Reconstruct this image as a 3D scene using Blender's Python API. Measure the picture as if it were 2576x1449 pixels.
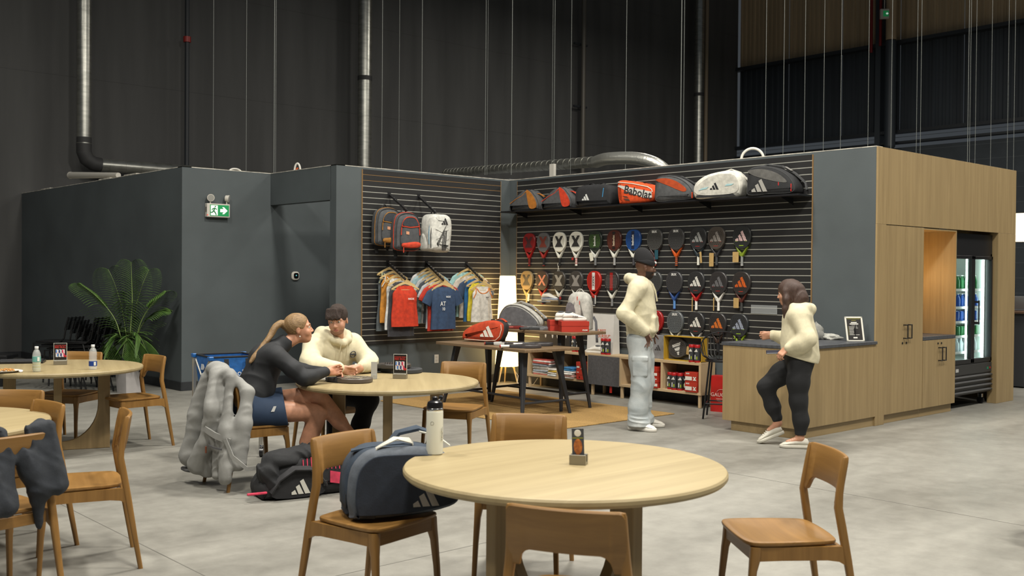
import bpy, bmesh, math, random
import numpy as np
from mathutils import Vector, Matrix, Euler
scene = bpy.context.scene
for _o in list(bpy.data.objects): bpy.data.objects.remove(_o)
COL = scene.collection
PI = math.pi
def R(a): return math.radians(a)

# ------------------------------------------------------------------ camera
FPX, YAW, PITCH, ROLL, CAMH = 2582.45, R(47.874), R(0.785), R(0.447), 1.6025
_f = Vector((math.cos(YAW)*math.cos(PITCH), math.sin(YAW)*math.cos(PITCH), -math.sin(PITCH)))
_r0 = Vector((math.sin(YAW), -math.cos(YAW), 0.0)); _u0 = _r0.cross(_f)
_r = _r0*math.cos(ROLL)+_u0*math.sin(ROLL); _u = -_r0*math.sin(ROLL)+_u0*math.cos(ROLL)
cam = bpy.data.cameras.new('camera'); camo = bpy.data.objects.new('camera', cam); COL.objects.link(camo)
cam.sensor_width = 36.0; cam.sensor_fit = 'HORIZONTAL'; cam.lens = FPX/2576.0*36.0
cam.clip_start = 0.05; cam.clip_end = 200
camo.matrix_world = Matrix(((_r.x,_u.x,-_f.x,0),(_r.y,_u.y,-_f.y,0),(_r.z,_u.z,-_f.z,CAMH),(0,0,0,1)))
cam.dof.use_dof = True; cam.dof.focus_distance = 9.0; cam.dof.aperture_fstop = 4.0
scene.camera = camo
# ------------------------------------------------------------------ world, exposure, lights
scene.view_settings.view_transform = 'Standard'; scene.view_settings.look = 'None'
scene.view_settings.gamma = 1.0; scene.view_settings.use_curve_mapping = False
scene.view_settings.exposure = 0.0
w = bpy.data.worlds.new('world'); scene.world = w; w.use_nodes = True
w.node_tree.nodes['Background'].inputs[0].default_value = (0.80, 0.90, 1.0, 1)
w.node_tree.nodes['Background'].inputs[1].default_value = 0.055
def area(name, loc, size, power, col=(1,0.95,0.86), target=None, sy=None):
    l = bpy.data.lights.new(name, 'AREA'); l.energy = power; l.color = col; l.shape = 'RECTANGLE'
    l.size = size; l.size_y = sy or size
    o = bpy.data.objects.new(name, l); COL.objects.link(o); o.location = loc
    d = (Vector(target)-Vector(loc)) if target else Vector((0,0,-1))
    o.rotation_euler = d.to_track_quat('-Z','Y').to_euler(); return o
# high-bay fixtures of the hall, hung in a grid above the floor
for (lx, ly, lp) in ((1.5,1.5,1.0),(7.0,1.0,1.0),(13.5,1.0,0.8),(1.0,7.5,0.75),(6.6,6.6,1.0),(12.5,7.0,0.25),(0.5,14.0,0.2),(20.0,2.0,0.8),(17.0,13.0,0.45),(-4,3,.5),(4,-4,.6)):
    area('high_bay_light', (lx, ly, 8.5), 0.7, 560*lp, sy=1.3)
# ------------------------------------------------------------------ helpers
def s2l(c):
    c = c/255.0
    return c/12.92 if c <= 0.04045 else ((c+0.055)/1.055)**2.4
def lin(rgb): return (s2l(rgb[0]), s2l(rgb[1]), s2l(rgb[2]), 1.0)
MATS = {}
def mat(name, rgb=(128,128,128), rough=0.6, metal=0.0, var=0.0, scale=8.0, stretch=(1,1,1), bump=0.0, bscale=40.0,
        emit=None, estr=0.0, alpha=None, trans=0.0, coat=0.0, rgb2=None, detail=4.0, sheen=0.0, ior=None):
    if name in MATS: return MATS[name]
    m = bpy.data.materials.new(name); m.use_nodes = True; nt = m.node_tree; b = nt.nodes['Principled BSDF']
    b.inputs['Base Color'].default_value = lin(rgb); b.inputs['Roughness'].default_value = rough
    b.inputs['Metallic'].default_value = metal
    if trans: b.inputs['Transmission Weight'].default_value = trans
    if coat: b.inputs['Coat Weight'].default_value = coat
    if sheen: b.inputs['Sheen Weight'].default_value = sheen
    if ior: b.inputs['IOR'].default_value = ior
    if alpha is not None: b.inputs['Alpha'].default_value = alpha
    if emit: b.inputs['Emission Color'].default_value = lin(emit); b.inputs['Emission Strength'].default_value = estr
    if var or bump or rgb2:
        tc = nt.nodes.new('ShaderNodeTexCoord'); mp = nt.nodes.new('ShaderNodeMapping'); mp.inputs['Scale'].default_value = stretch
        nt.links.new(tc.outputs['Object'], mp.inputs['Vector'])
    if var or rgb2:
        n = nt.nodes.new('ShaderNodeTexNoise'); n.inputs['Scale'].default_value = scale; n.inputs['Detail'].default_value = detail
        nt.links.new(mp.outputs[0], n.inputs['Vector'])
        r = nt.nodes.new('ShaderNodeValToRGB'); nt.links.new(n.outputs[0], r.inputs[0])
        if rgb2 is None: c1 = [max(0,v*(1-var)) for v in rgb]; c2 = [min(255,v*(1+var)) for v in rgb]
        else: c1, c2 = rgb, rgb2
        r.color_ramp.elements[0].position = 0.3; r.color_ramp.elements[0].color = lin(c1)
        r.color_ramp.elements[1].position = 0.7; r.color_ramp.elements[1].color = lin(c2)
        nt.links.new(r.outputs[0], b.inputs['Base Color'])
    if bump:
        n2 = nt.nodes.new('ShaderNodeTexNoise'); n2.inputs['Scale'].default_value = bscale; n2.inputs['Detail'].default_value = 3
        nt.links.new(mp.outputs[0], n2.inputs['Vector'])
        bp = nt.nodes.new('ShaderNodeBump'); bp.inputs['Strength'].default_value = bump; bp.inputs['Distance'].default_value = 0.01
        nt.links.new(n2.outputs[0], bp.inputs['Height']); nt.links.new(bp.outputs[0], b.inputs['Normal'])
    MATS[name] = m; return m
def wood(name, c1, c2, axis=2, rough=0.45, scale=6.0, c3=None, strength=1.0):
    """grain runs along the given object axis"""
    if name in MATS: return MATS[name]
    m = bpy.data.materials.new(name); m.use_nodes = True; nt = m.node_tree; b = nt.nodes['Principled BSDF']
    b.inputs['Roughness'].default_value = rough
    tc = nt.nodes.new('ShaderNodeTexCoord'); mp = nt.nodes.new('ShaderNodeMapping')
    s = [scale*4]*3; s[axis] = scale*0.18; mp.inputs['Scale'].default_value = s
    oi = nt.nodes.new('ShaderNodeObjectInfo'); vm = nt.nodes.new('ShaderNodeVectorMath'); vm.operation = 'ADD'
    sc = nt.nodes.new('ShaderNodeMath'); sc.operation = 'MULTIPLY'; sc.inputs[1].default_value = 37.0
    nt.links.new(oi.outputs['Random'], sc.inputs[0]); nt.links.new(tc.outputs['Object'], vm.inputs[0]); nt.links.new(sc.outputs[0], vm.inputs[1])
    nt.links.new(vm.outputs[0], mp.inputs['Vector'])
    n = nt.nodes.new('ShaderNodeTexNoise'); n.inputs['Scale'].default_value = 1.0; n.inputs['Detail'].default_value = 6; n.inputs['Roughness'].default_value = 0.65; n.inputs['Distortion'].default_value = 0.4
    nt.links.new(mp.outputs[0], n.inputs['Vector'])
    r = nt.nodes.new('ShaderNodeValToRGB'); e = r.color_ramp.elements
    e[0].position = 0.28; e[0].color = lin(c1); e[1].position = 0.72; e[1].color = lin(c2)
    if c3: x = r.color_ramp.elements.new(0.5); x.color = lin(c3)
    nt.links.new(n.outputs[0], r.inputs[0]); nt.links.new(r.outputs[0], b.inputs['Base Color'])
    bp = nt.nodes.new('ShaderNodeBump'); bp.inputs['Strength'].default_value = 0.06*strength; bp.inputs['Distance'].default_value = 0.004
    nt.links.new(n.outputs[0], bp.inputs['Height']); nt.links.new(bp.outputs[0], b.inputs['Normal'])
    MATS[name] = m; return m

_BOXF = None
class MB:
    """collects shapes; build() links them as ONE mesh object"""
    def __init__(s): s.v = []; s.f = []; s.mi = []
    def add(s, vs, fs, mi=0, M=None):
        o = len(s.v)
        if M is not None: vs = [M @ Vector(p) for p in vs]
        s.v += [tuple(p) for p in vs]
        for k, f in enumerate(fs):
            s.f.append(tuple(i+o for i in f)); s.mi.append(mi[k] if isinstance(mi, (list,tuple)) else mi)
        return s
    def box(s, c, d, bev=0.0, mi=0, M=None, rot=None):
        hx, hy, hz = d[0]/2, d[1]/2, d[2]/2
        if rot is not None:
            T = Matrix.Translation(Vector(c)) @ Euler(rot).to_matrix().to_4x4(); M = T if M is None else M @ T; c = (0,0,0)
        if bev <= 0:
            vs = [(c[0]+sx*hx, c[1]+sy*hy, c[2]+sz*hz) for sx in (-1,1) for sy in (-1,1) for sz in (-1,1)]
            fs = [(0,1,3,2),(4,6,7,5),(0,4,5,1),(2,3,7,6),(0,2,6,4),(1,5,7,3)]
            return s.add(vs, fs, mi, M)
        b = min(bev, hx*.98, hy*.98, hz*.98); vs = []; idx = {}
        for sx in (-1,1):
            for sy in (-1,1):
                for sz in (-1,1):
                    for ax in range(3):
                        p = [hx, hy, hz]
                        for a in range(3):
                            if a != ax: p[a] -= b
                        idx[(sx,sy,sz,ax)] = len(vs); vs.append((c[0]+sx*p[0], c[1]+sy*p[1], c[2]+sz*p[2]))
        fs = []
        S = (-1,1)
        for ax in range(3):
            o1, o2 = (ax+1)%3, (ax+2)%3
            for sg in S:
                q = []
                for (a, b2) in ((-1,-1),(1,-1),(1,1),(-1,1)):
                    k = [0,0,0]; k[ax] = sg; k[o1] = a; k[o2] = b2; q.append(idx[(k[0],k[1],k[2],ax)])
                fs.append(tuple(q if sg > 0 else q[::-1]))
            for a in S:
                for b2 in S:   # edge along ax at o1=a, o2=b2
                    k0 = [0,0,0]; k0[ax] = -1; k0[o1] = a; k0[o2] = b2; k1 = k0[:]; k1[ax] = 1
                    q = [idx[tuple(k0)+(o1,)], idx[tuple(k1)+(o1,)], idx[tuple(k1)+(o2,)], idx[tuple(k0)+(o2,)]]
                    fs.append(tuple(q if a*b2 < 0 else q[::-1]))
        for sx in S:
            for sy in S:
                for sz in S:
                    q = [idx[(sx,sy,sz,0)], idx[(sx,sy,sz,1)], idx[(sx,sy,sz,2)]]
                    fs.append(tuple(q if sx*sy*sz > 0 else q[::-1]))
        return s.add(vs, fs, mi, M)
    def ring_loft(s, rings, mi=0, cap=True, M=None, closed=False):
        n = len(rings[0]); vs = [p for r in rings for p in r]; fs = []; m = len(rings)
        for i in range(m if closed else m-1):
            j = (i+1) % m
            for k in range(n):
                fs.append((i*n+k, i*n+(k+1)%n, j*n+(k+1)%n, j*n+k))
        if cap and not closed:
            fs.append(tuple(range(n))[::-1]); fs.append(tuple((m-1)*n+k for k in range(n)))
        return s.add(vs, fs, mi, M)
    def cyl(s, p0, p1, r0, r1=None, n=12, mi=0, cap=True, M=None):
        return s.tube([p0, p1], [r0, r0 if r1 is None else r1], n, mi, cap, M)
    def tube(s, pts, r, n=8, mi=0, cap=True, M=None, closed=False, sx=1.0, sy=1.0, up=None):
        P = [Vector(p) for p in pts]; m = len(P); rs = list(r) if isinstance(r, (list,tuple)) else [r]*m
        T = []
        for i in range(m):
            a = P[(i-1)%m] if (closed or i > 0) else P[i]; b = P[(i+1)%m] if (closed or i < m-1) else P[i]
            d = b-a; T.append(d.normalized() if d.length > 1e-9 else Vector((0,0,1)))
        u = Vector(up) if up is not None else (Vector((0,0,1)) if abs(T[0].z) < 0.9 else Vector((1,0,0)))
        rings = []
        for i in range(m):
            a = u - T[i]*u.dot(T[i])
            if a.length < 1e-6: a = T[i].orthogonal()
            a.normalize(); b = T[i].cross(a); u = a if up is None else u
            rings.append([P[i]+(a*math.cos(2*PI*k/n)*sx+b*math.sin(2*PI*k/n)*sy)*rs[i] for k in range(n)])
        return s.ring_loft(rings, mi, cap, M, closed)
    def ribbon(s, pts, wdir, width, th, mi=0, M=None):
        """flat strap: section width x thickness carried along pts"""
        P = [Vector(p) for p in pts]; m = len(P); rings = []
        for i in range(m):
            d = (P[min(i+1,m-1)]-P[max(i-1,0)]).normalized()
            wv = Vector(wdir(i/(m-1)) if callable(wdir) else wdir); wv = (wv-d*wv.dot(d)).normalized(); nv = d.cross(wv)
            wd = width(i/(m-1)) if callable(width) else width
            rings.append([P[i]+wv*wd/2+nv*th/2, P[i]-wv*wd/2+nv*th/2, P[i]-wv*wd/2-nv*th/2, P[i]+wv*wd/2-nv*th/2])
        return s.ring_loft(rings, mi, True, M)
    def prism(s, poly, z0, z1, mi=0, M=None, mside=None, bev=0.0):
        n = len(poly)
        if bev > 0:
            ins = inset(poly, bev)
            rings = [[(p[0],p[1],z0) for p in ins],[(p[0],p[1],z0+bev) for p in poly],[(p[0],p[1],z1-bev) for p in poly],[(p[0],p[1],z1) for p in ins]]
            o = [mi if mside is None else mside]*(3*n)+[mi,mi]
            return s.ring_loft(rings, o, True, M)
        vs = [(p[0],p[1],z0) for p in poly]+[(p[0],p[1],z1) for p in poly]
        fs = [(k,(k+1)%n,n+(k+1)%n,n+k) for k in range(n)]+[tuple(range(n))[::-1], tuple(range(n,2*n))]
        return s.add(vs, fs, [mi if mside is None else mside]*n+[mi,mi], M)
    def lathe(s, prof, n=20, c=(0,0,0), mi=0, M=None, cap=True):
        rings = [[(c[0]+r*math.cos(2*PI*k/n), c[1]+r*math.sin(2*PI*k/n), c[2]+z) for k in range(n)] for r, z in prof]
        return s.ring_loft(rings, mi, cap, M)
    def ball(s, c, r, n=12, m=8, mi=0, M=None):
        if not isinstance(r, (tuple,list)): r = (r,r,r)
        rings = [[(c[0]+r[0]*math.sin(PI*i/m)*math.cos(2*PI*k/n), c[1]+r[1]*math.sin(PI*i/m)*math.sin(2*PI*k/n), c[2]-r[2]*math.cos(PI*i/m)) for k in range(n)] for i in range(1,m)]
        s.ring_loft(rings, mi, False, M); o = len(s.v)-n*(m-1)
        b = (c[0],c[1],c[2]-r[2]); t = (c[0],c[1],c[2]+r[2])
        if M is not None: b = tuple(M@Vector(b)); t = tuple(M@Vector(t))
        ib = len(s.v); s.v += [tuple(b),tuple(t)]
        for k in range(n):
            s.f.append((ib, o+(k+1)%n, o+k)); s.mi.append(mi)
            s.f.append((ib+1, o+(m-2)*n+k, o+(m-2)*n+(k+1)%n)); s.mi.append(mi)
        return s
    def mesh(s, name, smooth=35):
        me = bpy.data.meshes.new(name); me.from_pydata(s.v, [], s.f); me.update()
        if any(s.mi): me.polygons.foreach_set('material_index', s.mi)
        bm = bmesh.new(); bm.from_mesh(me); bmesh.ops.recalc_face_normals(bm, faces=bm.faces); bm.to_mesh(me); bm.free()
        if smooth:
            me.shade_smooth()
            if smooth < 180: me.set_sharp_from_angle(angle=R(smooth))
        return me
    def build(s, name, mats, parent=None, smooth=35, loc=None, rot=None):
        return link(name, s.mesh(name, smooth), mats, parent, loc, rot)
def link(name, me, mats=None, parent=None, loc=None, rot=None):
    if mats is not None and not me.materials:
        for m in (mats if isinstance(mats, (list,tuple)) else [mats]): me.materials.append(m)
    o = bpy.data.objects.new(name, me); COL.objects.link(o)
    if parent is not None: o.parent = parent
    if loc is not None: o.location = loc
    if rot is not None: o.rotation_euler = rot
    return o
def inset(poly, d):
    n = len(poly); out = []
    ar = sum(poly[i][0]*poly[(i+1)%n][1]-poly[(i+1)%n][0]*poly[i][1] for i in range(n))
    sg = 1 if ar > 0 else -1
    for i in range(n):
        a, p, b = Vector(poly[i-1]), Vector(poly[i]), Vector(poly[(i+1)%n])
        d1, d2 = (p-a), (b-p)
        d1 = d1.normalized() if d1.length > 1e-9 else Vector((1,0)); d2 = d2.normalized() if d2.length > 1e-9 else d1
        nn = Vector((-d1.y-d2.y, d1.x+d2.x))
        nn = nn.normalized() if nn.length > 1e-6 else Vector((-d1.y, d1.x))
        c = max(0.5, nn.dot(Vector((-d1.y, d1.x))))
        q = p+nn*(sg*d/c); out.append((q.x, q.y))
    return out
def rrect(w, h, r, n=4, cx=0, cy=0):
    out = []
    for (sx, sy, a0) in ((1,1,0),(-1,1,90),(-1,-1,180),(1,-1,270)):
        for k in range(n+1):
            a = R(a0+90*k/n); out.append((cx+sx*(w/2-r)+r*math.cos(a), cy+sy*(h/2-r)+r*math.sin(a)))
    return out
def spline(pts, n=8, closed=True):
    """Catmull-Rom through 2-D/3-D points"""
    P = [Vector(p) for p in pts]; m = len(P); out = []
    for i in range(m if closed else m-1):
        if closed: a, b, c, d = P[i-1], P[i], P[(i+1)%m], P[(i+2)%m]
        else: a, b, c, d = P[max(i-1,0)], P[i], P[i+1], P[min(i+2,m-1)]
        for k in range(n):
            t = k/n
            out.append(0.5*((2*b)+(c-a)*t+(2*a-5*b+4*c-d)*t*t+(-a+3*b-3*c+d)*t**3))
    if not closed: out.append(P[-1])
    return [tuple(p) for p in out]
def tag(o, label=None, cat=None, group=None, kind=None):
    if label: o['label'] = label
    if cat: o['category'] = cat
    if group: o['group'] = group
    if kind: o['kind'] = kind
    return o
def thing(name, label, cat, loc=(0,0,0), rotz=0.0, group=None, rot=None):
    o = bpy.data.objects.new(name, None); COL.objects.link(o); o.empty_display_size = 0.1
    o.location = loc; o.rotation_euler = rot or (0,0,rotz); return tag(o, label, cat, group)
def struct(o): o['kind'] = 'structure'; return o
def dup(root, loc=None, rotz=None, label=None, group=None):
    r = root.copy(); COL.objects.link(r)
    if loc is not None: r.location = loc
    if rotz is not None: r.rotation_euler = (0,0,rotz)
    if label: r['label'] = label
    if group: r['group'] = group
    for ch in list(root.children):
        c = ch.copy(); COL.objects.link(c); c.parent = r
        for g in list(ch.children):
            d = g.copy(); COL.objects.link(d); d.parent = c
    return r
def TR(loc=(0,0,0), rot=(0,0,0)): return Matrix.Translation(Vector(loc)) @ Euler(rot).to_matrix().to_4x4()
def frame(o, x, y):
    """matrix with origin o, x axis and y axis given, z = x cross y"""
    x = Vector(x).normalized(); z = x.cross(Vector(y)).normalized(); y = z.cross(x)
    return Matrix(((x.x,y.x,z.x,o[0]),(x.y,y.y,z.y,o[1]),(x.z,y.z,z.z,o[2]),(0,0,0,1)))
_TXT = {}
def text_mesh(t, size, ext=0.0006, bold=0.0, sx=1.0, shear=0.0, spacing=1.0):
    k = (t,size,ext,bold,sx,shear,spacing)
    if k in _TXT: return _TXT[k]
    cu = bpy.data.curves.new('lettering', 'FONT'); cu.body = t; cu.size = size; cu.extrude = ext; cu.align_x = 'CENTER'; cu.align_y = 'CENTER'
    cu.offset = bold; cu.shear = shear; cu.space_character = spacing; cu.resolution_u = 2
    o = bpy.data.objects.new('lettering', cu); COL.objects.link(o)
    dg = bpy.context.evaluated_depsgraph_get(); me = bpy.data.meshes.new_from_object(o.evaluated_get(dg))
    bpy.data.objects.remove(o); bpy.data.curves.remove(cu)
    if sx != 1.0: me.transform(Matrix.Diagonal((sx,1,1,1)))
    me.name = 'lettering'; _TXT[k] = me; return me
def text(name, t, size, m, parent, M, ext=0.0006, bold=0.0, sx=1.0, shear=0.0, spacing=1.0):
    """lettering lying in the xy plane of M"""
    me = text_mesh(t, size, ext, bold, sx, shear, spacing).copy(); me.materials.clear(); me.materials.append(m)
    o = bpy.data.objects.new(name, me); COL.objects.link(o); o.parent = parent; o.matrix_local = M; return o
def bars_logo(mb, M, h, mi=0, th=0.0012):
    """three slanted bars rising to the right, in the xy plane of M, h tall, about 1.35 h wide"""
    w = 1.35*h
    for pts in (((0.03,0),(0.31,0),(0.20,0.31),(0.02,0.16)), ((0.385,0),(0.655,0),(0.42,0.65),(0.24,0.51)), ((0.73,0),(1.0,0),(0.63,1.0),(0.45,0.86))):
        mb.prism([((p[0]-0.5)*w, (p[1]-0.5)*h) for p in pts], 0, th, mi, M)
    return mb
# ------------------------------------------------------------------ materials of the room
M_WALL = mat('charcoal wall paint', (77,84,86), 0.75, var=0.06, scale=1.2, bump=0.05, bscale=90)
M_TALL = mat('black hall wall paint', (78,78,77), 0.8, var=0.10, scale=0.9, stretch=(2.5,1,0.25), bump=0.04, bscale=30)
M_BASE = mat('rubber baseboard', (40,43,46), 0.6, var=0.15, scale=6)
M_FLOOR = None
def floor_mat():
    m = bpy.data.materials.new('polished concrete'); m.use_nodes = True; nt = m.node_tree; b = nt.nodes['Principled BSDF']
    tc = nt.nodes.new('ShaderNodeTexCoord'); L = nt.links.new
    n1 = nt.nodes.new('ShaderNodeTexNoise'); n1.inputs['Scale'].default_value = 0.55; n1.inputs['Detail'].default_value = 6; n1.inputs['Roughness'].default_value = 0.6; n1.inputs['Distortion'].default_value = 0.8
    n2 = nt.nodes.new('ShaderNodeTexNoise'); n2.inputs['Scale'].default_value = 5.0; n2.inputs['Detail'].default_value = 8; n2.inputs['Roughness'].default_value = 0.7
    mp = nt.nodes.new('ShaderNodeMapping'); mp.inputs['Rotation'].default_value = (0,0,R(-42)); mp.inputs['Scale'].default_value = (0.35,1.6,1)
    L(tc.outputs['Object'], mp.inputs[0]); L(mp.outputs[0], n1.inputs['Vector']); L(tc.outputs['Object'], n2.inputs['Vector'])
    mx = nt.nodes.new('ShaderNodeMix'); mx.data_type = 'FLOAT'; mx.inputs[0].default_value = 0.42
    L(n1.outputs[0], mx.inputs[2]); L(n2.outputs[0], mx.inputs[3])
    r = nt.nodes.new('ShaderNodeValToRGB'); e = r.color_ramp.elements
    e[0].position = 0.36; e[0].color = lin((112,110,103)); e[1].position = 0.62; e[1].color = lin((146,144,136))
    L(mx.outputs[0], r.inputs[0]); L(r.outputs[0], b.inputs['Base Color'])
    rr = nt.nodes.new('ShaderNodeMapRange'); rr.inputs[3].default_value = 0.42; rr.inputs[4].default_value = 0.62
    L(n1.outputs[0], rr.inputs[0]); L(rr.outputs[0], b.inputs['Roughness'])
    bp = nt.nodes.new('ShaderNodeBump'); bp.inputs['Strength'].default_value = 0.05; bp.inputs['Distance'].default_value = 0.01
    L(n2.outputs[0], bp.inputs['Height']); L(bp.outputs[0], b.inputs['Normal'])
    return m
XR, YA, YK, XA, YB, XC, HW = 10.27, 11.42, 5.536, 5.93, 13.14, 7.243, 2.998
YBK, XBG = 19.9, 27.8
# floor: one slab with saw-cut joints
fl = struct(MB().box((9,6,-0.05),(44,32,0.1)).build('floor', floor_mat(), smooth=0))
M_JOINT = mat('joint filler', (98,96,90), 0.8)
for (a, b) in (((-3,4.62),(5.9,4.62)), ((2.42,-2),(2.42,13)), ((6.9,-8),(6.9,5.2)), ((-3,9.0),(5.9,9.0))):
    a, b = Vector((*a,0)), Vector((*b,0)); d = (b-a)
    j = MB().box((0,0,0.0004),(d.length,0.006,0.0012)).build('saw_cut_joint', M_JOINT, fl, smooth=0, loc=(a+b)/2, rot=(0,0,math.atan2(d.y,d.x)))
# tall hall walls
wt = struct(MB().box(((XBG-8)/2,YBK+0.15,7),(XBG+8,0.3,14)).build('wall_back', M_TALL, smooth=0))
for k in range(1,4):
    MB().box(((XBG-8)/2,YBK-0.002,3.2+k*2.05),(XBG+8,0.006,0.02)).build('panel_joint', M_TALL, wt, smooth=0)
# far end wall: block below, dark metal siding, beige metal siding above
M_BLOCK = mat('dark painted block', (66,72,77), 0.8, var=0.05, scale=3)
M_DSID = mat('dark metal siding', (50,56,62), 0.55, var=0.12, scale=1.0, stretch=(1,6,0.2))
M_BSID = mat('beige metal siding', (178,156,124), 0.6, var=0.07, scale=1.0, stretch=(1,5,0.25))
M_STEEL = mat('dark steel', (44,48,52), 0.5)
we = struct(MB().box((XBG+0.3,7.5,2.6),(0.3,26,5.4)).build('wall_end', M_BLOCK, smooth=0))
for k in range(14):
    MB().box((XBG+0.149,7.5,0.4+0.4*k),(0.008,26,0.012)).build('mortar_line', mat('mortar line',(92,98,102),0.8), we, smooth=0)
def siding(name, y0, y1, z0, z1, m, pitch, x=XBG+0.12):
    prof = []; y = y0; up = 0
    while y < y1:
        prof += [(x+0.03*up, y), (x+0.03*up, min(y1,y+pitch*0.42))]; y += pitch*0.5; up = 1-up
    vs = [(a,b,z0) for a,b in prof]+[(a,b,z1) for a,b in prof]; n = len(prof)
    return MB().add(vs, [(k,k+1,n+k+1,n+k) for k in range(n-1)]).build(name, m, we, smooth=0)
yy = YBK
while yy > 3.0:
    siding('siding_panel', yy-1.83, yy-0.012, 5.73, 8.33, M_DSID, 0.20)
    siding('siding_panel', yy-1.83, yy-0.012, 8.33, 14.0, M_BSID, 0.16)
    yy -= 1.83
for z, d in ((8.27,0.10),(5.73,0.09),(5.42,0.06)):
    MB().box((XBG,7.0,z),(0.26,26,d)).build('girt', M_STEEL, we, smooth=0)
MB().box((XBG,14.95,7.0),(0.30,0.16,14)).build('steel_column', mat('column steel',(62,68,74),0.5), we, smooth=0)
# kiosk box walls
def wallbox(name, x0, x1, y0, y1, z0, z1, m=None):
    return struct(MB().box(((x0+x1)/2,(y0+y1)/2,(z0+z1)/2),(x1-x0,y1-y0,z1-z0)).build(name, m or M_WALL, smooth=0))
wA = wallbox('wall_left', XA, XA+0.13, YB, YBK, 0, HW)
wB = wallbox('wall_left_return', XA+0.13, 9.6, YB, YB+0.13, 0, HW)
wC = wallbox('wall_passage', XC, XC+0.13, YA+0.15, YB, 2.553, HW)
wC2 = wallbox('wall_passage_jamb', XC, XC+0.13, YA+0.13, YA+0.15, 0, 2.553)
wD = wallbox('wall_apparel', XC, XR+0.13, YA, YA+0.13, 0, HW)
wE = wallbox('wall_racket', XR, XR+0.13, YK+0.02, YA, 0, HW)
# drywall caps catching the light along the wall tops
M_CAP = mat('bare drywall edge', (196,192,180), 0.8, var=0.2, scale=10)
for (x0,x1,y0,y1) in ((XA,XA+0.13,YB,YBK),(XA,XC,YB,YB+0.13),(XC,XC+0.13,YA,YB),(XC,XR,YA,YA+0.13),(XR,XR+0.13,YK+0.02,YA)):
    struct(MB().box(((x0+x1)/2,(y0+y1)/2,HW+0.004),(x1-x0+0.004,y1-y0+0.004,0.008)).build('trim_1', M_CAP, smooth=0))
for nm,(x0,x1,y0,y1) in (('baseboard_left',(XA-0.012,XA,YB-0.012,YBK)),('baseboard_return',(XA,9.6,YB-0.012,YB)),('baseboard_apparel',(XC,XR,YA-0.012,YA)),('baseboard_racket',(XR-0.012,XR,YK+0.03,YA)),('baseboard_back',(-8,XA,YBK-0.014,YBK))):
    struct(MB().box(((x0+x1)/2,(y0+y1)/2,0.06),(x1-x0,y1-y0,0.12),0.004).build(nm, M_BASE, smooth=0))
# slat walls: every board and every metal insert is a piece of its own
M_SLAT = mat('black slatwall laminate', (38,38,38), 0.42, var=0.05, scale=2)
M_ALU = mat('aluminium insert', (196,196,186), 0.42, metal=0.6)
M_MDF = mat('raw MDF edge', (150,118,76), 0.8)
def slatwall(name, along, a0, a1, fixed, ztop, zbot, bare=0):
    root = bpy.data.objects.new(name, None); COL.objects.link(root); struct(root)
    th = 0.019; L = a1-a0; mid = (a0+a1)/2; P = 0.0762; z1 = 2.972; k = 0
    grooves = []; z = ztop
    while z > zbot: grooves.append(z); z -= P
    edges = [z1]+grooves
    sl = {}
    for i, zt in enumerate(edges):
        zb = edges[i+1] if i+1 < len(edges) else zbot
        g = 0.0045
        hh = (zt-(g if i else 0))-(zb+(g if i+1 < len(edges) else 0))
        key = round(hh,4)
        d = (L,th,hh) if along == 'x' else (th,L,hh)
        if key not in sl: sl[key] = MB().box((0,0,0), d).mesh('slat', 0)
        zc = zb+(g if i+1 < len(edges) else 0)+hh/2
        c = (mid, fixed-th/2, zc) if along == 'x' else (fixed-th/2, mid, zc)
        link('slat', sl[key], M_SLAT, root, c)
    ins = None
    for i, z in enumerate(grooves):
        d = (L,0.006,0.0092) if along == 'x' else (0.006,L,0.0092)
        mm = M_MDF if i < bare else M_ALU
        off = 0.012 if i < bare else 0.0165
        me = MB().box((0,0,0), d if i >= bare else ((L,0.006,0.0085) if along=='x' else (0.006,L,0.0085))).mesh('metal_insert', 0)
        c = (mid, fixed-off, z) if along == 'x' else (fixed-off, mid, z)
        link('metal_insert' if i >= bare else 'bare_groove', me, mm, root, c)
    for e in (a0, a1):
        c = (e, fixed-th/2, (z1+zbot)/2) if along == 'x' else (fixed-th/2, e, (z1+zbot)/2)
        MB().box((0,0,0),(0.006,th+0.002,z1-zbot) if along == 'x' else (th+0.002,0.006,z1-zbot)).build('raw_edge', M_MDF, root, smooth=0, loc=c)
    return root
slatwall('trim_slatwall_apparel', 'x', 7.635, 10.073, YA-0.0, 2.904, 0.645, bare=2)
slatwall('trim_slatwall_racket', 'y', 6.315, 11.236, XR, 2.904, 0.645)
# ------------------------------------------------------------------ survey helpers: real points from measured sight lines
_C = Vector((0,0,CAMH))
def _ray(x, y): return _f*FPX+_r*(x-1288.0)-_u*(y-724.5)
def atz(x, y, z=0.0): d = _ray(x,y); return _C+d*((z-CAMH)/d.z)
def atx(x, y, X): d = _ray(x,y); return _C+d*(X/d.x)
def aty(x, y, Y): d = _ray(x,y); return _C+d*(Y/d.y)
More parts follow.
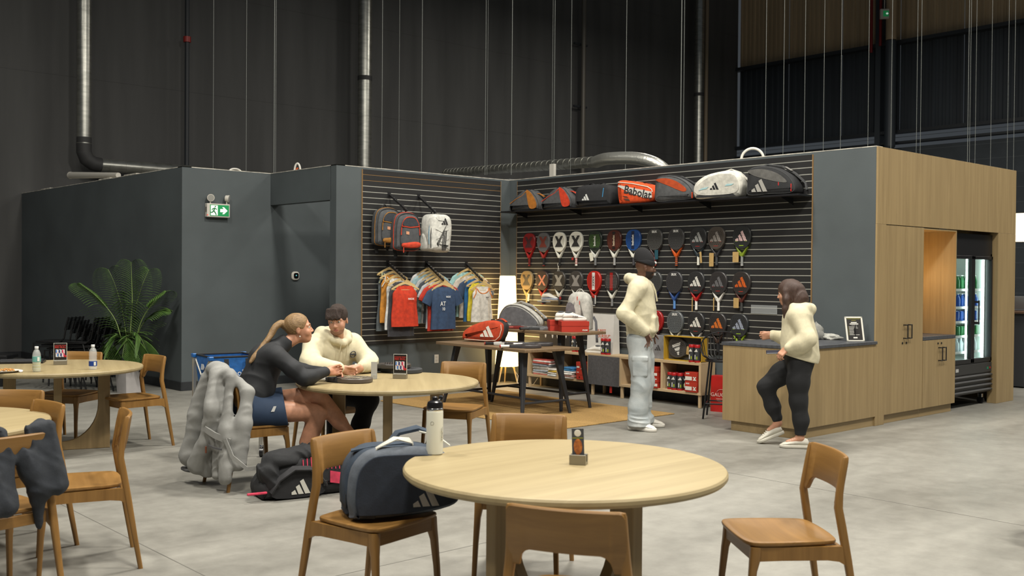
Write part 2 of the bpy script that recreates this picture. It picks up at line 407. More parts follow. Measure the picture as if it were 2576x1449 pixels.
# ------------------------------------------------------------------ oak kiosk front
OAK = wood('pale oak laminate', (141,120,84), (163,141,101), 2, 0.5, 5.0)
OAKH = wood('pale oak laminate level grain', (141,120,84), (163,141,101), 0, 0.5, 5.0)
M_STONE = mat('charcoal stone worktop', (70,72,76), 0.45, var=0.12, scale=30)
M_BLACK = mat('black metal', (24,24,26), 0.4)
M_DARKGAP = mat('dark cavity', (14,14,14), 0.9)
M_CHROME = mat('chrome', (200,200,200), 0.2, metal=1.0)
kw = bpy.data.objects.new('wall_kiosk_front', None); COL.objects.link(kw); struct(kw)  # front wall of the kiosk; panels, jambs and niche boards are its parts
T = 0.02
seams = [XR, 10.90, 11.49, 12.10, 12.72, 13.33, 13.857]
for a, b in zip(seams[:-1], seams[1:]):
    MB().box(((a+b)/2, YK+T/2, (2.172+HW)/2), (b-a-0.003, T, HW-2.172), 0.001).build('fascia_panel', OAK, kw, smooth=0)
MB().box(((XR+10.464)/2, YK+T/2, 1.086), (10.464-XR, T, 2.17), 0.001).build('jamb_panel', OAK, kw, smooth=0)
MB().box(((13.333+13.857)/2, YK+0.06, 1.086), (13.857-13.333, 0.12, 2.17), 0.001).build('jamb_panel', OAK, kw, smooth=0)
MB().box((13.84, YK+0.46, HW/2), (0.03, 0.88, HW), 0.0).build('end_panel', OAK, kw, smooth=0)
MB().box((12.1, YK+0.5, HW-0.02), (3.3, 0.9, 0.02)).build('top_board', OAK, kw, smooth=0)
MB().box((12.1, YK+0.98, 1.5), (3.3, 0.02, 2.9)).build('back_board', M_WALL, kw, smooth=0)
def pull(parent, x, z0, z1, y):
    m = MB(); m.box((x,y-0.030,(z0+z1)/2),(0.012,0.010,z1-z0),0.002)
    for z in (z0+0.006, z1-0.006): m.box((x-0.018,y-0.030,z),(0.048,0.010,0.012),0.002); m.box((x-0.040,y-0.014,z),(0.010,0.030,0.012))
    o = m.build('handle', M_BLACK, parent); tag(o, 'black bar handle'); return o
# tall cabinet
tc_ = thing('tall_cabinet', 'tall oak cabinet with two full-height doors left of the lit niche', 'cabinet', (10.9, YK, 0))
MB().box((0.0,0.30,1.13),(0.86,0.55,2.06)).build('body', OAK, tc_, smooth=0)
MB().box((0.0,0.045,0.052),(0.868,0.02,0.10)).build('toe_kick', OAKH, tc_, smooth=0)
for s, hx in ((-1, 0.020), (1, 0.115)):
    d = MB().box((s*0.2175, 0.011, 1.133), (0.431, 0.02, 2.062), 0.001).build('door', OAK, tc_, smooth=0)
    pull(d, hx, 0.915, 1.075, 0.0)
    MB().cyl((-0.045 if s < 0 else 0.045, 0.002, 0.868), (-0.045 if s < 0 else 0.045, -0.006, 0.868), 0.011, n=14).build('lock', M_BLACK, d)
# niche: lining boards belong to the kiosk wall
nx0, nx1 = 11.345, 12.165
MB().box(((nx0+nx1)/2, YK+0.64, 1.53), (nx1-nx0, 0.02, 1.24)).build('niche_back', OAK, kw, smooth=0)
MB().box((nx0-0.008, YK+0.33, 1.53), (0.016, 0.64, 1.24)).build('niche_side', OAK, kw, smooth=0)
MB().box((nx1+0.009, YK+0.33, 1.53), (0.018, 0.64, 1.27)).build('niche_side', OAK, kw, smooth=0)
MB().box(((nx0+nx1)/2, YK+0.33, 2.156), (nx1-nx0, 0.64, 0.016)).build('niche_ceiling', OAKH, kw, smooth=0)
MB().box((nx0+0.20, YK+0.585, 1.20), (0.40, 0.09, 0.56)).build('niche_ledge', OAK, kw, smooth=0)
nl = thing('niche_lamp', 'small warm lamp standing on the ledge hidden inside the oak niche', 'lamp', (nx0+0.10, YK+0.585, 1.48))
MB().lathe([(0.05,0),(0.05,0.012),(0.008,0.016),(0.008,0.10)],16).build('base', M_BLACK, nl)
MB().lathe([(0.06,0.09),(0.05,0.24)],16,cap=False).build('shade', mat('warm niche shade',(255,214,150),0.6,emit=(255,176,86),estr=3.0), nl)
l = bpy.data.lights.new('niche_lamp_bulb','POINT'); l.energy = 9; l.color = (1.0,0.60,0.22); l.shadow_soft_size = 0.06
lo = bpy.data.objects.new('niche_lamp_bulb', l); COL.objects.link(lo); lo.location = (nx0+0.24, YK+0.45, 1.62)
# base cabinet under the niche and its worktop
bc = thing('base_cabinet', 'low oak cabinet with two doors and black handles below the niche', 'cabinet', (11.755, YK, 0))
MB().box((0,0.31,0.49),(0.80,0.56,0.76)).build('body', OAK, bc, smooth=0)
MB().box((-0.02,0.045,0.052),(0.80,0.02,0.10)).build('toe_kick', OAKH, bc, smooth=0)
for s, hx in ((-1, 0.012), (1, 0.105)):
    d = MB().box((s*0.205, 0.011, 0.488), (0.406, 0.02, 0.772), 0.001).build('door', OAK, bc, smooth=0)
    pull(d, hx, 0.625, 0.787, 0.0)
    MB().cyl((-0.045 if s < 0 else 0.040, 0.002, 0.832), (-0.045 if s < 0 else 0.040, -0.006, 0.832), 0.011, n=14).build('lock', M_BLACK, d)
tag(MB().box((11.755, YK+0.31, 0.898), (0.816, 0.62, 0.04), 0.002).build('niche_worktop', M_STONE), 'charcoal stone worktop lining the bottom of the niche', 'worktop')
# drinks fridge
fx0, fx1, fy = 12.205, 13.318, YK+0.06
fr = thing('drinks_fridge', 'black upright drinks fridge with two lit glass doors set into the kiosk', 'fridge', ((fx0+fx1)/2, fy, 0))
W2 = (fx1-fx0)/2
m = MB(); m.box((0,0.36,2.0),(2*W2,0.70,0.28)); m.box((0,0.36,0.36),(2*W2,0.70,0.40)); m.box((-W2+0.02,0.36,1.2),(0.04,0.70,1.4)); m.box((W2-0.02,0.36,1.2),(0.04,0.70,1.4)); m.box((0,0.70,1.2),(2*W2,0.02,1.4))
m.build('cabinet', M_BLACK, fr, smooth=0)
M_FRW = mat('white fridge liner', (225,232,228), 0.5)
m = MB(); m.box((0,0.675,1.21),(2*W2-0.09,0.02,1.30)); m.box((-W2+0.05,0.38,1.21),(0.02,0.60,1.30)); m.box((W2-0.05,0.38,1.21),(0.02,0.60,1.30)); m.box((0,0.38,1.86),(2*W2-0.09,0.60,0.02)); m.box((0,0.38,0.565),(2*W2-0.09,0.60,0.02))
m.build('liner', M_FRW, fr, smooth=0)
M_LED = mat('fridge led strip', (240,255,250), 0.5, emit=(222,250,242), estr=9.0)
for x in (-W2+0.075, 0.0, W2-0.075):
    MB().box((x,0.085,1.21),(0.022,0.014,1.24)).build('led_strip', M_LED, fr, smooth=0)
M_SHELF = mat('white wire shelf', (215,222,218), 0.4)
shz = (0.66, 0.86, 1.04, 1.22, 1.44)
for z in shz:
    m = MB()
    for k in range(9): m.box((0,0.12+0.06*k,z),(2*W2-0.12,0.006,0.008))
    m.box((0,0.11,z+0.008),(2*W2-0.12,0.006,0.03)); m.build('shelf', M_SHELF, fr, smooth=0)
M_GLASS = mat('door glass', (255,255,255), 0.02, trans=1.0, ior=1.02)
for s in (-1,1):
    m = MB(); cx = s*W2/2; wd = W2-0.006; z0, z1 = 0.545, 1.87
    m.box((cx-s*(wd/2-0.022),0.02,(z0+z1)/2),(0.044,0.045,z1-z0),0.003); m.box((cx+s*(wd/2-0.018),0.02,(z0+z1)/2),(0.036,0.045,z1-z0),0.003)
    m.box((cx,0.02,z1-0.02),(wd,0.045,0.04),0.003); m.box((cx,0.02,z0+0.025),(wd,0.045,0.05),0.003)
    d = m.build('door', M_BLACK, fr, smooth=0)
    MB().box((cx,0.03,(z0+z1)/2),(wd-0.06,0.006,z1-z0-0.08)).build('pane', M_GLASS, d, smooth=0)
    if s > 0:
        h = MB(); h.box((0.055,-0.05,1.17),(0.018,0.014,0.30),0.004); h.box((0.048,-0.02,1.30),(0.02,0.05,0.03),0.003); h.box((0.048,-0.02,1.04),(0.02,0.05,0.03),0.003); h.build('handle', M_BLACK, d)
m = MB()
for k in range(4): m.box((0,-0.005,0.19+0.062*k),(2*W2-0.02,0.03,0.022),rot=(R(35),0,0))
m.build('louvre', mat('grey louvre',(58,58,58),0.5), fr, smooth=0)
MB().box((0,0.01,0.47),(2*W2-0.01,0.03,0.12),0.002).build('lower_panel', mat('fridge panel',(48,48,48),0.45), fr, smooth=0)
MB().box((-W2+0.13,-0.006,0.47),(0.075,0.004,0.04)).build('maker_plate', mat('silver plate',(180,180,178),0.4), fr, smooth=0)
MB().box((W2-0.13,-0.006,0.46),(0.05,0.006,0.03)).build('switch', mat('green switch',(30,110,80),0.4), fr, smooth=0)
MB().box((W2-0.06,-0.006,0.462),(0.022,0.006,0.022)).build('switch', mat('red switch',(190,40,35),0.4), fr, smooth=0)
for x in (-W2+0.05, W2-0.12):
    for y in (0.08,0.62):
        c = MB(); c.cyl((x-0.012,y,0.045),(x+0.012,y,0.045),0.045,n=18); o = c.build('caster', M_BLACK, fr)
        MB().box((x,y,0.105),(0.04,0.05,0.05),0.004).build('bracket', M_CHROME, o)
# bottles and cans inside the fridge
def fridge_bottle(name, x, y, z, h, r, body, cap, label, group):
    t = thing(name, label, 'bottle' if h > 0.14 else 'can', (x,y,z), 0, group)
    if h > 0.14:
        MB().lathe([(r*.9,0),(r,0.01),(r,h*.62),(r*.42,h*.86),(r*.42,h*.93)],10).build('body', body, t)
        MB().lathe([(r*.46,h*.93),(r*.46,h)],10).build('cap', cap, t)
    else:
        MB().lathe([(r*.85,0),(r,0.008),(r,h-0.012),(r*.85,h)],10).build('body', body, t)
        MB().lathe([(r*.8,h),(r*.8,h+0.002)],10).build('lid', M_CHROME, t)
GRN = mat('green drink', (50,120,70), 0.25); BLU = mat('blue label drink', (40,80,160), 0.25); CLR = mat('clear drink', (200,215,220), 0.2)
WCAP = mat('white cap', (235,235,232), 0.4)
BX, BY = (fx0+fx1)/2, fy
for row, z, body, nm, h, lab in ((4,1.448,GRN,'green_bottle',0.18,'small green bottle on the top wire shelf of the drinks fridge'),(3,1.228,BLU,'blue_bottle',0.17,'blue labelled bottle on the second wire shelf of the drinks fridge'),(2,1.048,BLU,'blue_can',0.13,'blue can on the third wire shelf of the drinks fridge'),(1,0.868,GRN,'green_can',0.12,'green can on the fourth wire shelf of the drinks fridge'),(0,0.668,CLR,'clear_bottle',0.17,'clear bottle on the bottom wire shelf of the drinks fridge')):
    for k in range(8):
        x = -W2+0.11+k*0.125 + (0.02 if row % 2 else 0)
        for yy in (0.17, 0.32):
            fridge_bottle(nm, BX+x, BY+yy, z+0.003, h, 0.030, body, WCAP, lab, 'drinks on fridge shelf %d' % (5-row))
# ------------------------------------------------------------------ service counter
sc_ = thing('service_counter', 'oak panelled service counter beside the racket wall', 'counter', (8.80, 5.53, 0))
MB().box((0.735,0.012,0.49),(1.47,0.022,0.775),0.001).build('front_panel', OAK, sc_, smooth=0)
MB().box((0.012,0.46,0.49),(0.022,0.915,0.775),0.001).build('end_panel', OAK, sc_, smooth=0)
MB().box((0.76,0.035,0.051),(1.42,0.02,0.101)).build('toe_kick', OAKH, sc_, smooth=0)
MB().box((0.045,0.43,0.051),(0.02,0.80,0.101)).build('toe_kick', OAKH, sc_, smooth=0)
MB().box((0.75,0.885,0.49),(1.43,0.02,0.775)).build('back_panel', OAK, sc_, smooth=0)
tag(MB().box((8.795+0.7375, 5.515+0.475, 0.896), (1.475, 0.95, 0.032), 0.002).build('counter_worktop', M_STONE), 'charcoal stone worktop on the oak service counter', 'worktop')
# ------------------------------------------------------------------ round tables
TOPW = wood('ash table top', (146,130,94), (166,150,112), 0, 0.5, 3.0, strength=1.5)
LEGW = wood('ash table base', (122,102,68), (148,126,88), 2, 0.5, 4.0)
def table_meshes():
    m = MB(); r = 0.72
    m.lathe([(0.0001,0.706),(r-0.03,0.706),(r-0.010,0.712),(r,0.724),(r,0.738),(r-0.006,0.747),(r-0.014,0.75),(0.0001,0.75)], 96, cap=False)
    top = m.mesh('table_top', 30)
    inner = [(0.335,0.706),(0.335,0.40)]+[(0.335-0.30*(1-math.cos(a)), 0.40-0.33*math.sin(a)) for a in [R(10*k) for k in range(1,10)]]+[(0.0,0.07)]
    half = [(0.435,0.0),(0.435,0.706)]+inner
    poly = half+[(-x,z) for x,z in half[::-1][1:]]
    fr = MB().prism(poly, -0.032, 0.032, 0, Matrix(((1,0,0,0),(0,0,-1,0),(0,1,0,0),(0,0,0,1))), bev=0.004).mesh('base_frame', 30)
    return top, fr
_top, _frm = table_meshes()
def round_table(x, y, ang, label):
    t = thing('round_table', label, 'table', (x,y,0), R(ang), 'round ash cafe tables')
    link('table_top', _top, TOPW, t)
    link('base_frame', _frm, LEGW, t); link('base_frame', _frm, LEGW, t, rot=(0,0,PI/2))
    return t
T1, T2, T3, T4 = (3.255,3.24), (4.74,6.70), (3.13,9.49), (1.34,6.46)
round_table(*T1, 0, 'nearest round ash table, with the white flask on its rim')
round_table(*T2, 54, 'round ash table where the woman and man sit talking')
round_table(*T3, 72, 'round ash table at far left with two drink bottles on it')
round_table(*T4, 20, 'round ash table cut off by the left edge, chairs pulled up around it')
# ------------------------------------------------------------------ chairs
CHW = wood('golden oak chair', (118,84,38), (146,108,56), 2, 0.42, 5.0)
CHWX = wood('golden oak chair cross grain', (118,84,38), (146,108,56), 0, 0.42, 5.0)
def chair_meshes():
    P = {}
    # seat: outline polygon, dished
    out = spline([(0.0,0.262),(0.13,0.258),(0.205,0.238),(0.226,0.18),(0.224,0.05),(0.212,-0.09),(0.19,-0.148),(0.12,-0.166),(0,-0.172),(-0.12,-0.166),(-0.19,-0.148),(-0.212,-0.09),(-0.224,0.05),(-0.226,0.18),(-0.205,0.238),(-0.13,0.258)], 3)
    m = MB(); c = (0,0.045)
    def sc(k, z, dy=0): return [(c[0]+(p[0]-c[0])*k, c[1]+(p[1]-c[1])*k, z) for p in out]
    m.ring_loft([sc(0.01,0.437), sc(0.95,0.437), sc(0.99,0.443), sc(1.0,0.450), sc(0.992,0.457), sc(0.96,0.4595), sc(0.85,0.457), sc(0.6,0.451), sc(0.3,0.448), sc(0.01,0.447)], cap=True)
    P['seat'] = m.mesh('seat', 40)
    # backrest: curved panel with arched lower corners
    m = MB(); rings = []; N = 40
    for i in range(N+1):
        x = -0.208+0.416*i/N; ax = abs(x)
        if ax < 0.118: zb = 0.668
        elif ax < 0.165: t = (ax-0.118)/0.047; zb = 0.668-0.055*(1-math.sqrt(max(0,1-t*t)))
        else: zb = 0.608
        e = max(0, ax-0.188)/0.020; zt = 0.822-0.018*(1-math.sqrt(max(0,1-e*e)))
        cy = -0.030*(1-(x/0.21)**2)
        def yz(z): return -0.150-0.036*(z-0.60)/0.22+cy*min(1,max(0,(z-0.55)/0.10))
        th = 0.011; zs = (zb, zb+0.006, zt-0.006, zt)
        rings.append([(x,yz(zs[0])-th*.6,zs[0]),(x,yz(zs[1])-th,zs[1]),(x,yz(zs[2])-th,zs[2]),(x,yz(zs[3])-th*.5,zs[3]),(x,yz(zs[3])+th*.5,zs[3]),(x,yz(zs[2])+th,zs[2]),(x,yz(zs[1])+th,zs[1]),(x,yz(zs[0])+th*.6,zs[0])])
    m.ring_loft(rings); P['backrest'] = m.mesh('backrest', 40)
    def post(s):
        m = MB(); secs = [(0.237,-0.252,0,0.024,0.024),(0.228,-0.222,0.18,0.029,0.028),(0.218,-0.190,0.38,0.036,0.034),(0.212,-0.166,0.52,0.034,0.036),(0.206,-0.152,0.60,0.036,0.034),(0.200,-0.158,0.66,0.036,0.028),(0.198,-0.170,0.74,0.030,0.026),(0.198,-0.182,0.806,0.024,0.024),(0.198,-0.184,0.818,0.016,0.016)]
        rings = []
        for (x,y,z,a,b) in secs:
            rings.append([(s*x+px, y+py, z) for px, py in rrect(a, b, min(a,b)*0.28, 2)])
        m.ring_loft(rings); return m.mesh('rear_leg', 50)
    def front(s):
        m = MB(); rings = []
        for (x,y,z,a) in ((0.217,0.246,0,0.024),(0.210,0.236,0.20,0.028),(0.204,0.224,0.33,0.034),(0.200,0.216,0.37,0.042),(0.198,0.212,0.40,0.046),(0.197,0.210,0.436,0.046)):
            rings.append([(s*x+px, y+py, z) for px, py in rrect(a, a, a*0.25, 2)])
        m.ring_loft(rings); return m.mesh('front_leg', 50)
    P['legs'] = [post(-1), post(1), front(-1), front(1)]
    P['front_rail'] = MB().box((0,0.218,0.405),(0.37,0.022,0.062),0.003).mesh('front_rail')
    P['back_rail'] = MB().box((0,-0.165,0.405),(0.38,0.022,0.055),0.003).mesh('back_rail')
    def side(s):
        m = MB(); rings = []
        for (x,y,z0,z1) in ((0.204,0.20,0.375,0.436),(0.208,0.10,0.378,0.436),(0.212,-0.10,0.378,0.437),(0.215,-0.15,0.372,0.438),(0.217,-0.185,0.352,0.438)):
            rings.append([(s*x-0.013,y,z0),(s*x+0.013,y,z0),(s*x+0.013,y,z1),(s*x-0.013,y,z1)])
        m.ring_loft(rings); return m.mesh('side_rail')
    P['sides'] = [side(-1), side(1)]
    return P
_CH = chair_meshes()
def chair(x, y, heading, label):
    t = thing('dining_chair', label, 'chair', (x,y,0), R(heading-90), 'golden oak cafe chairs')
    link('seat', _CH['seat'], CHWX, t); link('backrest', _CH['backrest'], CHWX, t)
    for me in _CH['legs']: link('leg', me, CHW, t)
    for me in _CH['sides']: link('side_rail', me, CHW, t)
    link('front_rail', _CH['front_rail'], CHWX, t); link('back_rail', _CH['back_rail'], CHWX, t)
    return t
chair(4.03,2.59,142.7,'empty oak chair alone at right of the nearest table')
chair(2.775,4.06,-78,'oak chair carrying the navy duffel bag')
chair(2.60,2.51,28.7,'oak chair seen from behind, closest to the camera at bottom centre')
chair(3.757,4.05,217.8,'oak chair tucked in at the far side of the nearest table')
chair(5.605,6.907,210.3,'empty oak chair at right of the table where two people talk')
chair(3.757,9.30,183,'empty oak chair in front of the white plant pot')
chair(2.05,5.725,163,'oak chair at left turned side-on, its seat pointing to the left edge')
chair(1.86,6.34,185,'oak chair at left with its backrest just behind the hanging black jacket')
chair(1.94,6.99,226,'oak chair farthest back of those around the cut-off left table')
chair(1.45,5.35,100,'oak chair with the black jacket hung over its back')
chair(3.417,9.99,217,'oak chair behind the far left table, below the stacked black chairs')
chair(3.735,7.10,-5,'oak chair under the seated woman, grey coat over its back')
chair(4.90,7.80,-92,'oak chair under the seated man in cream hoodie')
chair(6.66,2.29,110,'oak chair cut off by the right edge of the picture')
# ------------------------------------------------------------------ rackets on the wall
def solid(rgb, rough=0.5): return mat('plain %d %d %d' % tuple(rgb), rgb, rough)
def fabric(rgb): return mat('fabric %d %d %d' % tuple(rgb), rgb, 0.85, var=0.10, scale=22, bump=0.10, bscale=120)
RFRAME = Matrix(((0,0,-1,0),(-1,0,0,0),(0,1,0,0),(0,0,0,1)))   # local x = image right (-Y), local y = up, local z = towards the room (-X)
HEAD = spline([(0,0.138),(0.070,0.125),(0.117,0.075),(0.130,0.005),(0.112,-0.070),(0.075,-0.122),(0.0,-0.142),(-0.075,-0.122),(-0.112,-0.070),(-0.130,0.005),(-0.117,0.075),(-0.070,0.125)], 4)
def holes_mesh(kind):
    m = MB(); r = 0.0052
    pts = []
    if kind == 'ring':
        for ry in range(9):
            y = 0.085-ry*0.0215; wd = 0.095*math.sqrt(max(0.1, 1-((y+0.005)/0.125)**2)); n = max(3, int(wd*2/0.021))
            for k in range(n):
                x = -wd+2*wd*k/(n-1)
                if abs(x) < 0.012 and -0.02 < y < 0.06: continue
                pts.append((x, y-0.012*(1-(x/0.1)**2)))
    else:
        for ry in range(9):
            y = 0.080-ry*0.0200; wd = 0.092*math.sqrt(max(0.1, 1-(y/0.122)**2)); n = max(3, int(wd*2/0.0205))
            for k in range(n): pts.append((-wd+2*wd*k/(n-1), y))
    for (x, y) in pts: m.prism([(x+r*math.cos(2*PI*k/6), y+r*math.sin(2*PI*k/6)) for k in range(6)], 0.0195, 0.0202)
    return m.mesh('holes', 0)
_HOLE = {'ring': holes_mesh('ring'), 'grid': holes_mesh('grid')}
_RK = {}
def racket_meshes():
    h = MB()
    ins = inset(HEAD, 0.007); ins2 = inset(HEAD, 0.017)
    def rg(p, z): return [(a,b,z) for a,b in p]
    n = len(HEAD)
    h.ring_loft([rg(ins2,-0.018), rg(ins,-0.019), rg(HEAD,-0.012), rg(HEAD,0.012), rg(ins,0.019), rg(ins2,0.0185)], [1]*(5*n)+[0,0])
    _RK['head'] = h.mesh('head', 40)
    t = MB()
    for s in (-1,1):
        t.prism([(s*0.092,-0.102),(s*0.060,-0.128),(s*0.006,-0.190),(s*0.006,-0.222),(s*0.022,-0.222),(s*0.112,-0.070)][::s], -0.017, 0.017, bev=0.003)
    t.box((0,-0.215,0),(0.034,0.034,0.030),0.004); _RK['throat'] = t.mesh('throat', 40)
    g = MB(); g.tube([(0,-0.222,0),(0,-0.30,0),(0,-0.328,0)],[0.0165,0.0160,0.0175],8); _RK['handle'] = g.mesh('handle', 60)
    c = MB(); c.cyl((0,-0.328,0),(0,-0.338,0),0.0185,0.0165,10); _RK['cap'] = c.mesh('butt_cap', 60)
    _RK['x'] = (lambda m: [m.prism(p, 0.0186, 0.0196) for p in ([(-0.082,0.082),(-0.035,0.082),(0.0,0.035),(0.035,0.082),(0.082,0.082),(0.030,0.0),(0.078,-0.072),(-0.078,-0.072),(-0.030,0.0)],)] and m)(MB()).mesh('print', 0)
    _RK['xo'] = (lambda m: [m.prism(p, 0.0186, 0.0196) for p in ([(-0.080,0.078),(-0.045,0.078),(0.0,0.018),(0.045,0.078),(0.080,0.078),(0.020,0.0),(0.078,-0.072),(0.040,-0.072),(0.0,-0.020),(-0.040,-0.072),(-0.078,-0.072),(-0.020,0.0)],)] and m)(MB()).mesh('print', 0)
    _RK['bars'] = bars_logo(MB(), Matrix.Translation((-0.004,0.018,0.0186)), 0.125).mesh('print', 0)
    _RK['strip'] = MB().box((0,0.0,0.0192),(0.052,0.235,0.0012)).mesh('print', 0)
    st = MB(); st.box((-0.070,-0.045,0.0192),(0.03,0.006,0.001)); st.box((0.066,-0.045,0.0192),(0.03,0.006,0.001)); st.box((0,-0.098,0.0192),(0.062,0.007,0.001)); _RK['trimprint'] = st.mesh('trim_print', 0)
racket_meshes()
TAN = mat('kraft paper tag', (176,146,92), 0.85, var=0.06, scale=15)
def racket_parts(t, face, frame_, throat, handle, cap, logo=None, lcol=None, text_=None, tcol=(225,225,220), hole='grid', hcol=(20,20,20), trim=None, tagk=None, strap=None, handle2=None, xf=None):
    def put(nm, key, m, **k):
        me = _RK[key] if key in _RK else key
        me = me.copy(); me.materials.clear()
        for q in (m if isinstance(m, list) else [m]): me.materials.append(q)
        o = link(nm, me, None, t); o.matrix_local = xf or RFRAME; return o
    hd = put('head', 'head', [solid(face,0.4), solid(frame_,0.3)])
    put('throat', 'throat', solid(throat,0.35)); hg = put('handle', 'handle', solid(handle,0.8)); put('butt_cap', 'cap', solid(cap,0.4))
    if handle2:
        m = MB()
        for k in range(4): m.tube([(0,-0.236-0.022*k,0),(0,-0.246-0.022*k,0)],[0.0172,0.0170],8)
        put('grip_band', m.mesh('grip_band',60), solid(handle2,0.8))
    if logo: put('print', logo, solid(lcol,0.4))
    if text_ == 'SIUX':
        text('lettering', 'SIUX', 0.040, solid(tcol), t, (xf or RFRAME) @ Matrix.Translation((0,0.098,0.0196)), bold=0.0012, sx=0.95)
    elif text_:
        text('lettering', text_, 0.050, solid(tcol), t, (xf or RFRAME) @ Matrix.Translation((0,0.0,0.0204)) @ Matrix.Rotation(R(90),4,'Z'), bold=0.001, sx=0.95)
    me = _HOLE[hole].copy(); me.materials.clear(); me.materials.append(solid(hcol,0.8)); o = link('holes', me, None, t); o.matrix_local = xf or RFRAME
    if trim: put('trim_print', 'trimprint', solid(trim,0.5))
    if tagk:
        c, dx, dy, w_, h_, rz = tagk
        m = MB(); m.prism([(p[0],p[1]) for p in rrect(w_,h_,0.006,2)], 0.022, 0.025, 0, TR((dx,dy,0),(0,0,R(rz)))); m.tube([(dx,dy+h_/2-0.01,0.024),(0.0,-0.185,0.020)],0.0012,5)
        put('hang_tag', m.mesh('hang_tag',30), TAN if c == 'tan' else solid(c,0.7))
    if strap:
        pts = [(-0.012+0.014*math.sin(a*2),-0.300-0.062*(1-math.cos(a)),0.012) for a in [2*PI*k/24 for k in range(24)]]
        put('wrist_strap', MB().tube(pts,0.0028,6,closed=True).mesh('wrist_strap',60), solid(strap,0.8))
RED=(150,28,26); DK=(44,45,46); WH=(222,222,210); BK=(22,22,23); ORG=(196,82,24); LIM=(150,190,40); NVY=(32,44,92)
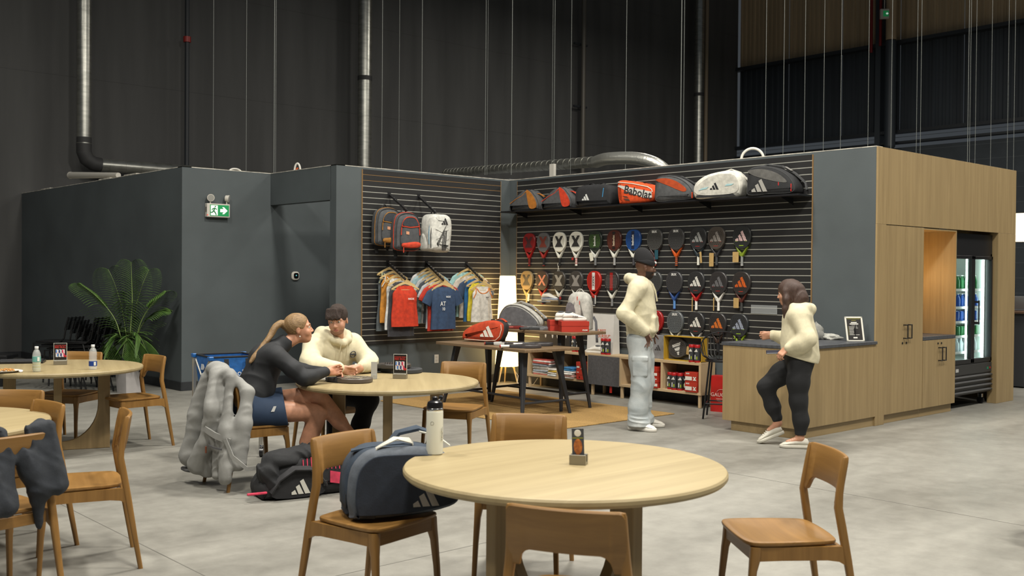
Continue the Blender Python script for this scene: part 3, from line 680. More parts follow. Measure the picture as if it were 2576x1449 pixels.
ROWS = [
 (2.06, [
  (10.939,'red padel racket with a dark X print, left end of the top row',dict(face=(128,24,26),frame_=RED,throat=RED,handle=BK,cap=RED,logo='x',lcol=(70,40,44),handle2=RED)),
  (10.638,'grey padel racket with a maroon X print, second in the top row',dict(face=(92,93,95),frame_=(110,112,114),throat=(150,40,34),handle=BK,cap=RED,logo='x',lcol=(120,56,46))),
  (10.315,'white padel racket with a white wrist loop hanging below its black grip',dict(face=WH,frame_=(214,212,198),throat=WH,handle=BK,cap=BK,logo='x',lcol=(52,52,52),strap=(220,220,210))),
  (9.986,'white padel racket with a red-banded white grip in the top row',dict(face=WH,frame_=(214,212,198),throat=WH,handle=WH,cap=WH,logo='x',lcol=(52,52,52),handle2=(160,30,30),tagk=((170,36,32),-0.050,-0.240,0.035,0.035,0))),
  (9.623,'black and green padel racket with a white swing tag in the top row',dict(face=(34,44,36),frame_=(60,130,50),throat=(214,214,206),handle=(110,112,112),cap=BK,logo='strip',lcol=(30,36,32),text_='babolat',hcol=(110,170,50),tagk=((224,222,206),-0.055,-0.215,0.06,0.115,14))),
  (9.274,'dark brown padel racket with pale vertical lettering and white throat in the top row',dict(face=(74,34,26),frame_=(60,40,34),throat=WH,handle=(150,150,148),cap=BK,logo='strip',lcol=(34,28,26),text_='babolat',tcol=(220,200,170),hcol=(130,70,50))),
  (8.937,'blue padel racket with white vertical lettering just above the beanie',dict(face=(26,70,132),frame_=(40,110,180),throat=WH,handle=(60,60,64),cap=BK,logo='strip',lcol=(28,40,66),text_='babolat',hcol=(20,40,80))),
  (8.573,'charcoal padel racket with a teal swing tag in the top row',dict(face=(66,66,64),frame_=(48,48,48),throat=(60,40,40),handle=(150,40,46),cap=(180,60,40),text_='SIUX',hole='ring',tagk=((28,76,90),0.042,-0.195,0.055,0.12,0),handle2=(120,110,106))),
  (8.223,'charcoal padel racket with an orange throat in the top row',dict(face=(60,60,60),frame_=(120,118,114),throat=ORG,handle=(70,60,58),cap=ORG,text_='SIUX',hole='ring',handle2=ORG)),
  (7.88,'dark padel racket with grey bars logo and white grip in the top row',dict(face=DK,frame_=(40,40,42),throat=(40,50,56),handle=WH,cap=(60,60,60),logo='bars',lcol=(150,152,150),trim=(150,40,36),tagk=('tan',0.055,-0.235,0.028,0.14,6))),
  (7.604,'brownish padel racket with grey bars logo and a kraft paper tag in the top row',dict(face=(70,64,58),frame_=(60,52,50),throat=(50,50,52),handle=(56,58,60),cap=BK,logo='bars',lcol=(138,132,126),trim=(150,50,40),tagk=('tan',-0.060,-0.265,0.065,0.165,0))),
  (7.234,'black padel racket with pinkish bars logo and lime trim, right end of top row',dict(face=(40,42,42),frame_=(52,58,56),throat=(120,140,40),handle=(130,132,130),cap=(200,200,196),logo='bars',lcol=(214,182,180),trim=LIM,tagk=('tan',-0.075,-0.235,0.085,0.125,0)))]),
 (1.512, [
  (10.984,'gold and black padel racket beside the lamp, left end of the middle row',dict(face=(132,112,74),frame_=(46,50,54),throat=(190,160,96),handle=(180,160,110),cap=BK,logo='x',lcol=(48,46,44),tagk=((214,210,196),0.055,-0.25,0.04,0.11,-6))),
  (10.656,'black padel racket with a glowing orange-pink X in the middle row',dict(face=(52,38,36),frame_=(64,60,60),throat=(200,56,34),handle=(50,50,52),cap=RED,logo='xo',lcol=(226,142,110))),
  (10.316,'dark padel racket with pale grey X and white twisted throat above the wall shoe',dict(face=(56,54,50),frame_=(90,82,70),throat=WH,handle=(60,56,50),cap=BK,logo='x',lcol=(168,164,152),tagk=((150,30,34),0.045,-0.245,0.035,0.04,0))),
  (9.979,'dark grey padel racket with grey X behind the pale backpack',dict(face=(62,60,58),frame_=(58,58,60),throat=WH,handle=(60,60,60),cap=BK,logo='x',lcol=(156,152,146))),
  (9.638,'glossy red padel racket with white vertical strip in the middle row',dict(face=(176,34,24),frame_=(190,40,28),throat=(180,34,24),handle=(60,60,62),cap=(210,210,206),logo='strip',lcol=(226,224,220),text_='XXXX',tcol=(70,60,60),hcol=(60,20,18),tagk=((190,190,186),0.042,-0.25,0.02,0.12,0))),
  (9.31,'black speckled padel racket with a red strip half hidden by the cream hoodie',dict(face=(46,44,44),frame_=(40,40,40),throat=WH,handle=(120,120,120),cap=BK,logo='strip',lcol=(150,26,24),hcol=(150,146,144))),
  (8.579,'charcoal padel racket with a lilac grip, right beside the beanie wearer',dict(face=(62,64,64),frame_=(50,56,58),throat=(40,44,78),handle=(178,168,190),cap=(190,196,150),text_='SIUX',hole='ring')),
  (8.248,'charcoal padel racket with a bright blue grip in the middle row',dict(face=(56,56,58),frame_=(44,50,60),throat=(44,74,132),handle=(84,132,190),cap=(60,80,150),text_='SIUX',hole='ring')),
  (7.904,'dark padel racket with white bars logo, red throat and white grip',dict(face=DK,frame_=(120,36,34),throat=(170,26,26),handle=(226,224,216),cap=WH,logo='bars',lcol=(220,220,212),trim=(150,34,30),tagk=('tan',-0.045,-0.27,0.012,0.18,0))),
  (7.568,'padel racket with a thick white rim and white handle in the middle row',dict(face=(48,46,46),frame_=(222,220,212),throat=(222,220,212),handle=(222,220,212),cap=WH,logo='bars',lcol=(104,104,106),trim=(150,34,30),tagk=('tan',-0.055,-0.26,0.014,0.16,0))),
  (7.233,'dark padel racket with orange bars logo in the middle row, kraft tag beside its grip',dict(face=(48,44,42),frame_=(96,62,50),throat=(80,40,32),handle=(56,56,54),cap=BK,logo='bars',lcol=(200,92,32),trim=(170,50,34),tagk=('tan',-0.062,-0.235,0.075,0.12,0)))]),
 (1.008, [
  (8.553,'bright red padel racket in the bottom row beside the jeans pocket',dict(face=(152,26,24),frame_=(140,24,24),throat=(60,30,30),handle=BK,cap=BK,text_='SIUX',hole='ring',hcol=(60,22,22))),
  (8.229,'padel racket with off-white rim and dark mesh face in the bottom row',dict(face=(86,90,92),frame_=(210,206,186),throat=(206,200,176),handle=(190,190,180),cap=WH,text_='SIUX',hole='ring')),
  (7.898,'dark padel racket with white bars logo and white throat in the bottom row',dict(face=DK,frame_=(110,36,34),throat=(214,210,202),handle=BK,cap=BK,logo='bars',lcol=(220,220,212),trim=(150,34,30))),
  (7.573,'dark padel racket with orange bars logo in the bottom row, behind the bar stool',dict(face=(46,44,44),frame_=(120,56,44),throat=(60,46,40),handle=BK,cap=BK,logo='bars',lcol=(204,110,44),trim=(170,50,34))),
  (7.26,'dark padel racket with blue-grey bars logo and lime throat, right end of bottom row',dict(face=(44,46,48),frame_=(70,84,76),throat=(140,166,40),handle=(60,60,60),cap=BK,logo='bars',lcol=(146,154,170),trim=LIM))]),
]
for z, row in ROWS:
    for (y, lab, kw_) in row:
        t = thing('padel_racket', lab, 'racket', (XR-0.019-0.0195, y, z), 0, 'padel rackets hung on the slat wall')
        racket_parts(t, **kw_)
# clear price holder on the slats
ph = thing('price_holder', 'clear plastic price holder on the racket slats behind the walking woman', 'holder', (XR-0.024, 6.93, 1.21))
MB().box((0,0,0),(0.003,0.36,0.10),0.001).build('pocket', mat('clear acrylic',(225,230,230),0.08,alpha=0.16), ph, smooth=0)
MB().box((-0.002,0,-0.048),(0.006,0.36,0.006)).build('lip', mat('clear acrylic edge',(180,184,182),0.2,alpha=0.5), ph, smooth=0)
# ------------------------------------------------------------------ bags: side outline (x along the bag, z up), depth along y, rounded rims
def bag_shell(poly, D, rim=0.03, bulge=0.018, n=1):
    m = MB()
    def rg(p, y): return [(a, y, b) for a, b in p]
    i1, i2, i3 = inset(poly, rim*0.30), inset(poly, rim), inset(poly, rim*2.4)
    m.ring_loft([rg(i3,-bulge), rg(i2,-bulge*0.45), rg(i1,rim*0.30), rg(poly,rim), rg(poly,D-rim), rg(i1,D-rim*0.3), rg(i2,D)])
    return m
def piping(poly, y, r=0.004, closed=True): return MB().tube([(a,y,b) for a,b in poly], r, 6, closed=closed)
def panel(poly, y0, th=0.004): return MB().prism([(a,b) for a,b in poly], 0, th, 0, Matrix(((1,0,0,0),(0,0,-1,y0),(0,1,0,0),(0,0,0,1))))
XZ = Matrix(((1,0,0,0),(0,0,-1,0),(0,1,0,0),(0,0,0,1)))      # lettering plane facing -y
def XZat(x, y, z, rz=0): return Matrix.Translation((x,y,z)) @ XZ @ Matrix.Rotation(R(rz),4,'Z')
def carry(t, x0, x1, z, h, y, m, w_=0.035):
    pts = [(x0+(x1-x0)*k/12, y, z+h*math.sin(PI*k/12)) for k in range(13)]
    return MB().ribbon(pts, (0,1,0), w_, 0.006).build('handle', m, t)
GRYF, DKF, BLKF = fabric((74,75,76)), fabric((52,53,54)), fabric((34,35,37))
shelf_z = 2.518
sh = thing('bag_shelf', 'long black shelf carrying the row of racket bags above the rackets', 'shelf', (10.108, 8.80, shelf_z-0.022))
MB().box((0,0,0.011),(0.284,4.97,0.022),0.002).build('board', M_BLACK, sh, smooth=0)
for y in (-2.25,-1.1,0,1.1,2.2):
    MB().prism([(0.13,0),(-0.10,0),(-0.10,-0.014),(0.13,-0.085)], -0.004, 0.004, 0, TR((0,y,0),(R(90),0,0))).build('bracket', M_BLACK, sh, smooth=0)
def on_shelf(name, ycen, label, turn=0.0, X=9.985): return thing(name, label, 'bag', (X, ycen, shelf_z), R(-90+turn), 'racket bags on the long shelf')
def duffel(t, poly, D, body, side=None, pipes=None, bulge=0.02):
    s_ = bag_shell(poly, D, 0.028, bulge).build('body', body, t, 50)
    return s_
# two arched bags
arch = spline([(-0.26,0.0),(0.20,0.0),(0.265,0.03),(0.262,0.10),(0.20,0.20),(0.09,0.285),(-0.03,0.275),(-0.15,0.205),(-0.25,0.115),(-0.275,0.04)], 4)
for yc, acc, lab in ((10.80,(170,106,34),'grey racket bag with mustard trim, leftmost on the long shelf'),(10.14,(196,58,28),'grey racket bag with red-orange trim, second on the long shelf')):
    t = on_shelf('racket_bag', yc, lab, 6); A = fabric(acc)
    duffel(t, arch, 0.22, GRYF)
    panel(spline([(0.10,0.272),(0.17,0.215),(0.245,0.10),(0.24,0.025),(0.13,0.02),(0.085,0.13),(0.06,0.272)],3), -0.019, 0.004).build('side_flash', A, t)
    piping([(-0.255,0.10),(-0.13,0.165),(-0.02,0.205),(0.05,0.262)], -0.016, 0.006, False).build('zip', A, t)
    piping(inset(arch,0.006), 0.012, 0.005).build('piping', DKF, t)
    carry(t, -0.06, 0.12, 0.268, 0.035, 0.12, BLKF)
    MB().ribbon([(0.12,0.10,0.24),(0.2,0.12,0.23),(0.27,0.14,0.19)],(0,1,0),0.04,0.008).build('strap', A, t)
# black bag with white bars
t = on_shelf('racket_bag', 9.45, 'black racket bag with white bars logo on the long shelf, left of the orange bag', 12)
bl = spline([(-0.26,0.0),(0.0,0.0),(0.24,0.0),(0.29,0.05),(0.30,0.15),(0.27,0.25),(0.16,0.285),(0.0,0.285),(-0.17,0.28),(-0.26,0.24),(-0.285,0.13),(-0.28,0.04)], 4)
duffel(t, bl, 0.24, BLKF); piping(inset(bl,0.03), -0.006, 0.004).build('seam', DKF, t)
bars_logo(MB(), XZat(-0.10,-0.021,0.12), 0.085).build('emblem', solid((206,208,204)), t)
MB().box((0.17,-0.02,0.17),(0.010,0.006,0.12),0.002,rot=(0,R(8),0)).build('zip', solid((60,140,190)), t)
carry(t, -0.14, -0.02, 0.28, 0.03, 0.10, BLKF); carry(t, 0.03, 0.15, 0.28, 0.03, 0.10, BLKF)
# orange bag
t = on_shelf('racket_bag', 8.70, 'bright orange racket bag with large dark lettering on a white band', 3); ORF = fabric((214,78,30))
ob = spline([(-0.24,0.0),(-0.02,0.0),(0.22,0.01),(0.29,0.05),(0.315,0.12),(0.27,0.20),(0.13,0.245),(-0.05,0.285),(-0.24,0.31),(-0.30,0.28),(-0.30,0.14),(-0.275,0.02)], 4)
duffel(t, ob, 0.24, ORF, bulge=0.012)
panel([(-0.285,0.235),(-0.25,0.245),(0.265,0.135),(0.275,0.06),(0.14,0.065),(-0.12,0.155)], -0.0125).build('band', solid((206,204,196)), t, smooth=0)
text('lettering', 'Babolat', 0.145, solid((54,52,52)), t, XZat(0.045,-0.0175,0.135,-13.5), bold=0.003, sx=1.02)
panel([(-0.20,0.105),(-0.13,0.095),(-0.105,0.075),(-0.165,0.085)], -0.0125).build('mark', solid((80,60,50)), t, smooth=0)
panel([(-0.18,0.07),(-0.10,0.062),(-0.075,0.035),(-0.145,0.042)], -0.0125).build('mark', solid((80,60,50)), t, smooth=0)
piping([(-0.28,0.285),(-0.05,0.255),(0.20,0.20),(0.262,0.165),(0.275,0.13)], -0.008, 0.006, False).build('zip', solid((214,208,196)), t)
carry(t, -0.25, -0.08, 0.295, 0.02, 0.10, BLKF); carry(t, 0.02, 0.18, 0.245, 0.025, 0.10, BLKF)
# dark bag with orange panel
t = on_shelf('racket_bag', 8.08, 'dark grey racket bag with an orange upper panel on the long shelf', 8)
db = spline([(-0.25,0.0),(0.0,0.0),(0.24,0.01),(0.275,0.06),(0.255,0.14),(0.17,0.23),(0.03,0.30),(-0.13,0.325),(-0.25,0.30),(-0.275,0.15)], 4)
duffel(t, db, 0.24, GRYF); piping(inset(db,0.012), 0.004, 0.006).build('piping', DKF, t)
panel(spline([(-0.25,0.27),(-0.10,0.285),(0.06,0.235),(0.19,0.14),(0.14,0.11),(-0.06,0.19)],3), -0.019).build('side_flash', fabric((168,66,24)), t)
MB().box((0.262,0.0,0.06),(0.012,0.02,0.075),0.003).build('zip_pull', solid((214,70,30)), t)
MB().ribbon([(-0.20,0.1,0.31),(-0.1,0.1,0.335),(0.05,0.1,0.31),(0.18,0.12,0.24),(0.28,0.16,0.17)],(0,1,0),0.05,0.012).build('strap', DKF, t)
# white bag
t = on_shelf('racket_bag', 7.42, 'white racket bag with small dark bars logo on the long shelf', 14); WF = fabric((205,203,192))
wb = spline([(-0.22,0.0),(0.02,0.0),(0.25,0.01),(0.30,0.06),(0.305,0.18),(0.27,0.28),(0.16,0.325),(0.0,0.315),(-0.17,0.275),(-0.29,0.19),(-0.315,0.09),(-0.29,0.02)], 4)
duffel(t, wb, 0.20, WF)
bag_shell(wb, 0.06, 0.02, 0.0).build('back_panel', BLKF, t, 50, loc=(0.03,0.20,0))
panel(spline([(-0.27,0.14),(-0.1,0.255),(0.08,0.285),(0.22,0.26),(0.27,0.15),(0.23,0.06),(0.0,0.04),(-0.2,0.045),(-0.275,0.08)],3), -0.0195, 0.003).build('front_panel', fabric((182,180,170)), t)
panel([(-0.27,0.015),(0.24,0.02),(0.20,0.05),(-0.25,0.045)], -0.014).build('base_panel', BLKF, t, smooth=0)
bars_logo(MB(), XZat(-0.03,-0.023,0.145), 0.085).build('emblem', solid((40,40,42)), t)
panel([(-0.23,0.10),(-0.13,0.115),(-0.10,0.14),(-0.19,0.125)], -0.0225).build('flash', solid((150,186,190)), t, smooth=0)
panel([(0.10,0.14),(0.18,0.145),(0.215,0.165),(0.13,0.165)], -0.0225).build('flash', solid((150,186,190)), t, smooth=0)
piping(inset(wb,0.035), -0.004, 0.004).build('zip', solid((110,150,164)), t)
MB().ribbon([(0.05,0.09,0.318),(0.14,0.09,0.345),(0.24,0.12,0.305),(0.33,0.18,0.20)],(0,1,0),0.045,0.012).build('strap', WF, t)
# large black bag at the right end
t = on_shelf('racket_bag', 6.68, 'large black racket bag with grey bars logo at the right end of the long shelf', 10)
kb = spline([(-0.28,0.0),(0.0,0.0),(0.22,0.0),(0.295,0.04),(0.285,0.12),(0.22,0.215),(0.10,0.295),(-0.05,0.335),(-0.20,0.335),(-0.285,0.29),(-0.30,0.14)], 4)
duffel(t, kb, 0.26, BLKF, bulge=0.022)
panel(spline([(-0.27,0.29),(-0.10,0.30),(0.08,0.245),(0.20,0.145),(0.12,0.14),(-0.08,0.19),(-0.22,0.24)],3), -0.021).build('side_flash', fabric((88,87,84)), t)
bars_logo(MB(), XZat(-0.13,-0.024,0.115), 0.145).build('emblem', solid((150,148,142)), t)
MB().box((0.10,-0.02,0.13),(0.010,0.006,0.05)).build('zip_pull', solid((180,36,32)), t); MB().box((0.245,-0.008,0.075),(0.012,0.02,0.085),0.003).build('zip_pull', solid((180,36,32)), t)
piping(inset(kb,0.020), -0.002, 0.006).build('piping', DKF, t)
MB().ribbon([(-0.20,0.12,0.335),(-0.08,0.12,0.36),(0.08,0.13,0.335),(0.22,0.17,0.25),(0.33,0.20,0.14),(0.35,0.2,0.06)],(0,1,0),0.06,0.015).build('strap', GRYF, t)
MB().box((0.16,0.13,0.300),(0.09,0.055,0.012),0.003,rot=(0,R(32),0)).build('name_patch', solid((130,128,124)), t)
# ------------------------------------------------------------------ waterfall arms, hangers and clothes
HGW = wood('pale hanger wood', (196,168,112), (214,188,134), 0, 0.5, 8.0)
def arm(X, z0, label, y1, z1):
    t = thing('waterfall_arm', label, 'display arm', (X, YA-0.019, z0), 0, 'waterfall arms on the apparel slats')
    dy, dz = y1-(YA-0.019), z1-z0; L = math.hypot(dy, dz); a = math.atan2(-dz, -dy)
    M = TR((0,0,0),(a,0,0))
    MB().box((0,-0.004,-0.01),(0.05,0.008,0.09),0.002).build('bracket', M_BLACK, t)
    MB().box((0,-L/2,0),(0.024,L,0.026),0.003,0,M).build('bar', M_BLACK, t)
    m = MB()
    for k in range(7): m.cyl((-0.014,-L*(0.12+0.13*k),0.016),(0.014,-L*(0.12+0.13*k),0.016),0.006,n=8,M=M)
    m.build('stop_pins', M_CHROME, t); return t
arm(8.063,2.662,'upper black display arm holding the two grey backpacks',10.992,2.426)
arm(8.557,2.664,'upper black display arm holding the white backpack',11.005,2.418)
ARMS = [(8.044,1.74,10.991,1.519),(8.702,1.743,11.014,1.504),(9.42,1.741,11.036,1.504)]
for (X,z0,y1,z1), lab in zip(ARMS, ('lower black display arm holding the tank tops','lower black display arm holding the grey and navy t-shirts','lower black display arm nearest the floor lamp')):
    arm(X, z0, lab, y1, z1)
def hanger(X, y, z, label, turn):
    t = thing('clothes_hanger', label, 'hanger', (X,y,z), R(turn), 'wooden hangers on the waterfall arms')
    pts = [(0.0,0,0.0),(0.012,0,0.012),(0.0,0,0.026),(-0.012,0,0.012)]
    MB().tube([(0,0,-0.055),(0,0,-0.03),(0.014,0,-0.012),(0.016,0,0.010),(0.004,0,0.024),(-0.012,0,0.018)],0.002,6).build('hook', M_CHROME, t)
    m = MB(); rings = []
    for k in range(21):
        x = -0.215+0.43*k/20; zc = -0.058-0.085*(abs(x)/0.215)**1.25; h = 0.016-0.006*abs(x)/0.215
        rings.append([(x,-0.010-0.014*(abs(x)/0.215)**2,zc+h),(x,0.006-0.014*(abs(x)/0.215)**2,zc+h),(x,0.006-0.014*(abs(x)/0.215)**2,zc-h),(x,-0.010-0.014*(abs(x)/0.215)**2,zc-h)])
    m.ring_loft(rings).build('shoulder_bar', HGW, t, 50)
    MB().cyl((-0.19,-0.012,-0.150),(0.19,-0.012,-0.150),0.0045,n=8).build('trouser_bar', HGW, t); return t
def garment_body(kind, hw, L, seed, neck=0.10):
    m = MB(); rnd = random.Random(seed); ph = rnd.uniform(0,6); n = 40; rings = []
    for i in range(15):
        v = i/14
        if kind == 'tee':
            w_ = hw*(0.86+0.14*min(1,v*5))*(1-0.04*math.sin(PI*v)); slope = 0.30*(1-min(1,v*6)); t = 0.012+0.035*min(1,v*3)
        else:
            arm_ = min(1, max(0,(v-0.05)/0.20)); w_ = hw*(0.66+0.34*arm_*arm_*(3-2*arm_))*(1-0.10*math.sin(PI*min(1,v*1.15))**2+0.06*v); slope = 0.24*(1-min(1,v*7)); t = 0.010+0.030*min(1,v*3)
        ring = []
        for k in range(n):
            a = 2*PI*k/n; x = w_*math.copysign(abs(math.cos(a))**0.75, math.cos(a)); y = t*math.copysign(abs(math.sin(a))**0.8, math.sin(a))
            z = -0.075-slope*abs(x)*0.9-v*(L-0.0)
            if v < 0.25:
                s_ = max(0, 1-(abs(x)/neck)**2); d_ = (0.10 if kind != 'tee' else 0.055) if math.sin(a) < 0 else 0.015
                z -= s_*d_*(1-v/0.25)
            y += 0.010*v*math.sin(x/hw*7+ph)+0.006*v*math.sin(x/hw*15+2*ph); x += 0.006*v*math.sin(ph+6*v)
            ring.append((x, y, z))
        rings.append(ring)
    m.ring_loft(rings); return m
def garment(X, y, z, turn, kind, col, label, hw=0.215, L=0.62, seed=1, sleeve=None, trim=None, panel_=None, print_=None):
    t = thing('t_shirt' if kind == 'tee' else 'tank_top', label, 'shirt', (X,y-0.006,z), R(turn), 'clothes on the apparel wall')
    body = garment_body(kind, hw, L, seed).build('body', fabric(col), t, 60)
    if kind == 'tee':
        for s in (-1,1):
            pts = [(s*hw*0.72,0,-0.150),(s*(hw+0.015),0,-0.205),(s*(hw+0.065),0.0,-0.29),(s*(hw+0.085),0.0,-0.335)]
            MB().tube(pts,[0.055,0.072,0.078,0.080],14,sx=0.30,sy=1.0,up=(0,1,0)).build('sleeve', fabric(sleeve or col), t, 60)
    if trim:
        pts = [(0.105*math.cos(a),-0.026 if math.sin(a) < 0 else 0.012,-0.100-0.012-(0.085 if math.sin(a)<0 else 0.0)*abs(math.sin(a))) for a in [2*PI*k/20 for k in range(20)]]
        MB().tube(pts,0.007,6,closed=True).build('neck_trim', fabric(trim), t, 60)
        for s in (-1,1):
            MB().tube([(s*hw*0.67,-0.012,-0.115),(s*hw*0.72,-0.025,-0.19),(s*hw*0.95,-0.025,-0.255)],0.007,6).build('armhole_trim', fabric(trim), t, 60)
    if panel_:
        c, pts = panel_
        MB().prism(pts, 0, 0.002, 0, XZat(0,-0.052,0)).build('panel', fabric(c), t, smooth=0)
    for (txt, sz, px, pz, c, sx) in (print_ or ()):
        text('lettering', txt, sz, solid(c), t, XZat(px,-0.060,pz), bold=0.001, sx=sx)
    return t
def rail(i, k, n): 
    X, z0, y1, z1 = ARMS[i]; f = 0.10+0.86*k/(n-1); y0 = YA-0.019
    return X, y0+(y1-y0)*f, z0+(z1-z0)*f+0.004
G = [
 [('tank',(78,84,86),'charcoal tennis dress with pale lime straps at the back of the left arm',dict(L=0.82,trim=(186,190,150),hw=0.205)),
  ('tank',(190,128,46),'mustard and white tank top behind the white one on the left arm',dict(L=0.66,trim=(216,214,206),hw=0.20)),
  ('tank',(206,206,202),'white tank top in the middle of the left arm',dict(L=0.70,hw=0.195)),
  ('tank',(62,62,66),'black tank top just behind the red one on the left arm',dict(L=0.74,hw=0.195)),
  ('tank',(186,52,24),'bright red tank top at the front of the left arm',dict(L=0.56,hw=0.20,print_=(('NOX',0.035,0.06,-0.27,(230,226,220),1.2),)))],
 [('tee',(196,196,194),'off-white t-shirt at the back of the middle arm',dict(L=0.74)),
  ('tee',(150,178,182),'pale teal t-shirt second from the wall on the middle arm',dict(L=0.70)),
  ('tee',(170,172,172),'light grey t-shirt third from the wall on the middle arm',dict(L=0.66)),
  ('tee',(58,64,70),'dark slate t-shirt between two grey ones on the middle arm',dict(L=0.62)),
  ('tee',(164,166,168),'grey t-shirt behind the red one on the middle arm',dict(L=0.66)),
  ('tee',(176,48,30),'red t-shirt directly behind the navy one on the middle arm',dict(L=0.66)),
  ('tee',(46,66,94),'navy t-shirt with white chest print at the front of the middle arm',dict(L=0.60,print_=(('NOX',0.035,0.045,-0.235,(214,216,216),1.0),('AT',0.085,-0.05,-0.33,(222,224,222),0.9),('10',0.06,-0.04,-0.40,(222,224,222),0.9))))],
 [('tee',(150,188,184),'mint t-shirt at the back of the right arm',dict(L=0.66)),
  ('tee',(198,188,174),'beige t-shirt second on the right arm',dict(L=0.62)),
  ('tee',(36,92,138),'blue t-shirt with navy and mint sleeves on the right arm',dict(L=0.62,sleeve=(48,66,92))),
  ('tank',(204,188,50),'yellow tank top peeking out behind the white one on the right arm',dict(L=0.56,hw=0.19)),
  ('tank',(210,206,196),'white tank top with orange edging at the front of the right arm',dict(L=0.52,hw=0.18,trim=(214,124,50),print_=(('NOX',0.022,0.05,-0.25,(60,50,50),1.0),)))],
]
for i, lst in enumerate(G):
    for k, (kind, col, lab, kw_) in enumerate(lst):
        X, y, z = rail(i, k, len(lst)); tn = random.Random(i*20+k).uniform(-5,5)
        hanger(X, y, z, 'wooden hanger of the '+lab.split(' at ')[0].split(' behind ')[0].split(' directly ')[0].split(' second ')[0].split(' third ')[0].split(' in the ')[0].split(' just ')[0].split(' between ')[0].split(' peeking ')[0].split(' with white')[0].split(' with orange')[0].split(' on the ')[0]+' on the %s arm' % ('left','middle','right')[i], tn)
        garment(X, y, z, tn, kind, col, lab, seed=i*20+k, **kw_)
# ------------------------------------------------------------------ backpacks on the upper arms
def backpack(name, loc, turn, poly, D, col, label, tilt=0, name_group='backpacks hung on the upper arms'):
    t = thing(name, label, 'backpack', loc, R(turn), name_group)
    bag_shell(poly, D, 0.04, 0.02).build('body', fabric(col), t, 50); return t
bpo = spline([(-0.17,0.02),(0,0.0),(0.17,0.02),(0.185,0.12),(0.18,0.33),(0.135,0.46),(0.0,0.50),(-0.135,0.46),(-0.18,0.33),(-0.185,0.12)], 4)
for (loc, tn, acc, lab) in (((7.90,11.16,1.965),-8,(150,104,44),'grey backpack with mustard piping hung behind the red-trimmed one'),((8.04,10.93,1.90),-10,(190,62,36),'grey backpack with red-orange zips hung on the upper arm')):
    t = backpack('backpack', loc, tn, bpo, 0.19, (78,80,82), lab); A = fabric(acc)
    piping(bpo, 0.055, 0.008).build('piping', A, t, 60); piping(inset(bpo,0.012), 0.0, 0.005).build('piping', DKF, t, 60)
    pk = spline([(-0.125,0.07),(0.0,0.06),(0.125,0.07),(0.135,0.20),(0.12,0.34),(0.07,0.42),(0.0,0.435),(-0.07,0.42),(-0.12,0.34),(-0.135,0.20)],4)
    bag_shell(pk, 0.05, 0.015, 0.012).build('front_pocket', fabric((74,76,78)), t, 50, loc=(0.01,-0.045,0))
    o = piping([p for p in pk if p[1] > 0.20], -0.048, 0.007, False).build('pocket_zip', A, t, 60); o.location = (0.01,0,0)
    panel(spline([(-0.11,0.335),(0,0.315),(0.12,0.335),(0.075,0.41),(0.0,0.425),(-0.07,0.41)],3), -0.058, 0.004).build('mesh_panel', fabric((50,54,60)), t)
    piping([(-0.125,0.315),(0,0.300),(0.135,0.315)], -0.060, 0.007, False).build('zip', A, t)
    panel([(-0.06,0.21),(-0.015,0.205),(-0.015,0.245),(-0.06,0.25)], -0.060, 0.003).build('patch', solid((206,150,116)), t, smooth=0)
    bag_shell(spline([(-0.12,0.045),(0.0,0.03),(0.13,0.045),(0.138,0.10),(0.06,0.115),(-0.06,0.10),(-0.12,0.09)],3), 0.03, 0.01, 0.01).build('lower_pocket', A, t, 50, loc=(0.01,-0.065,0))
    MB().box((-0.10,-0.07,0.005),(0.010,0.006,0.07)).build('zip_pull', A, t)
    carry(t, -0.05, 0.05, 0.49, 0.06, 0.15, DKF, 0.025)
    MB().ribbon([(-0.10,0.19,0.40),(-0.12,0.23,0.2),(-0.10,0.2,0.0),(-0.08,0.20,-0.10)],(1,0,0),0.05,0.01).build('shoulder_strap', BLKF, t)
    MB().ribbon([(0.10,0.19,0.40),(0.12,0.23,0.2),(0.10,0.2,0.0),(0.07,0.20,-0.06)],(1,0,0),0.03,0.006).build('shoulder_strap', BLKF, t)
t = backpack('backpack', (8.60,10.93,1.895), 4, spline([(-0.16,0.02),(0,0.0),(0.15,0.0),(0.175,0.10),(0.20,0.30),(0.185,0.44),(0.12,0.50),(0.0,0.505),(-0.10,0.505),(-0.165,0.46),(-0.185,0.30),(-0.18,0.10)],4), 0.24, (202,202,194), 'white backpack with black bars logo and three black stripes')
WP = fabric((202,202,194))
bars_logo(MB(), XZat(0.03,-0.024,0.41), 0.09).build('emblem', solid((48,48,50)), t)
for k in range(3): MB().box((0.0+0.026*k,-0.023,0.15),(0.013,0.004,0.27),0.0,rot=(0,R(5),0)).build('stripe', solid((30,30,32)), t, smooth=0)
o = bag_shell(spline([(-0.05,0.02),(0.06,0.03),(0.07,0.12),(0.03,0.22),(-0.03,0.24),(-0.07,0.12)],3), 0.05, 0.015, 0.01).build('side_pocket', WP, t, 50, loc=(-0.195,0.16,0.0), rot=(0,0,R(-80)))
piping([(-0.178,0.05,0)[:2],(-0.182,0.22),(-0.165,0.36),(-0.12,0.46)], 0.02, 0.006, False).build('zip', solid((40,44,48)), t)
piping([(-0.186,0.10),(-0.190,0.26),(-0.175,0.38)], 0.05, 0.005, False).build('zip', solid((80,140,170)), t)
MB().tube([(-0.13,-0.02,0.30),(-0.02,-0.024,0.26),(0.10,-0.022,0.30),(0.0,-0.024,0.20),(-0.12,-0.024,0.17),(0.0,-0.024,0.12),(0.12,-0.022,0.18)],0.0025,5).build('bungee_cord', solid((120,120,116)), t)
carry(t, -0.04, 0.05, 0.50, 0.05, 0.19, BLKF, 0.025)
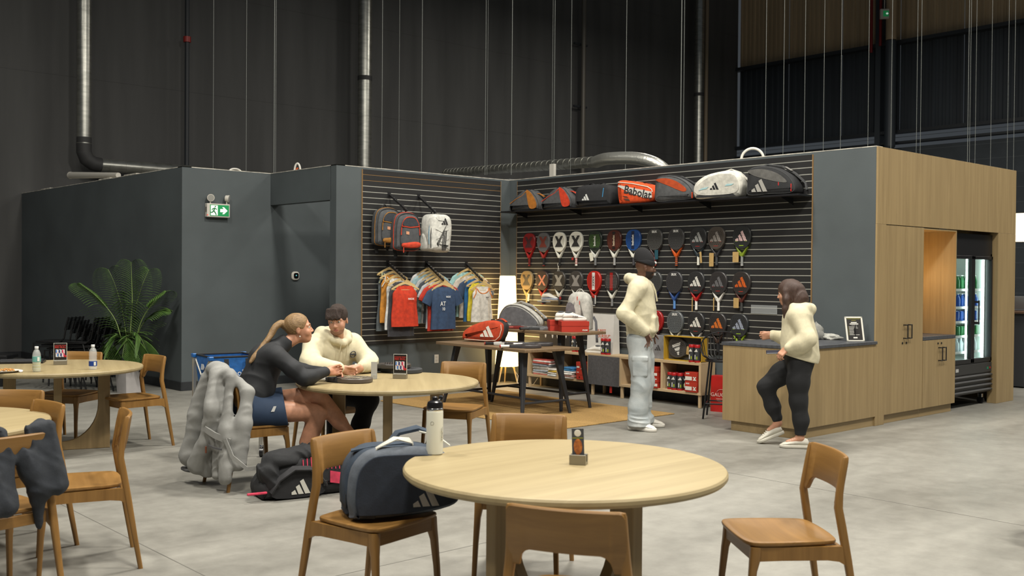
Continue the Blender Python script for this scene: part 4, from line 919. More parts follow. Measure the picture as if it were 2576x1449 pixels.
# ------------------------------------------------------------------ floor lamp in the corner
lx, ly = 9.98, 11.13
t = thing('floor_lamp', 'tall glowing floor lamp with tapered white shade on wooden legs in the corner', 'lamp', (lx,ly,0))
M_SHADE = mat('glowing lamp shade', (250,240,220), 0.8, emit=(255,206,128), estr=6.0)
MB().lathe([(0.172,0.275),(0.168,0.262),(0.0,0.262)][::-1]+[(0.174,0.30),(0.160,0.62),(0.142,1.0),(0.124,1.35),(0.116,1.56),(0.108,1.575),(0.0,1.575)],40).build('shade', M_SHADE, t, 60)
for a in (60,180,300):
    MB().cyl((0.10*math.cos(R(a)),0.10*math.sin(R(a)),0.265),(0.165*math.cos(R(a)),0.165*math.sin(R(a)),0.0),0.013,0.009,10).build('leg', HGW, t)
tag(MB().tube([(10.05,11.10,0.26),(10.10,11.02,0.12),(10.02,10.95,0.02),(10.06,10.85,0.006),(10.18,10.78,0.006),(10.24,10.75,0.10)],0.004,6).build('lamp_cord', solid((210,208,200)), None), 'white power cord trailing from the glowing floor lamp', 'cord')
# wall outlets
for X, z, lab in ((8.90,0.40,'white wall outlet plate under the hanging clothes'),):
    t = thing('wall_outlet', lab, 'outlet', (X, YA-0.001, z)); MB().box((0,-0.004,0),(0.075,0.008,0.12),0.003).build('plate', solid((206,204,196)), t)
    for dz in (-0.022,0.022): MB().box((0,-0.009,dz),(0.034,0.003,0.030),0.001).build('socket', solid((186,184,176)), t)
# loose hang tags below the clothes
for X, lab in ((9.12,'small white paper tag on the wall under the front table edge'),(9.34,'small black swing tag hanging below the clothes beside the table')):
    pass
# ------------------------------------------------------------------ rug
M_RUG = mat('woven jute', (160,128,76), 0.95, var=0.16, scale=60, stretch=(1,3,1), bump=0.5, bscale=160)
tag(MB().box((8.345,9.04,0.006),(1.95,3.09,0.011),0.003).build('jute_rug', M_RUG), 'woven tan jute rug under the two display tables', 'rug')
# ------------------------------------------------------------------ nested display tables
WAL = wood('walnut display top', (104,84,62), (134,112,84), 1, 0.45, 5.0)
M_LEG = mat('dark grey table steel', (44,46,50), 0.5)
def display_table(loc, rot, w_, l_, h, ins, label, tf=0.20):
    t = thing('display_table', label, 'table', loc, rot)
    MB().box((w_/2,l_/2,h-0.0165),(w_,l_,0.033),0.004).build('table_top', WAL, t)
    ft = {}
    for (sx, sy) in ((0,0),(1,0),(0,1),(1,1)):
        fx = 0.05 if sx == 0 else w_-0.05; fy = ins if sy == 0 else l_-ins
        tx = 0.05+tf if sx == 0 else w_-0.05-tf; ty = ins+tf if sy == 0 else l_-ins-tf
        m = MB(); rings = []
        for (x,y,z,a) in ((fx,fy,0.002,0.036),(tx,ty,h-0.033,0.080)):
            rings.append([(x+px,y+py,z) for px,py in rrect(a,a*0.75,0.005,1)])
        m.ring_loft(rings).build('leg', M_LEG, t, 30); ft[(sx,sy)] = (fx+(tx-fx)*0.2, fy+(ty-fy)*0.2, h*0.2)
    for a, b in (((0,0),(1,0)),((0,1),(1,1))): MB().cyl(ft[a],ft[b],0.014,n=6).build('stretcher', M_LEG, t)
    MB().cyl([(ft[(0,0)][k]+ft[(1,0)][k])/2 for k in range(3)],[(ft[(0,1)][k]+ft[(1,1)][k])/2 for k in range(3)],0.014,n=6).build('stretcher', M_LEG, t)
    return t
ZF, ZB_ = 0.772, 0.932
display_table((7.62,8.205,0.012), R(-3), 0.81, 1.70, 0.76, 0.10, 'lower walnut display table with red racket bag on it', 0.12)
display_table((8.36,8.225,0.012), R(2), 0.605, 1.58, 0.92, 0.20, 'higher walnut display table behind, with grey bag and shoe boxes', 0.10)
# red racket bag on the lower table
t = thing('racket_bag', 'red teardrop racket bag with white bars logo on the lower display table', 'bag', (8.07,9.46,ZF+0.02), R(-66))
RDF = fabric((178,62,30))
rb = spline([(-0.24,0.0),(0.05,-0.012),(0.19,-0.005),(0.245,0.05),(0.27,0.14),(0.255,0.21),(0.16,0.245),(0.02,0.235),(-0.14,0.18),(-0.245,0.115),(-0.275,0.05)],4)
bag_shell(rb, 0.22, 0.03, 0.012).build('body', RDF, t, 50)
bag_shell([(a*1.004,b*1.0) for a,b in rb], 0.14, 0.02, 0.0).build('gusset', fabric((46,44,44)), t, 50, loc=(0.012,0.045,0.002))
piping([(-0.235,0.012),(0.05,0.0),(0.18,0.008),(0.235,0.06),(0.258,0.14),(0.25,0.20)], -0.001, 0.005, False).build('piping', solid((226,206,186)), t)
bars_logo(MB(), XZat(0.07,-0.014,0.115), 0.135, th=0.003).build('emblem', solid((222,218,206)), t)
text('lettering', 'THE BRAND WITH THE 3 STRIPES', 0.026, solid((92,44,34)), t, XZat(0.0,-0.0155,0.030,-4), sx=0.78)
carry(t, 0.10, 0.26, 0.225, 0.04, 0.15, RDF, 0.06); MB().box((0.11,0.08,0.245),(0.05,0.03,0.03),0.006).build('buckle', M_BLACK, t)
# grey padel bag on the higher table
t = thing('padel_bag', 'grey padel bag with pale shoulder straps on the higher display table', 'bag', (8.60,9.36,ZB_+0.001), R(-58))
gb = spline([(-0.25,0.0),(0.0,0.0),(0.20,0.0),(0.265,0.04),(0.25,0.11),(0.16,0.20),(0.04,0.275),(-0.08,0.30),(-0.19,0.275),(-0.265,0.18),(-0.285,0.07)],4)
bag_shell(gb, 0.24, 0.035, 0.02).build('body', fabric((168,166,158)), t, 50)
panel(inset(gb,0.035), -0.024, 0.012).build('side_panel', fabric((92,92,94)), t, 50)
piping(inset(gb,0.016), -0.006, 0.006).build('piping', fabric((120,118,114)), t)
text('lettering', 'nox', 0.05, solid((176,176,172)), t, XZat(-0.14,-0.0365,0.05), bold=0.001)
MB().box((0.165,-0.02,0.06),(0.014,0.01,0.07),0.003).build('zip_pull', solid((196,52,38)), t)
MB().ribbon([(-0.14,0.12,0.285),(-0.02,0.13,0.325),(0.12,0.15,0.275),(0.25,0.17,0.16),(0.32,0.18,0.07)],(0,1,0),0.06,0.016).build('strap', fabric((150,148,142)), t)
MB().ribbon([(-0.16,0.20,0.27),(0.0,0.21,0.30),(0.14,0.22,0.24),(0.28,0.24,0.12)],(0,1,0),0.05,0.014).build('strap', fabric((176,174,166)), t)
MB().box((0.30,0.14,0.10),(0.05,0.06,0.04),0.008).build('buckle', M_BLACK, t)
# shoe boxes, shoes
RBX = mat('red card box', (172,46,28), 0.6); LBL = solid((220,214,204))
def shoebox(loc, rot, label, L=0.33, W_=0.21, H=0.125, lid=True, marks=(), end=None, group='red shoe boxes'):
    t = thing('shoe_box', label, 'box', loc, rot, group)
    MB().box((0,0,H*0.5),(L-0.006,W_-0.006,H-0.002),0.001).build('tray', RBX, t, smooth=0)
    MB().box((0,0,H*0.78),(L,W_,H*0.44),0.001).build('lid', RBX, t, smooth=0)
    for (x,y,z,s,txt,face) in marks:
        M = XZat(x,-W_/2-0.0012,z) if face == 'f' else Matrix.Translation((L/2+0.0012,y,z)) @ Matrix.Rotation(R(90),4,'Z') @ XZ
        if txt == '#lab': MB().box((x,-W_/2-0.001,z),(s,0.0012,s*0.45)).build('label', LBL, t, smooth=0)
        elif txt == '#dot': MB().cyl((x,-W_/2+0.001,z),(x,-W_/2-0.001,z),0.009,n=10).build('hole', M_BLACK, t)
        elif txt == '#X': MB().prism([(x-s/2,z+s*.4),(x-s*.15,z+s*.4),(x,z+s*.12),(x+s*.15,z+s*.4),(x+s/2,z+s*.4),(x+s*.16,z),(x+s/2,z-s*.4),(x-s/2,z-s*.4),(x-s*.16,z)], 0, 0.0014, 0, XZat(0,-W_/2-0.0004,0)).build('print', LBL, t, smooth=0)
        else: text('lettering', txt, s, LBL, t, M, bold=0.0008)
    return t
shoebox((8.60,8.43,ZB_), R(-33), 'front red shoe box under the white trainers on the display table', marks=((0.115,0,0.025,0.040,'nox','f'),(0.14,0.0,0.105,0.025,'nox','s')))
shoebox((8.66,8.68,ZB_), R(-35), 'red shoe box tucked behind the front one on the display table')
def shoe(name, loc, rot, label, upper, sole, accent=None, S=1.0, lettering=None):
    t = thing(name, label, 'shoe', loc, rot)
    secs = [(-0.135,0.026,0.030,0.070),(-0.120,0.034,0.030,0.092),(-0.085,0.036,0.030,0.100),(-0.04,0.036,0.030,0.105),(0.0,0.038,0.030,0.092),(0.04,0.043,0.028,0.076),(0.085,0.046,0.026,0.062),(0.12,0.040,0.024,0.052),(0.142,0.022,0.024,0.040)]
    m = MB(); rings = []
    for (x,w_,z0,z1) in secs:
        rings.append([(x*S, w_*S*math.cos(a)*(1.0 if math.sin(a) < 0.3 else 0.80), (z0+(z1-z0)*(0.5+0.5*math.sin(a)))*S) for a in [2*PI*k/16 for k in range(16)]])
    m.ring_loft(rings).build('upper', upper, t, 70)
    so = spline([(-0.142,0),(-0.125,0.038),(-0.05,0.037),(0.02,0.040),(0.09,0.050),(0.14,0.032),(0.158,0),(0.14,-0.032),(0.09,-0.050),(0.02,-0.040),(-0.05,-0.037),(-0.125,-0.038)],3)
    MB().prism([(a*S,b*S) for a,b in so], 0, 0.034*S, bev=0.006*S).build('sole', sole, t, 50)
    MB().ball((-0.065*S,0,0.100*S),(0.045*S,0.026*S,0.012*S),12,6).build('opening', fabric((70,72,76)), t)
    la = MB()
    for k in range(4): la.box((0.0+0.020*k*S-0.012,0,(0.097-0.0085*k)*S),(0.007*S,0.050*S,0.006*S),0.002,rot=(0,R(20),0))
    la.build('laces', solid((226,224,216)), t)
    if accent: MB().prism([(-0.10*S,0.030*S),(0.02*S,0.045*S),(0.09*S,0.034*S),(0.0,0.036*S)],-0.002,0.002,0,XZat(0,-0.041*S,0)).build('stripe', accent, t, smooth=0)
    if lettering: text('lettering', lettering, 0.045*S, solid((110,112,112)), t, XZat(0.005*S,-0.0455*S,0.055*S), bold=0.0006)
    return t
WSH = mat('white shoe', (216,212,202), 0.6)
ZS = ZB_+0.126
shoe('trainer', (8.595,8.42,ZS), R(-30), 'white trainer with grey lettering standing in front on the shoe box', WSH, WSH, lettering='nox')
shoe('trainer', (8.60,8.545,ZS), R(-38), 'second white trainer half hidden behind the first on the shoe box', WSH, WSH)
# pale grey backpack
t = thing('backpack', 'pale grey backpack standing upright on the higher display table', 'backpack', (8.86,8.62,ZB_+0.001), R(-64))
pb = spline([(-0.13,0.0),(0.0,0.0),(0.13,0.0),(0.145,0.05),(0.145,0.26),(0.12,0.40),(0.05,0.455),(-0.05,0.455),(-0.12,0.40),(-0.145,0.26),(-0.145,0.05)],4)
LG = fabric((178,176,168))
bag_shell(pb, 0.20, 0.04, 0.016).build('body', LG, t, 50)
panel(spline([(-0.145,0.02),(-0.03,0.02),(-0.02,0.20),(-0.05,0.31),(-0.11,0.33),(-0.14,0.26)],3), -0.018, 0.006).build('front_panel', fabric((104,102,104)), t)
text('lettering', 'nox', 0.035, solid((186,186,182)), t, XZat(-0.085,-0.0255,0.21), bold=0.0008)
carry(t, -0.05, 0.05, 0.45, 0.045, 0.10, LG, 0.03)
for x,z in ((0.0,0.38),(0.03,0.33)): MB().box((x,-0.012,z),(0.010,0.01,0.05),0.002).build('zip_pull', solid((196,60,44)), t)
MB().box((0.115,-0.004,0.10),(0.010,0.01,0.06),0.002).build('zip_pull', solid((196,60,44)), t)
bag_shell(spline([(-0.01,0.02),(0.12,0.02),(0.125,0.14),(0.11,0.16),(0.0,0.16),(-0.01,0.14)],3), 0.03, 0.01, 0.01).build('front_pocket', LG, t, 50, loc=(0,-0.03,0))
MB().ribbon([(0.15,0.16,0.16),(0.19,0.14,0.10),(0.20,0.12,0.04),(0.21,0.11,-0.06),(0.215,0.11,-0.15)],(1,0,0),0.03,0.006).build('strap', fabric((84,84,88)), t)
# rackets lying on the display tables
def flat_racket(head, dirv, label, z, **kw_):
    d = Vector((dirv[0],dirv[1],0)).normalized()
    t = thing('padel_racket', label, 'racket', (head[0],head[1],z), 0, 'rackets lying on tables')
    racket_parts(t, xf=frame((0,0,0),(d.y,-d.x,0),(d.x,d.y,0)), **kw_); return t
flat_racket((8.04,8.86),(0.80,-0.60),'racket with black grip lying nearest the red bag on the lower display table',ZF+0.020,face=(60,58,58),frame_=(40,40,42),throat=(200,200,196),handle=BK,cap=(150,36,30))
flat_racket((7.90,8.44),(0.86,-0.50),'racket with white grip and red rim lying at the front of the lower display table',ZF+0.020,face=(70,66,66),frame_=(150,34,28),throat=(64,66,70),handle=(222,220,212),cap=(170,44,34))
flat_racket((8.24,8.60),(0.9,-0.43),'racket with white grip lying farther back on the lower display table',ZF+0.020,face=(64,62,64),frame_=(150,40,30),throat=(90,92,96),handle=(222,220,212),cap=(200,200,196))
flat_racket((8.58,9.12),(0.80,-0.6),'red and grey racket lying in front of the grey padel bag',ZB_+0.020,face=(110,106,104),frame_=(150,50,42),throat=(120,44,40),handle=(140,60,54),cap=BK)
flat_racket((8.60,8.93),(0.95,-0.2),'dark racket lying beside the red shoe boxes on the higher display table',ZB_+0.020,face=(120,122,124),frame_=(84,86,88),throat=(60,62,64),handle=(54,56,58),cap=BK)
# ------------------------------------------------------------------ low display unit along the racket wall
BIR = wood('birch veneer', (176,152,116), (196,172,136), 1, 0.55, 4.0)
BIRV = wood('birch veneer upright', (176,152,116), (196,172,136), 2, 0.55, 4.0)
ux0, ux1 = 9.95, 10.235
t = thing('display_sideboard', 'long low birch shelf unit on legs below the rackets', 'shelf', (ux0, 7.61, 0)); UL = 10.667-7.61
MB().box(((ux1-ux0)/2,UL/2,0.533),(ux1-ux0,UL,0.034),0.002).build('top_board', BIR, t); MB().box(((ux1-ux0)/2,UL/2,0.171),(ux1-ux0,UL,0.032),0.002).build('bottom_board', BIR, t)
for y in (0.016, 8.215-7.61, 8.905-7.61, 9.475-7.61, 10.06-7.61, UL-0.016):
    MB().box(((ux1-ux0)/2,y,0.352),(ux1-ux0-0.004,0.032,0.33),0.001).build('divider', BIRV, t, smooth=0)
MB().box((ux1-ux0-0.006,UL/2,0.352),(0.008,UL-0.03,0.33)).build('back_board', mat('dark back board',(92,80,62),0.8), t, smooth=0)
MB().box((-0.008,(8.915+9.463)/2-7.61,0.338),(0.016,0.548,0.384),0.001).build('door', mat('grey felt door',(78,77,78),0.8,var=0.08,scale=40), t, smooth=0)
for y in (0.03, 1.28, 1.80, UL-0.03):
    for x in (0.03, ux1-ux0-0.03): MB().box((x,y,0.078),(0.036,0.036,0.155),0.004).build('leg', BIRV, t)
MB().box((0.02,9.08-7.61,0.10),(0.004,0.04,0.09)).build('swing_tag', solid((190,40,30)), t, smooth=0)
TOPZ = 0.5505; INZ = 0.1875
def ball_tube(loc, rot, label, group):
    t = thing('ball_tube', label, 'tube', loc, rot, group)
    MB().lathe([(0.036,0),(0.036,0.205)],18).build('can', mat('charcoal tube',(58,60,62),0.35), t, 40)
    MB().lathe([(0.0375,0),(0.0375,0.022)],18).build('base_ring', mat('red tube ends',(160,26,28),0.35), t, 40)
    MB().lathe([(0.0375,0.178),(0.0375,0.206),(0.034,0.212),(0.01,0.213)],18).build('lid', mat('red tube ends',(160,26,28),0.35), t, 40)
    bars_logo(MB(), XZat(0.0,-0.0365,0.145), 0.034, th=0.002).build('emblem', solid((224,222,214)), t)
    MB().box((-0.012,-0.0362,0.065),(0.010,0.002,0.055)).build('print', solid((210,210,204)), t); MB().box((0.012,-0.0362,0.055),(0.010,0.002,0.035)).build('print', solid((180,200,40)), t)
    return t
RW = R(-90)
for (y, lab) in ((9.80,'ball tube under the display table on the birch unit, left of the pair'),(9.71,'ball tube under the display table on the birch unit, right of the pair')):
    ball_tube((10.02,y,TOPZ), RW, lab, 'ball tubes on the birch unit')
for (y, lab) in ((9.235,'left ball tube of the pair beside the white trainer'),(9.155,'right ball tube of the pair beside the white trainer')):
    ball_tube((9.99,y,TOPZ), RW+R(20), lab, 'ball tubes on the birch unit')
for (y, lab) in ((7.775,'left ball tube of the pair in front of the yellow box'),(7.69,'right ball tube of the pair in front of the yellow box')):
    ball_tube((9.985,y,TOPZ), RW+R(10), lab, 'ball tubes on the birch unit')
for k, (x, y) in enumerate(((10.02,8.13),(9.99,8.045),(10.0,7.96),(10.04,7.885),(10.09,8.08),(10.09,7.99),(10.11,7.91))):
    ball_tube((x,y,INZ), RW+R(15*k%40), 'ball tube, number %s from the left inside the open right bay' % ('one two three four five six seven'.split()[k]) if False else ('ball tube at front inside the open bay, %s' % ('leftmost','second from left','third from left','beside the red boxes')[k] if k < 4 else 'ball tube in the back row of the open bay, %s' % ('left','middle','right')[k-4]), 'ball tubes in the open bay')
M90 = RW
shoebox((10.06,7.745,INZ), M90, 'lower red shoe box with big X print at right end of the birch unit', 0.185, 0.25, 0.12, marks=((-0.05,0,0.105,0.035,'nox','f'),(-0.035,0,0.045,0.10,'#lab','f'),(0.055,0,0.045,0.055,'#X','f')))
shoebox((10.06,7.745,INZ+0.121), M90, 'upper red shoe box with big X print at right end of the birch unit', 0.185, 0.25, 0.12, marks=((-0.05,0,0.105,0.035,'nox','f'),(-0.035,0,0.045,0.10,'#lab','f'),(0.055,0,0.045,0.055,'#X','f')))
shoebox((10.06,8.385,INZ), M90, 'lower wide red shoe box beside the jeans in the birch unit', 0.235, 0.25, 0.132, marks=((0.085,0,0.115,0.028,'nox','f'),(-0.07,0,0.05,0,'#dot','f'),(0.08,0,0.04,0.075,'#lab','f')))
shoebox((10.06,8.39,INZ+0.133), M90, 'upper wide red shoe box beside the jeans in the birch unit', 0.235, 0.25, 0.132, marks=((-0.085,0,0.118,0.028,'nox','f'),(-0.06,0,0.05,0,'#dot','f'),(0.08,0,0.04,0.075,'#lab','f')))
shoebox((10.06,8.575,INZ), M90, 'lower narrow red shoe box half behind the jeans', 0.125, 0.25, 0.132, marks=((0.03,0,0.05,0,'#dot','f'),(-0.02,0,0.05,0.06,'#X','f')))
shoebox((10.06,8.575,INZ+0.133), M90, 'upper narrow red shoe box half behind the jeans', 0.125, 0.25, 0.132, marks=((0.0,0,0.118,0.028,'nox','f'),(0.0,0,0.06,0.08,'#lab','f')))
shoebox((10.06,9.60,INZ), M90, 'lower red shoe box left of the grey felt door', 0.165, 0.25, 0.118, marks=((-0.05,0,0.10,0.025,'nox','f'),(-0.02,0,0.035,0,'#dot','f')))
shoebox((10.06,9.60,INZ+0.119), M90, 'upper red shoe box left of the grey felt door', 0.165, 0.25, 0.118, marks=((0.035,0,0.05,0.06,'#X','f'),(-0.045,0,0.05,0.05,'#lab','f')))
# folded clothes
def folded(loc, rot, cols, label, w_=0.30, d_=0.24, h=0.018, seed=0):
    t = thing('folded_clothes', label, 'clothes', loc, rot, 'folded clothes in the birch unit'); rnd = random.Random(seed); z = 0
    for c in cols:
        hh = h*rnd.uniform(0.8,1.3); w2 = w_*rnd.uniform(0.9,1.04); d2 = d_*rnd.uniform(0.92,1.03)
        m = MB(); o = spline([(x+rnd.uniform(-.008,.008), y+rnd.uniform(-.008,.008)) for x, y in rrect(w2,d2,0.03,2)],2)
        m.prism(o, z, z+hh, bev=hh*0.4); me = m.build('shirt', fabric(c), t, 60, rot=(rnd.uniform(-.02,.02),rnd.uniform(-.02,.02),rnd.uniform(-.06,.06))); z += hh*0.94
    return t
folded((10.09,10.42,INZ), RW, [(196,120,110),(190,190,186),(150,160,172),(206,202,194),(176,172,166),(200,198,192),(130,138,150),(214,206,200),(196,92,84),(206,200,196),(190,86,76)], 'tall stack of pink and white folded shirts in the left bay', 0.34, 0.24, 0.020, 3)
folded((10.06,10.165,INZ), RW, [(196,200,198),(210,208,202),(196,164,60),(204,200,192)], 'small stack of folded shirts with a yellow one, beside the taller stack', 0.17, 0.24, 0.024, 5)
folded((10.04,9.84,INZ), RW, [(212,210,206),(196,150,140),(214,212,206),(206,204,200),(60,124,168),(52,112,160)], 'stack of white shirts topped by a blue one behind the table leg', 0.24, 0.28, 0.024, 7)
# tall things on the unit top
t = thing('poster_box', 'black display box with white droplet print standing left on the birch unit', 'box', (10.16,10.40,TOPZ), RW)
MB().box((0,0,0.17),(0.42,0.06,0.34),0.004).build('body', mat('black card',(36,37,40),0.5), t)
for x, a in ((-0.08,20),(0.06,-18),(0.16,0)): MB().ball((x,-0.031,0.20),(0.016,0.002,0.05),10,6,0).build('droplet', solid((206,206,204)), t)
t = thing('poster_box', 'narrow black display box with a white diamond beside the droplet box', 'box', (10.15,10.06,TOPZ), RW)
MB().box((0,0,0.15),(0.14,0.06,0.30),0.004).build('body', mat('black card',(36,37,40),0.5), t); MB().prism([(0,0.03),(0.014,0),(0,-0.03),(-0.014,0)],0,0.002,0,XZat(0.0,-0.031,0.19)).build('diamond', solid((210,210,206)), t)
t = thing('paper_carrier', 'white paper carrier bag with orange lettering behind the backpack', 'bag', (10.15,9.39,TOPZ), RW)
m = MB(); rings = [[(sx*0.235,sy*d_,z) for sx,sy in ((-1,-1),(1,-1),(1,1),(-1,1))] for z,d_ in ((0,0.07),(0.25,0.06),(0.52,0.045))]
m.ring_loft(rings).build('body', mat('white paper',(206,204,198),0.8,var=0.03,scale=6), t, smooth=0)
OT = solid((206,96,60)); text('lettering','F BEST',0.058,OT,t,XZat(0.03,-0.061,0.30),sx=0.9); text('lettering','YOURSELF"',0.058,OT,t,XZat(0.055,-0.063,0.23),sx=0.9)
shoe('trainer', (10.03,9.44,TOPZ), R(92), 'white trainer standing on the birch unit in front of the white carrier bag', WSH, WSH)
MB().box((0,0,0.001),(0.001,0.001,0.001))
t = thing('padel_racket', 'cream padel racket standing on the birch unit just right of the jeans', 'racket', (10.17,8.52,TOPZ+0.152), 0)
racket_parts(t, face=(196,192,176), frame_=(200,196,182), throat=(196,180,140), handle=(150,120,80), cap=BK, xf=RFRAME @ Matrix.Rotation(R(205),4,'Z'))
t = thing('card_box', 'grey stone-look card box with dark bars logo on the birch unit', 'box', (10.06,8.345,TOPZ), RW+R(4))
MB().box((0,0,0.148),(0.215,0.07,0.296),0.003).build('body', mat('grey stone card',(120,120,122),0.7,var=0.12,scale=12), t); bars_logo(MB(), XZat(0.0,-0.0355,0.14), 0.07).build('emblem', solid((62,60,60)), t)
t = thing('racket_display_box', 'yellow-framed display box with a dark padel racket lying inside', 'box', (10.06,7.92,TOPZ), RW)
YEL = mat('yellow card', (176,140,40), 0.6); GI = mat('grey foam insert', (72,73,74), 0.8)
m = MB(); m.box((0,-0.01,0.004),(0.585,0.13,0.008)); m.box((0,-0.01,0.296),(0.585,0.13,0.008)); m.box((-0.2885,-0.01,0.15),(0.008,0.13,0.30)); m.box((0.2885,-0.01,0.15),(0.008,0.13,0.30)); m.build('case', YEL, t, smooth=0)
MB().box((0,0.03,0.15),(0.565,0.03,0.282)).build('insert', GI, t, smooth=0)
t = thing('padel_racket', 'dark racket with outlined white bars logo inside the yellow-framed box', 'racket', (10.055,8.045,TOPZ+0.155), 0)
racket_parts(t, face=(66,64,62), frame_=(80,78,76), throat=(60,60,60), handle=(50,50,50), cap=BK, logo='bars', lcol=(206,206,200), hcol=(26,26,26), xf=RFRAME @ Matrix.Rotation(R(82),4,'Z'), tagk=('tan',0.0,-0.18,0.10,0.05,0))
# shoe on the slat wall
t = shoe('trainer', (10.12,10.40,1.236), R(-88), 'white trainer with blue sole shown on a clear slat shelf beside the lamp', WSH, mat('blue white sole',(150,158,172),0.6), solid((70,84,120)))
t = thing('slat_shelf', 'clear acrylic shelf on the slats carrying a single white trainer', 'shelf', (10.25,10.40,1.235))
MB().box((-0.12,0,-0.004),(0.24,0.26,0.006)).build('plate', mat('clear acrylic',(225,230,230),0.08,alpha=0.16), t, smooth=0); MB().box((-0.238,0,-0.014),(0.004,0.26,0.02)).build('lip', mat('clear acrylic edge',(180,184,182),0.2,alpha=0.5), t, smooth=0)
# ------------------------------------------------------------------ bar stool, red bag
t = thing('bar_stool', 'black wire bar stool between the birch unit and the counter', 'stool', (9.50,6.985,0), R(-60))
ft = []
for a in (45,135,225,315):
    c, s_ = math.cos(R(a)), math.sin(R(a)); MB().cyl((0.16*c,0.16*s_,0.64),(0.245*c,0.245*s_,0.0),0.011,n=8).build('leg', M_BLACK, t); ft.append((0.225*c,0.225*s_,0.17))
MB().tube(ft,0.008,6,closed=True).build('footrest', M_BLACK, t)
MB().tube([(0.17*math.cos(a),0.17*math.sin(a),0.645) for a in [2*PI*k/20 for k in range(20)]],0.010,6,closed=True).build('seat_ring', M_BLACK, t)
rim = [(0.225*math.cos(R(a)),0.225*math.sin(R(a)),0.80+0.16*max(0,math.sin(R(a/180*180)))**0.8 if 0 <= a <= 180 else 0.70+0.10*max(0,1-min(abs(a),abs(a-180))/40)) for a in range(-40,221,10)]
MB().tube(rim,0.009,6).build('rim', M_BLACK, t)
sp_ = MB()
for a in range(-40,221,13):
    i = min(len(rim)-1, int(round((a+40)/10))); c, s_ = math.cos(R(a)), math.sin(R(a)); e = rim[i]
    sp_.tube([(0.05*c,0.05*s_,0.652),(0.15*c,0.15*s_,0.662),(0.205*c,0.205*s_,0.70),e],0.005,5)
sp_.build('wire_shell', M_BLACK, t, 60)
t = thing('paper_bag', 'red paper bag with white lettering on the floor by the bar stool', 'bag', (9.98,7.28,0), R(-78))
m = MB(); rings = [[(px,py*d_,z) for px,py in rrect(0.30,0.18,0.03,3)] for z,d_ in ((0.0,1.0),(0.15,1.02),(0.30,0.95),(0.40,0.9),(0.42,0.86))]
m.ring_loft(rings).build('body', mat('glossy red bag',(170,30,26),0.35,var=0.1,scale=6,bump=0.3,bscale=9), t, 50)
text('lettering','GAUCHO',0.062,solid((214,180,170)),t,XZat(0.0,-0.094,0.20),bold=0.0006); MB().tube([(0.055*math.cos(R(a)),-0.094,0.232+0.035*math.sin(R(a))) for a in range(0,181,15)],0.002,5).build('emblem', solid((214,180,170)), t)
for k in range(3): MB().box((0,-0.093,0.155-0.016*k),(0.13-0.02*k,0.002,0.004)).build('print_line', solid((214,180,170)), t, smooth=0)
# ------------------------------------------------------------------ on the counter
CZ = 0.9125
t = thing('laptop', 'open silver laptop on the service counter, lid towards the camera', 'laptop', (9.48,6.0,CZ), R(-2))
SIL = mat('silver laptop', (128,130,132), 0.35, metal=0.5)
MB().box((0,0.11,0.008),(0.32,0.22,0.014),0.003).build('base', SIL, t); MB().box((0,-0.035,0.118),(0.32,0.008,0.22),0.003,rot=(R(18),0,0)).build('lid', SIL, t)
MB().ball((0,-0.041,0.118),(0.014,0.002,0.016),10,6,0,TR((0,0,0),(0,0,0))).build('emblem', solid((40,40,42)), t)
t = thing('bottle', 'small white-capped bottle behind the laptop on the counter', 'bottle', (9.72,6.23,CZ)); MB().lathe([(0.028,0),(0.03,0.01),(0.03,0.13),(0.016,0.165)],16).build('body', mat('pale bottle',(190,206,206),0.3), t); MB().lathe([(0.019,0.165),(0.019,0.19)],14).build('cap', WCAP, t)
def crumple(name, label, cat, loc, size, col, seed, squash=1.0, rz=0):
    rnd = np.random.RandomState(seed); m = MB(); n, mm = 26, 16; rings = []
    P = rnd.uniform(0,6.28,(6,)); K = rnd.uniform(2,6,(6,))
    for i in range(1,mm):
        th = PI*i/mm; ring = []
        for k in range(n):
            ph = 2*PI*k/n; r = 1+0.13*math.sin(K[0]*ph+P[0]+3*th)+0.10*math.sin(K[1]*th+P[1]-2*ph)+0.07*math.sin(7*ph+P[2]+K[3]*th)
            z = -math.cos(th)*r; x = math.sin(th)*math.cos(ph)*r; y = math.sin(th)*math.sin(ph)*r
            ring.append((x*size[0], y*size[1], max(0.0, (z+0.75)*size[2])))
        rings.append(ring)
    m.ring_loft(rings); o = m.build(name, fabric(col), None, 55, loc=loc, rot=(0,0,R(rz))); return tag(o, label, cat)
crumple('crumpled_bag', 'crumpled grey plastic bag heaped behind the laptop', 'bag', (9.99,6.10,CZ), (0.075,0.09,0.10), (150,150,144), 4)
crumple('folded_towel', 'folded white towel lying on the counter right of the laptop', 'towel', (10.10,6.00,CZ), (0.085,0.14,0.035), (176,176,168), 8, rz=20)
a_, b_ = Vector((9.975,5.705,CZ)), Vector((10.135,5.590,CZ)); d = (b_-a_).normalized(); mid = (a_+b_)/2
t = thing('sign_frame', 'white framed dark sign leaning back on the counter', 'sign', mid, math.atan2(d.y,d.x))
Mx = TR((0,0,0),(R(-16),0,0)); WFR = solid((214,212,200)); SG = mat('dark sign print',(44,42,40),0.4)
m = MB(); m.box((-0.09,0,0.135),(0.018,0.012,0.27),0.002,0,Mx); m.box((0.09,0,0.135),(0.018,0.012,0.27),0.002,0,Mx); m.box((0,0,0.262),(0.198,0.012,0.016),0.002,0,Mx); m.box((0,0,0.006),(0.198,0.012,0.012),0.002,0,Mx); m.build('frame', WFR, t)
MB().box((0,0.002,0.13),(0.166,0.004,0.24),0,0,Mx).build('print', SG, t, smooth=0)
PW = solid((206,204,196)); PY = solid((150,144,60))
def line(x,z,w_,h,mm): MB().box((x,-0.001,z),(w_,0.002,h),0,0,Mx).build('print_line', mm, t, smooth=0)
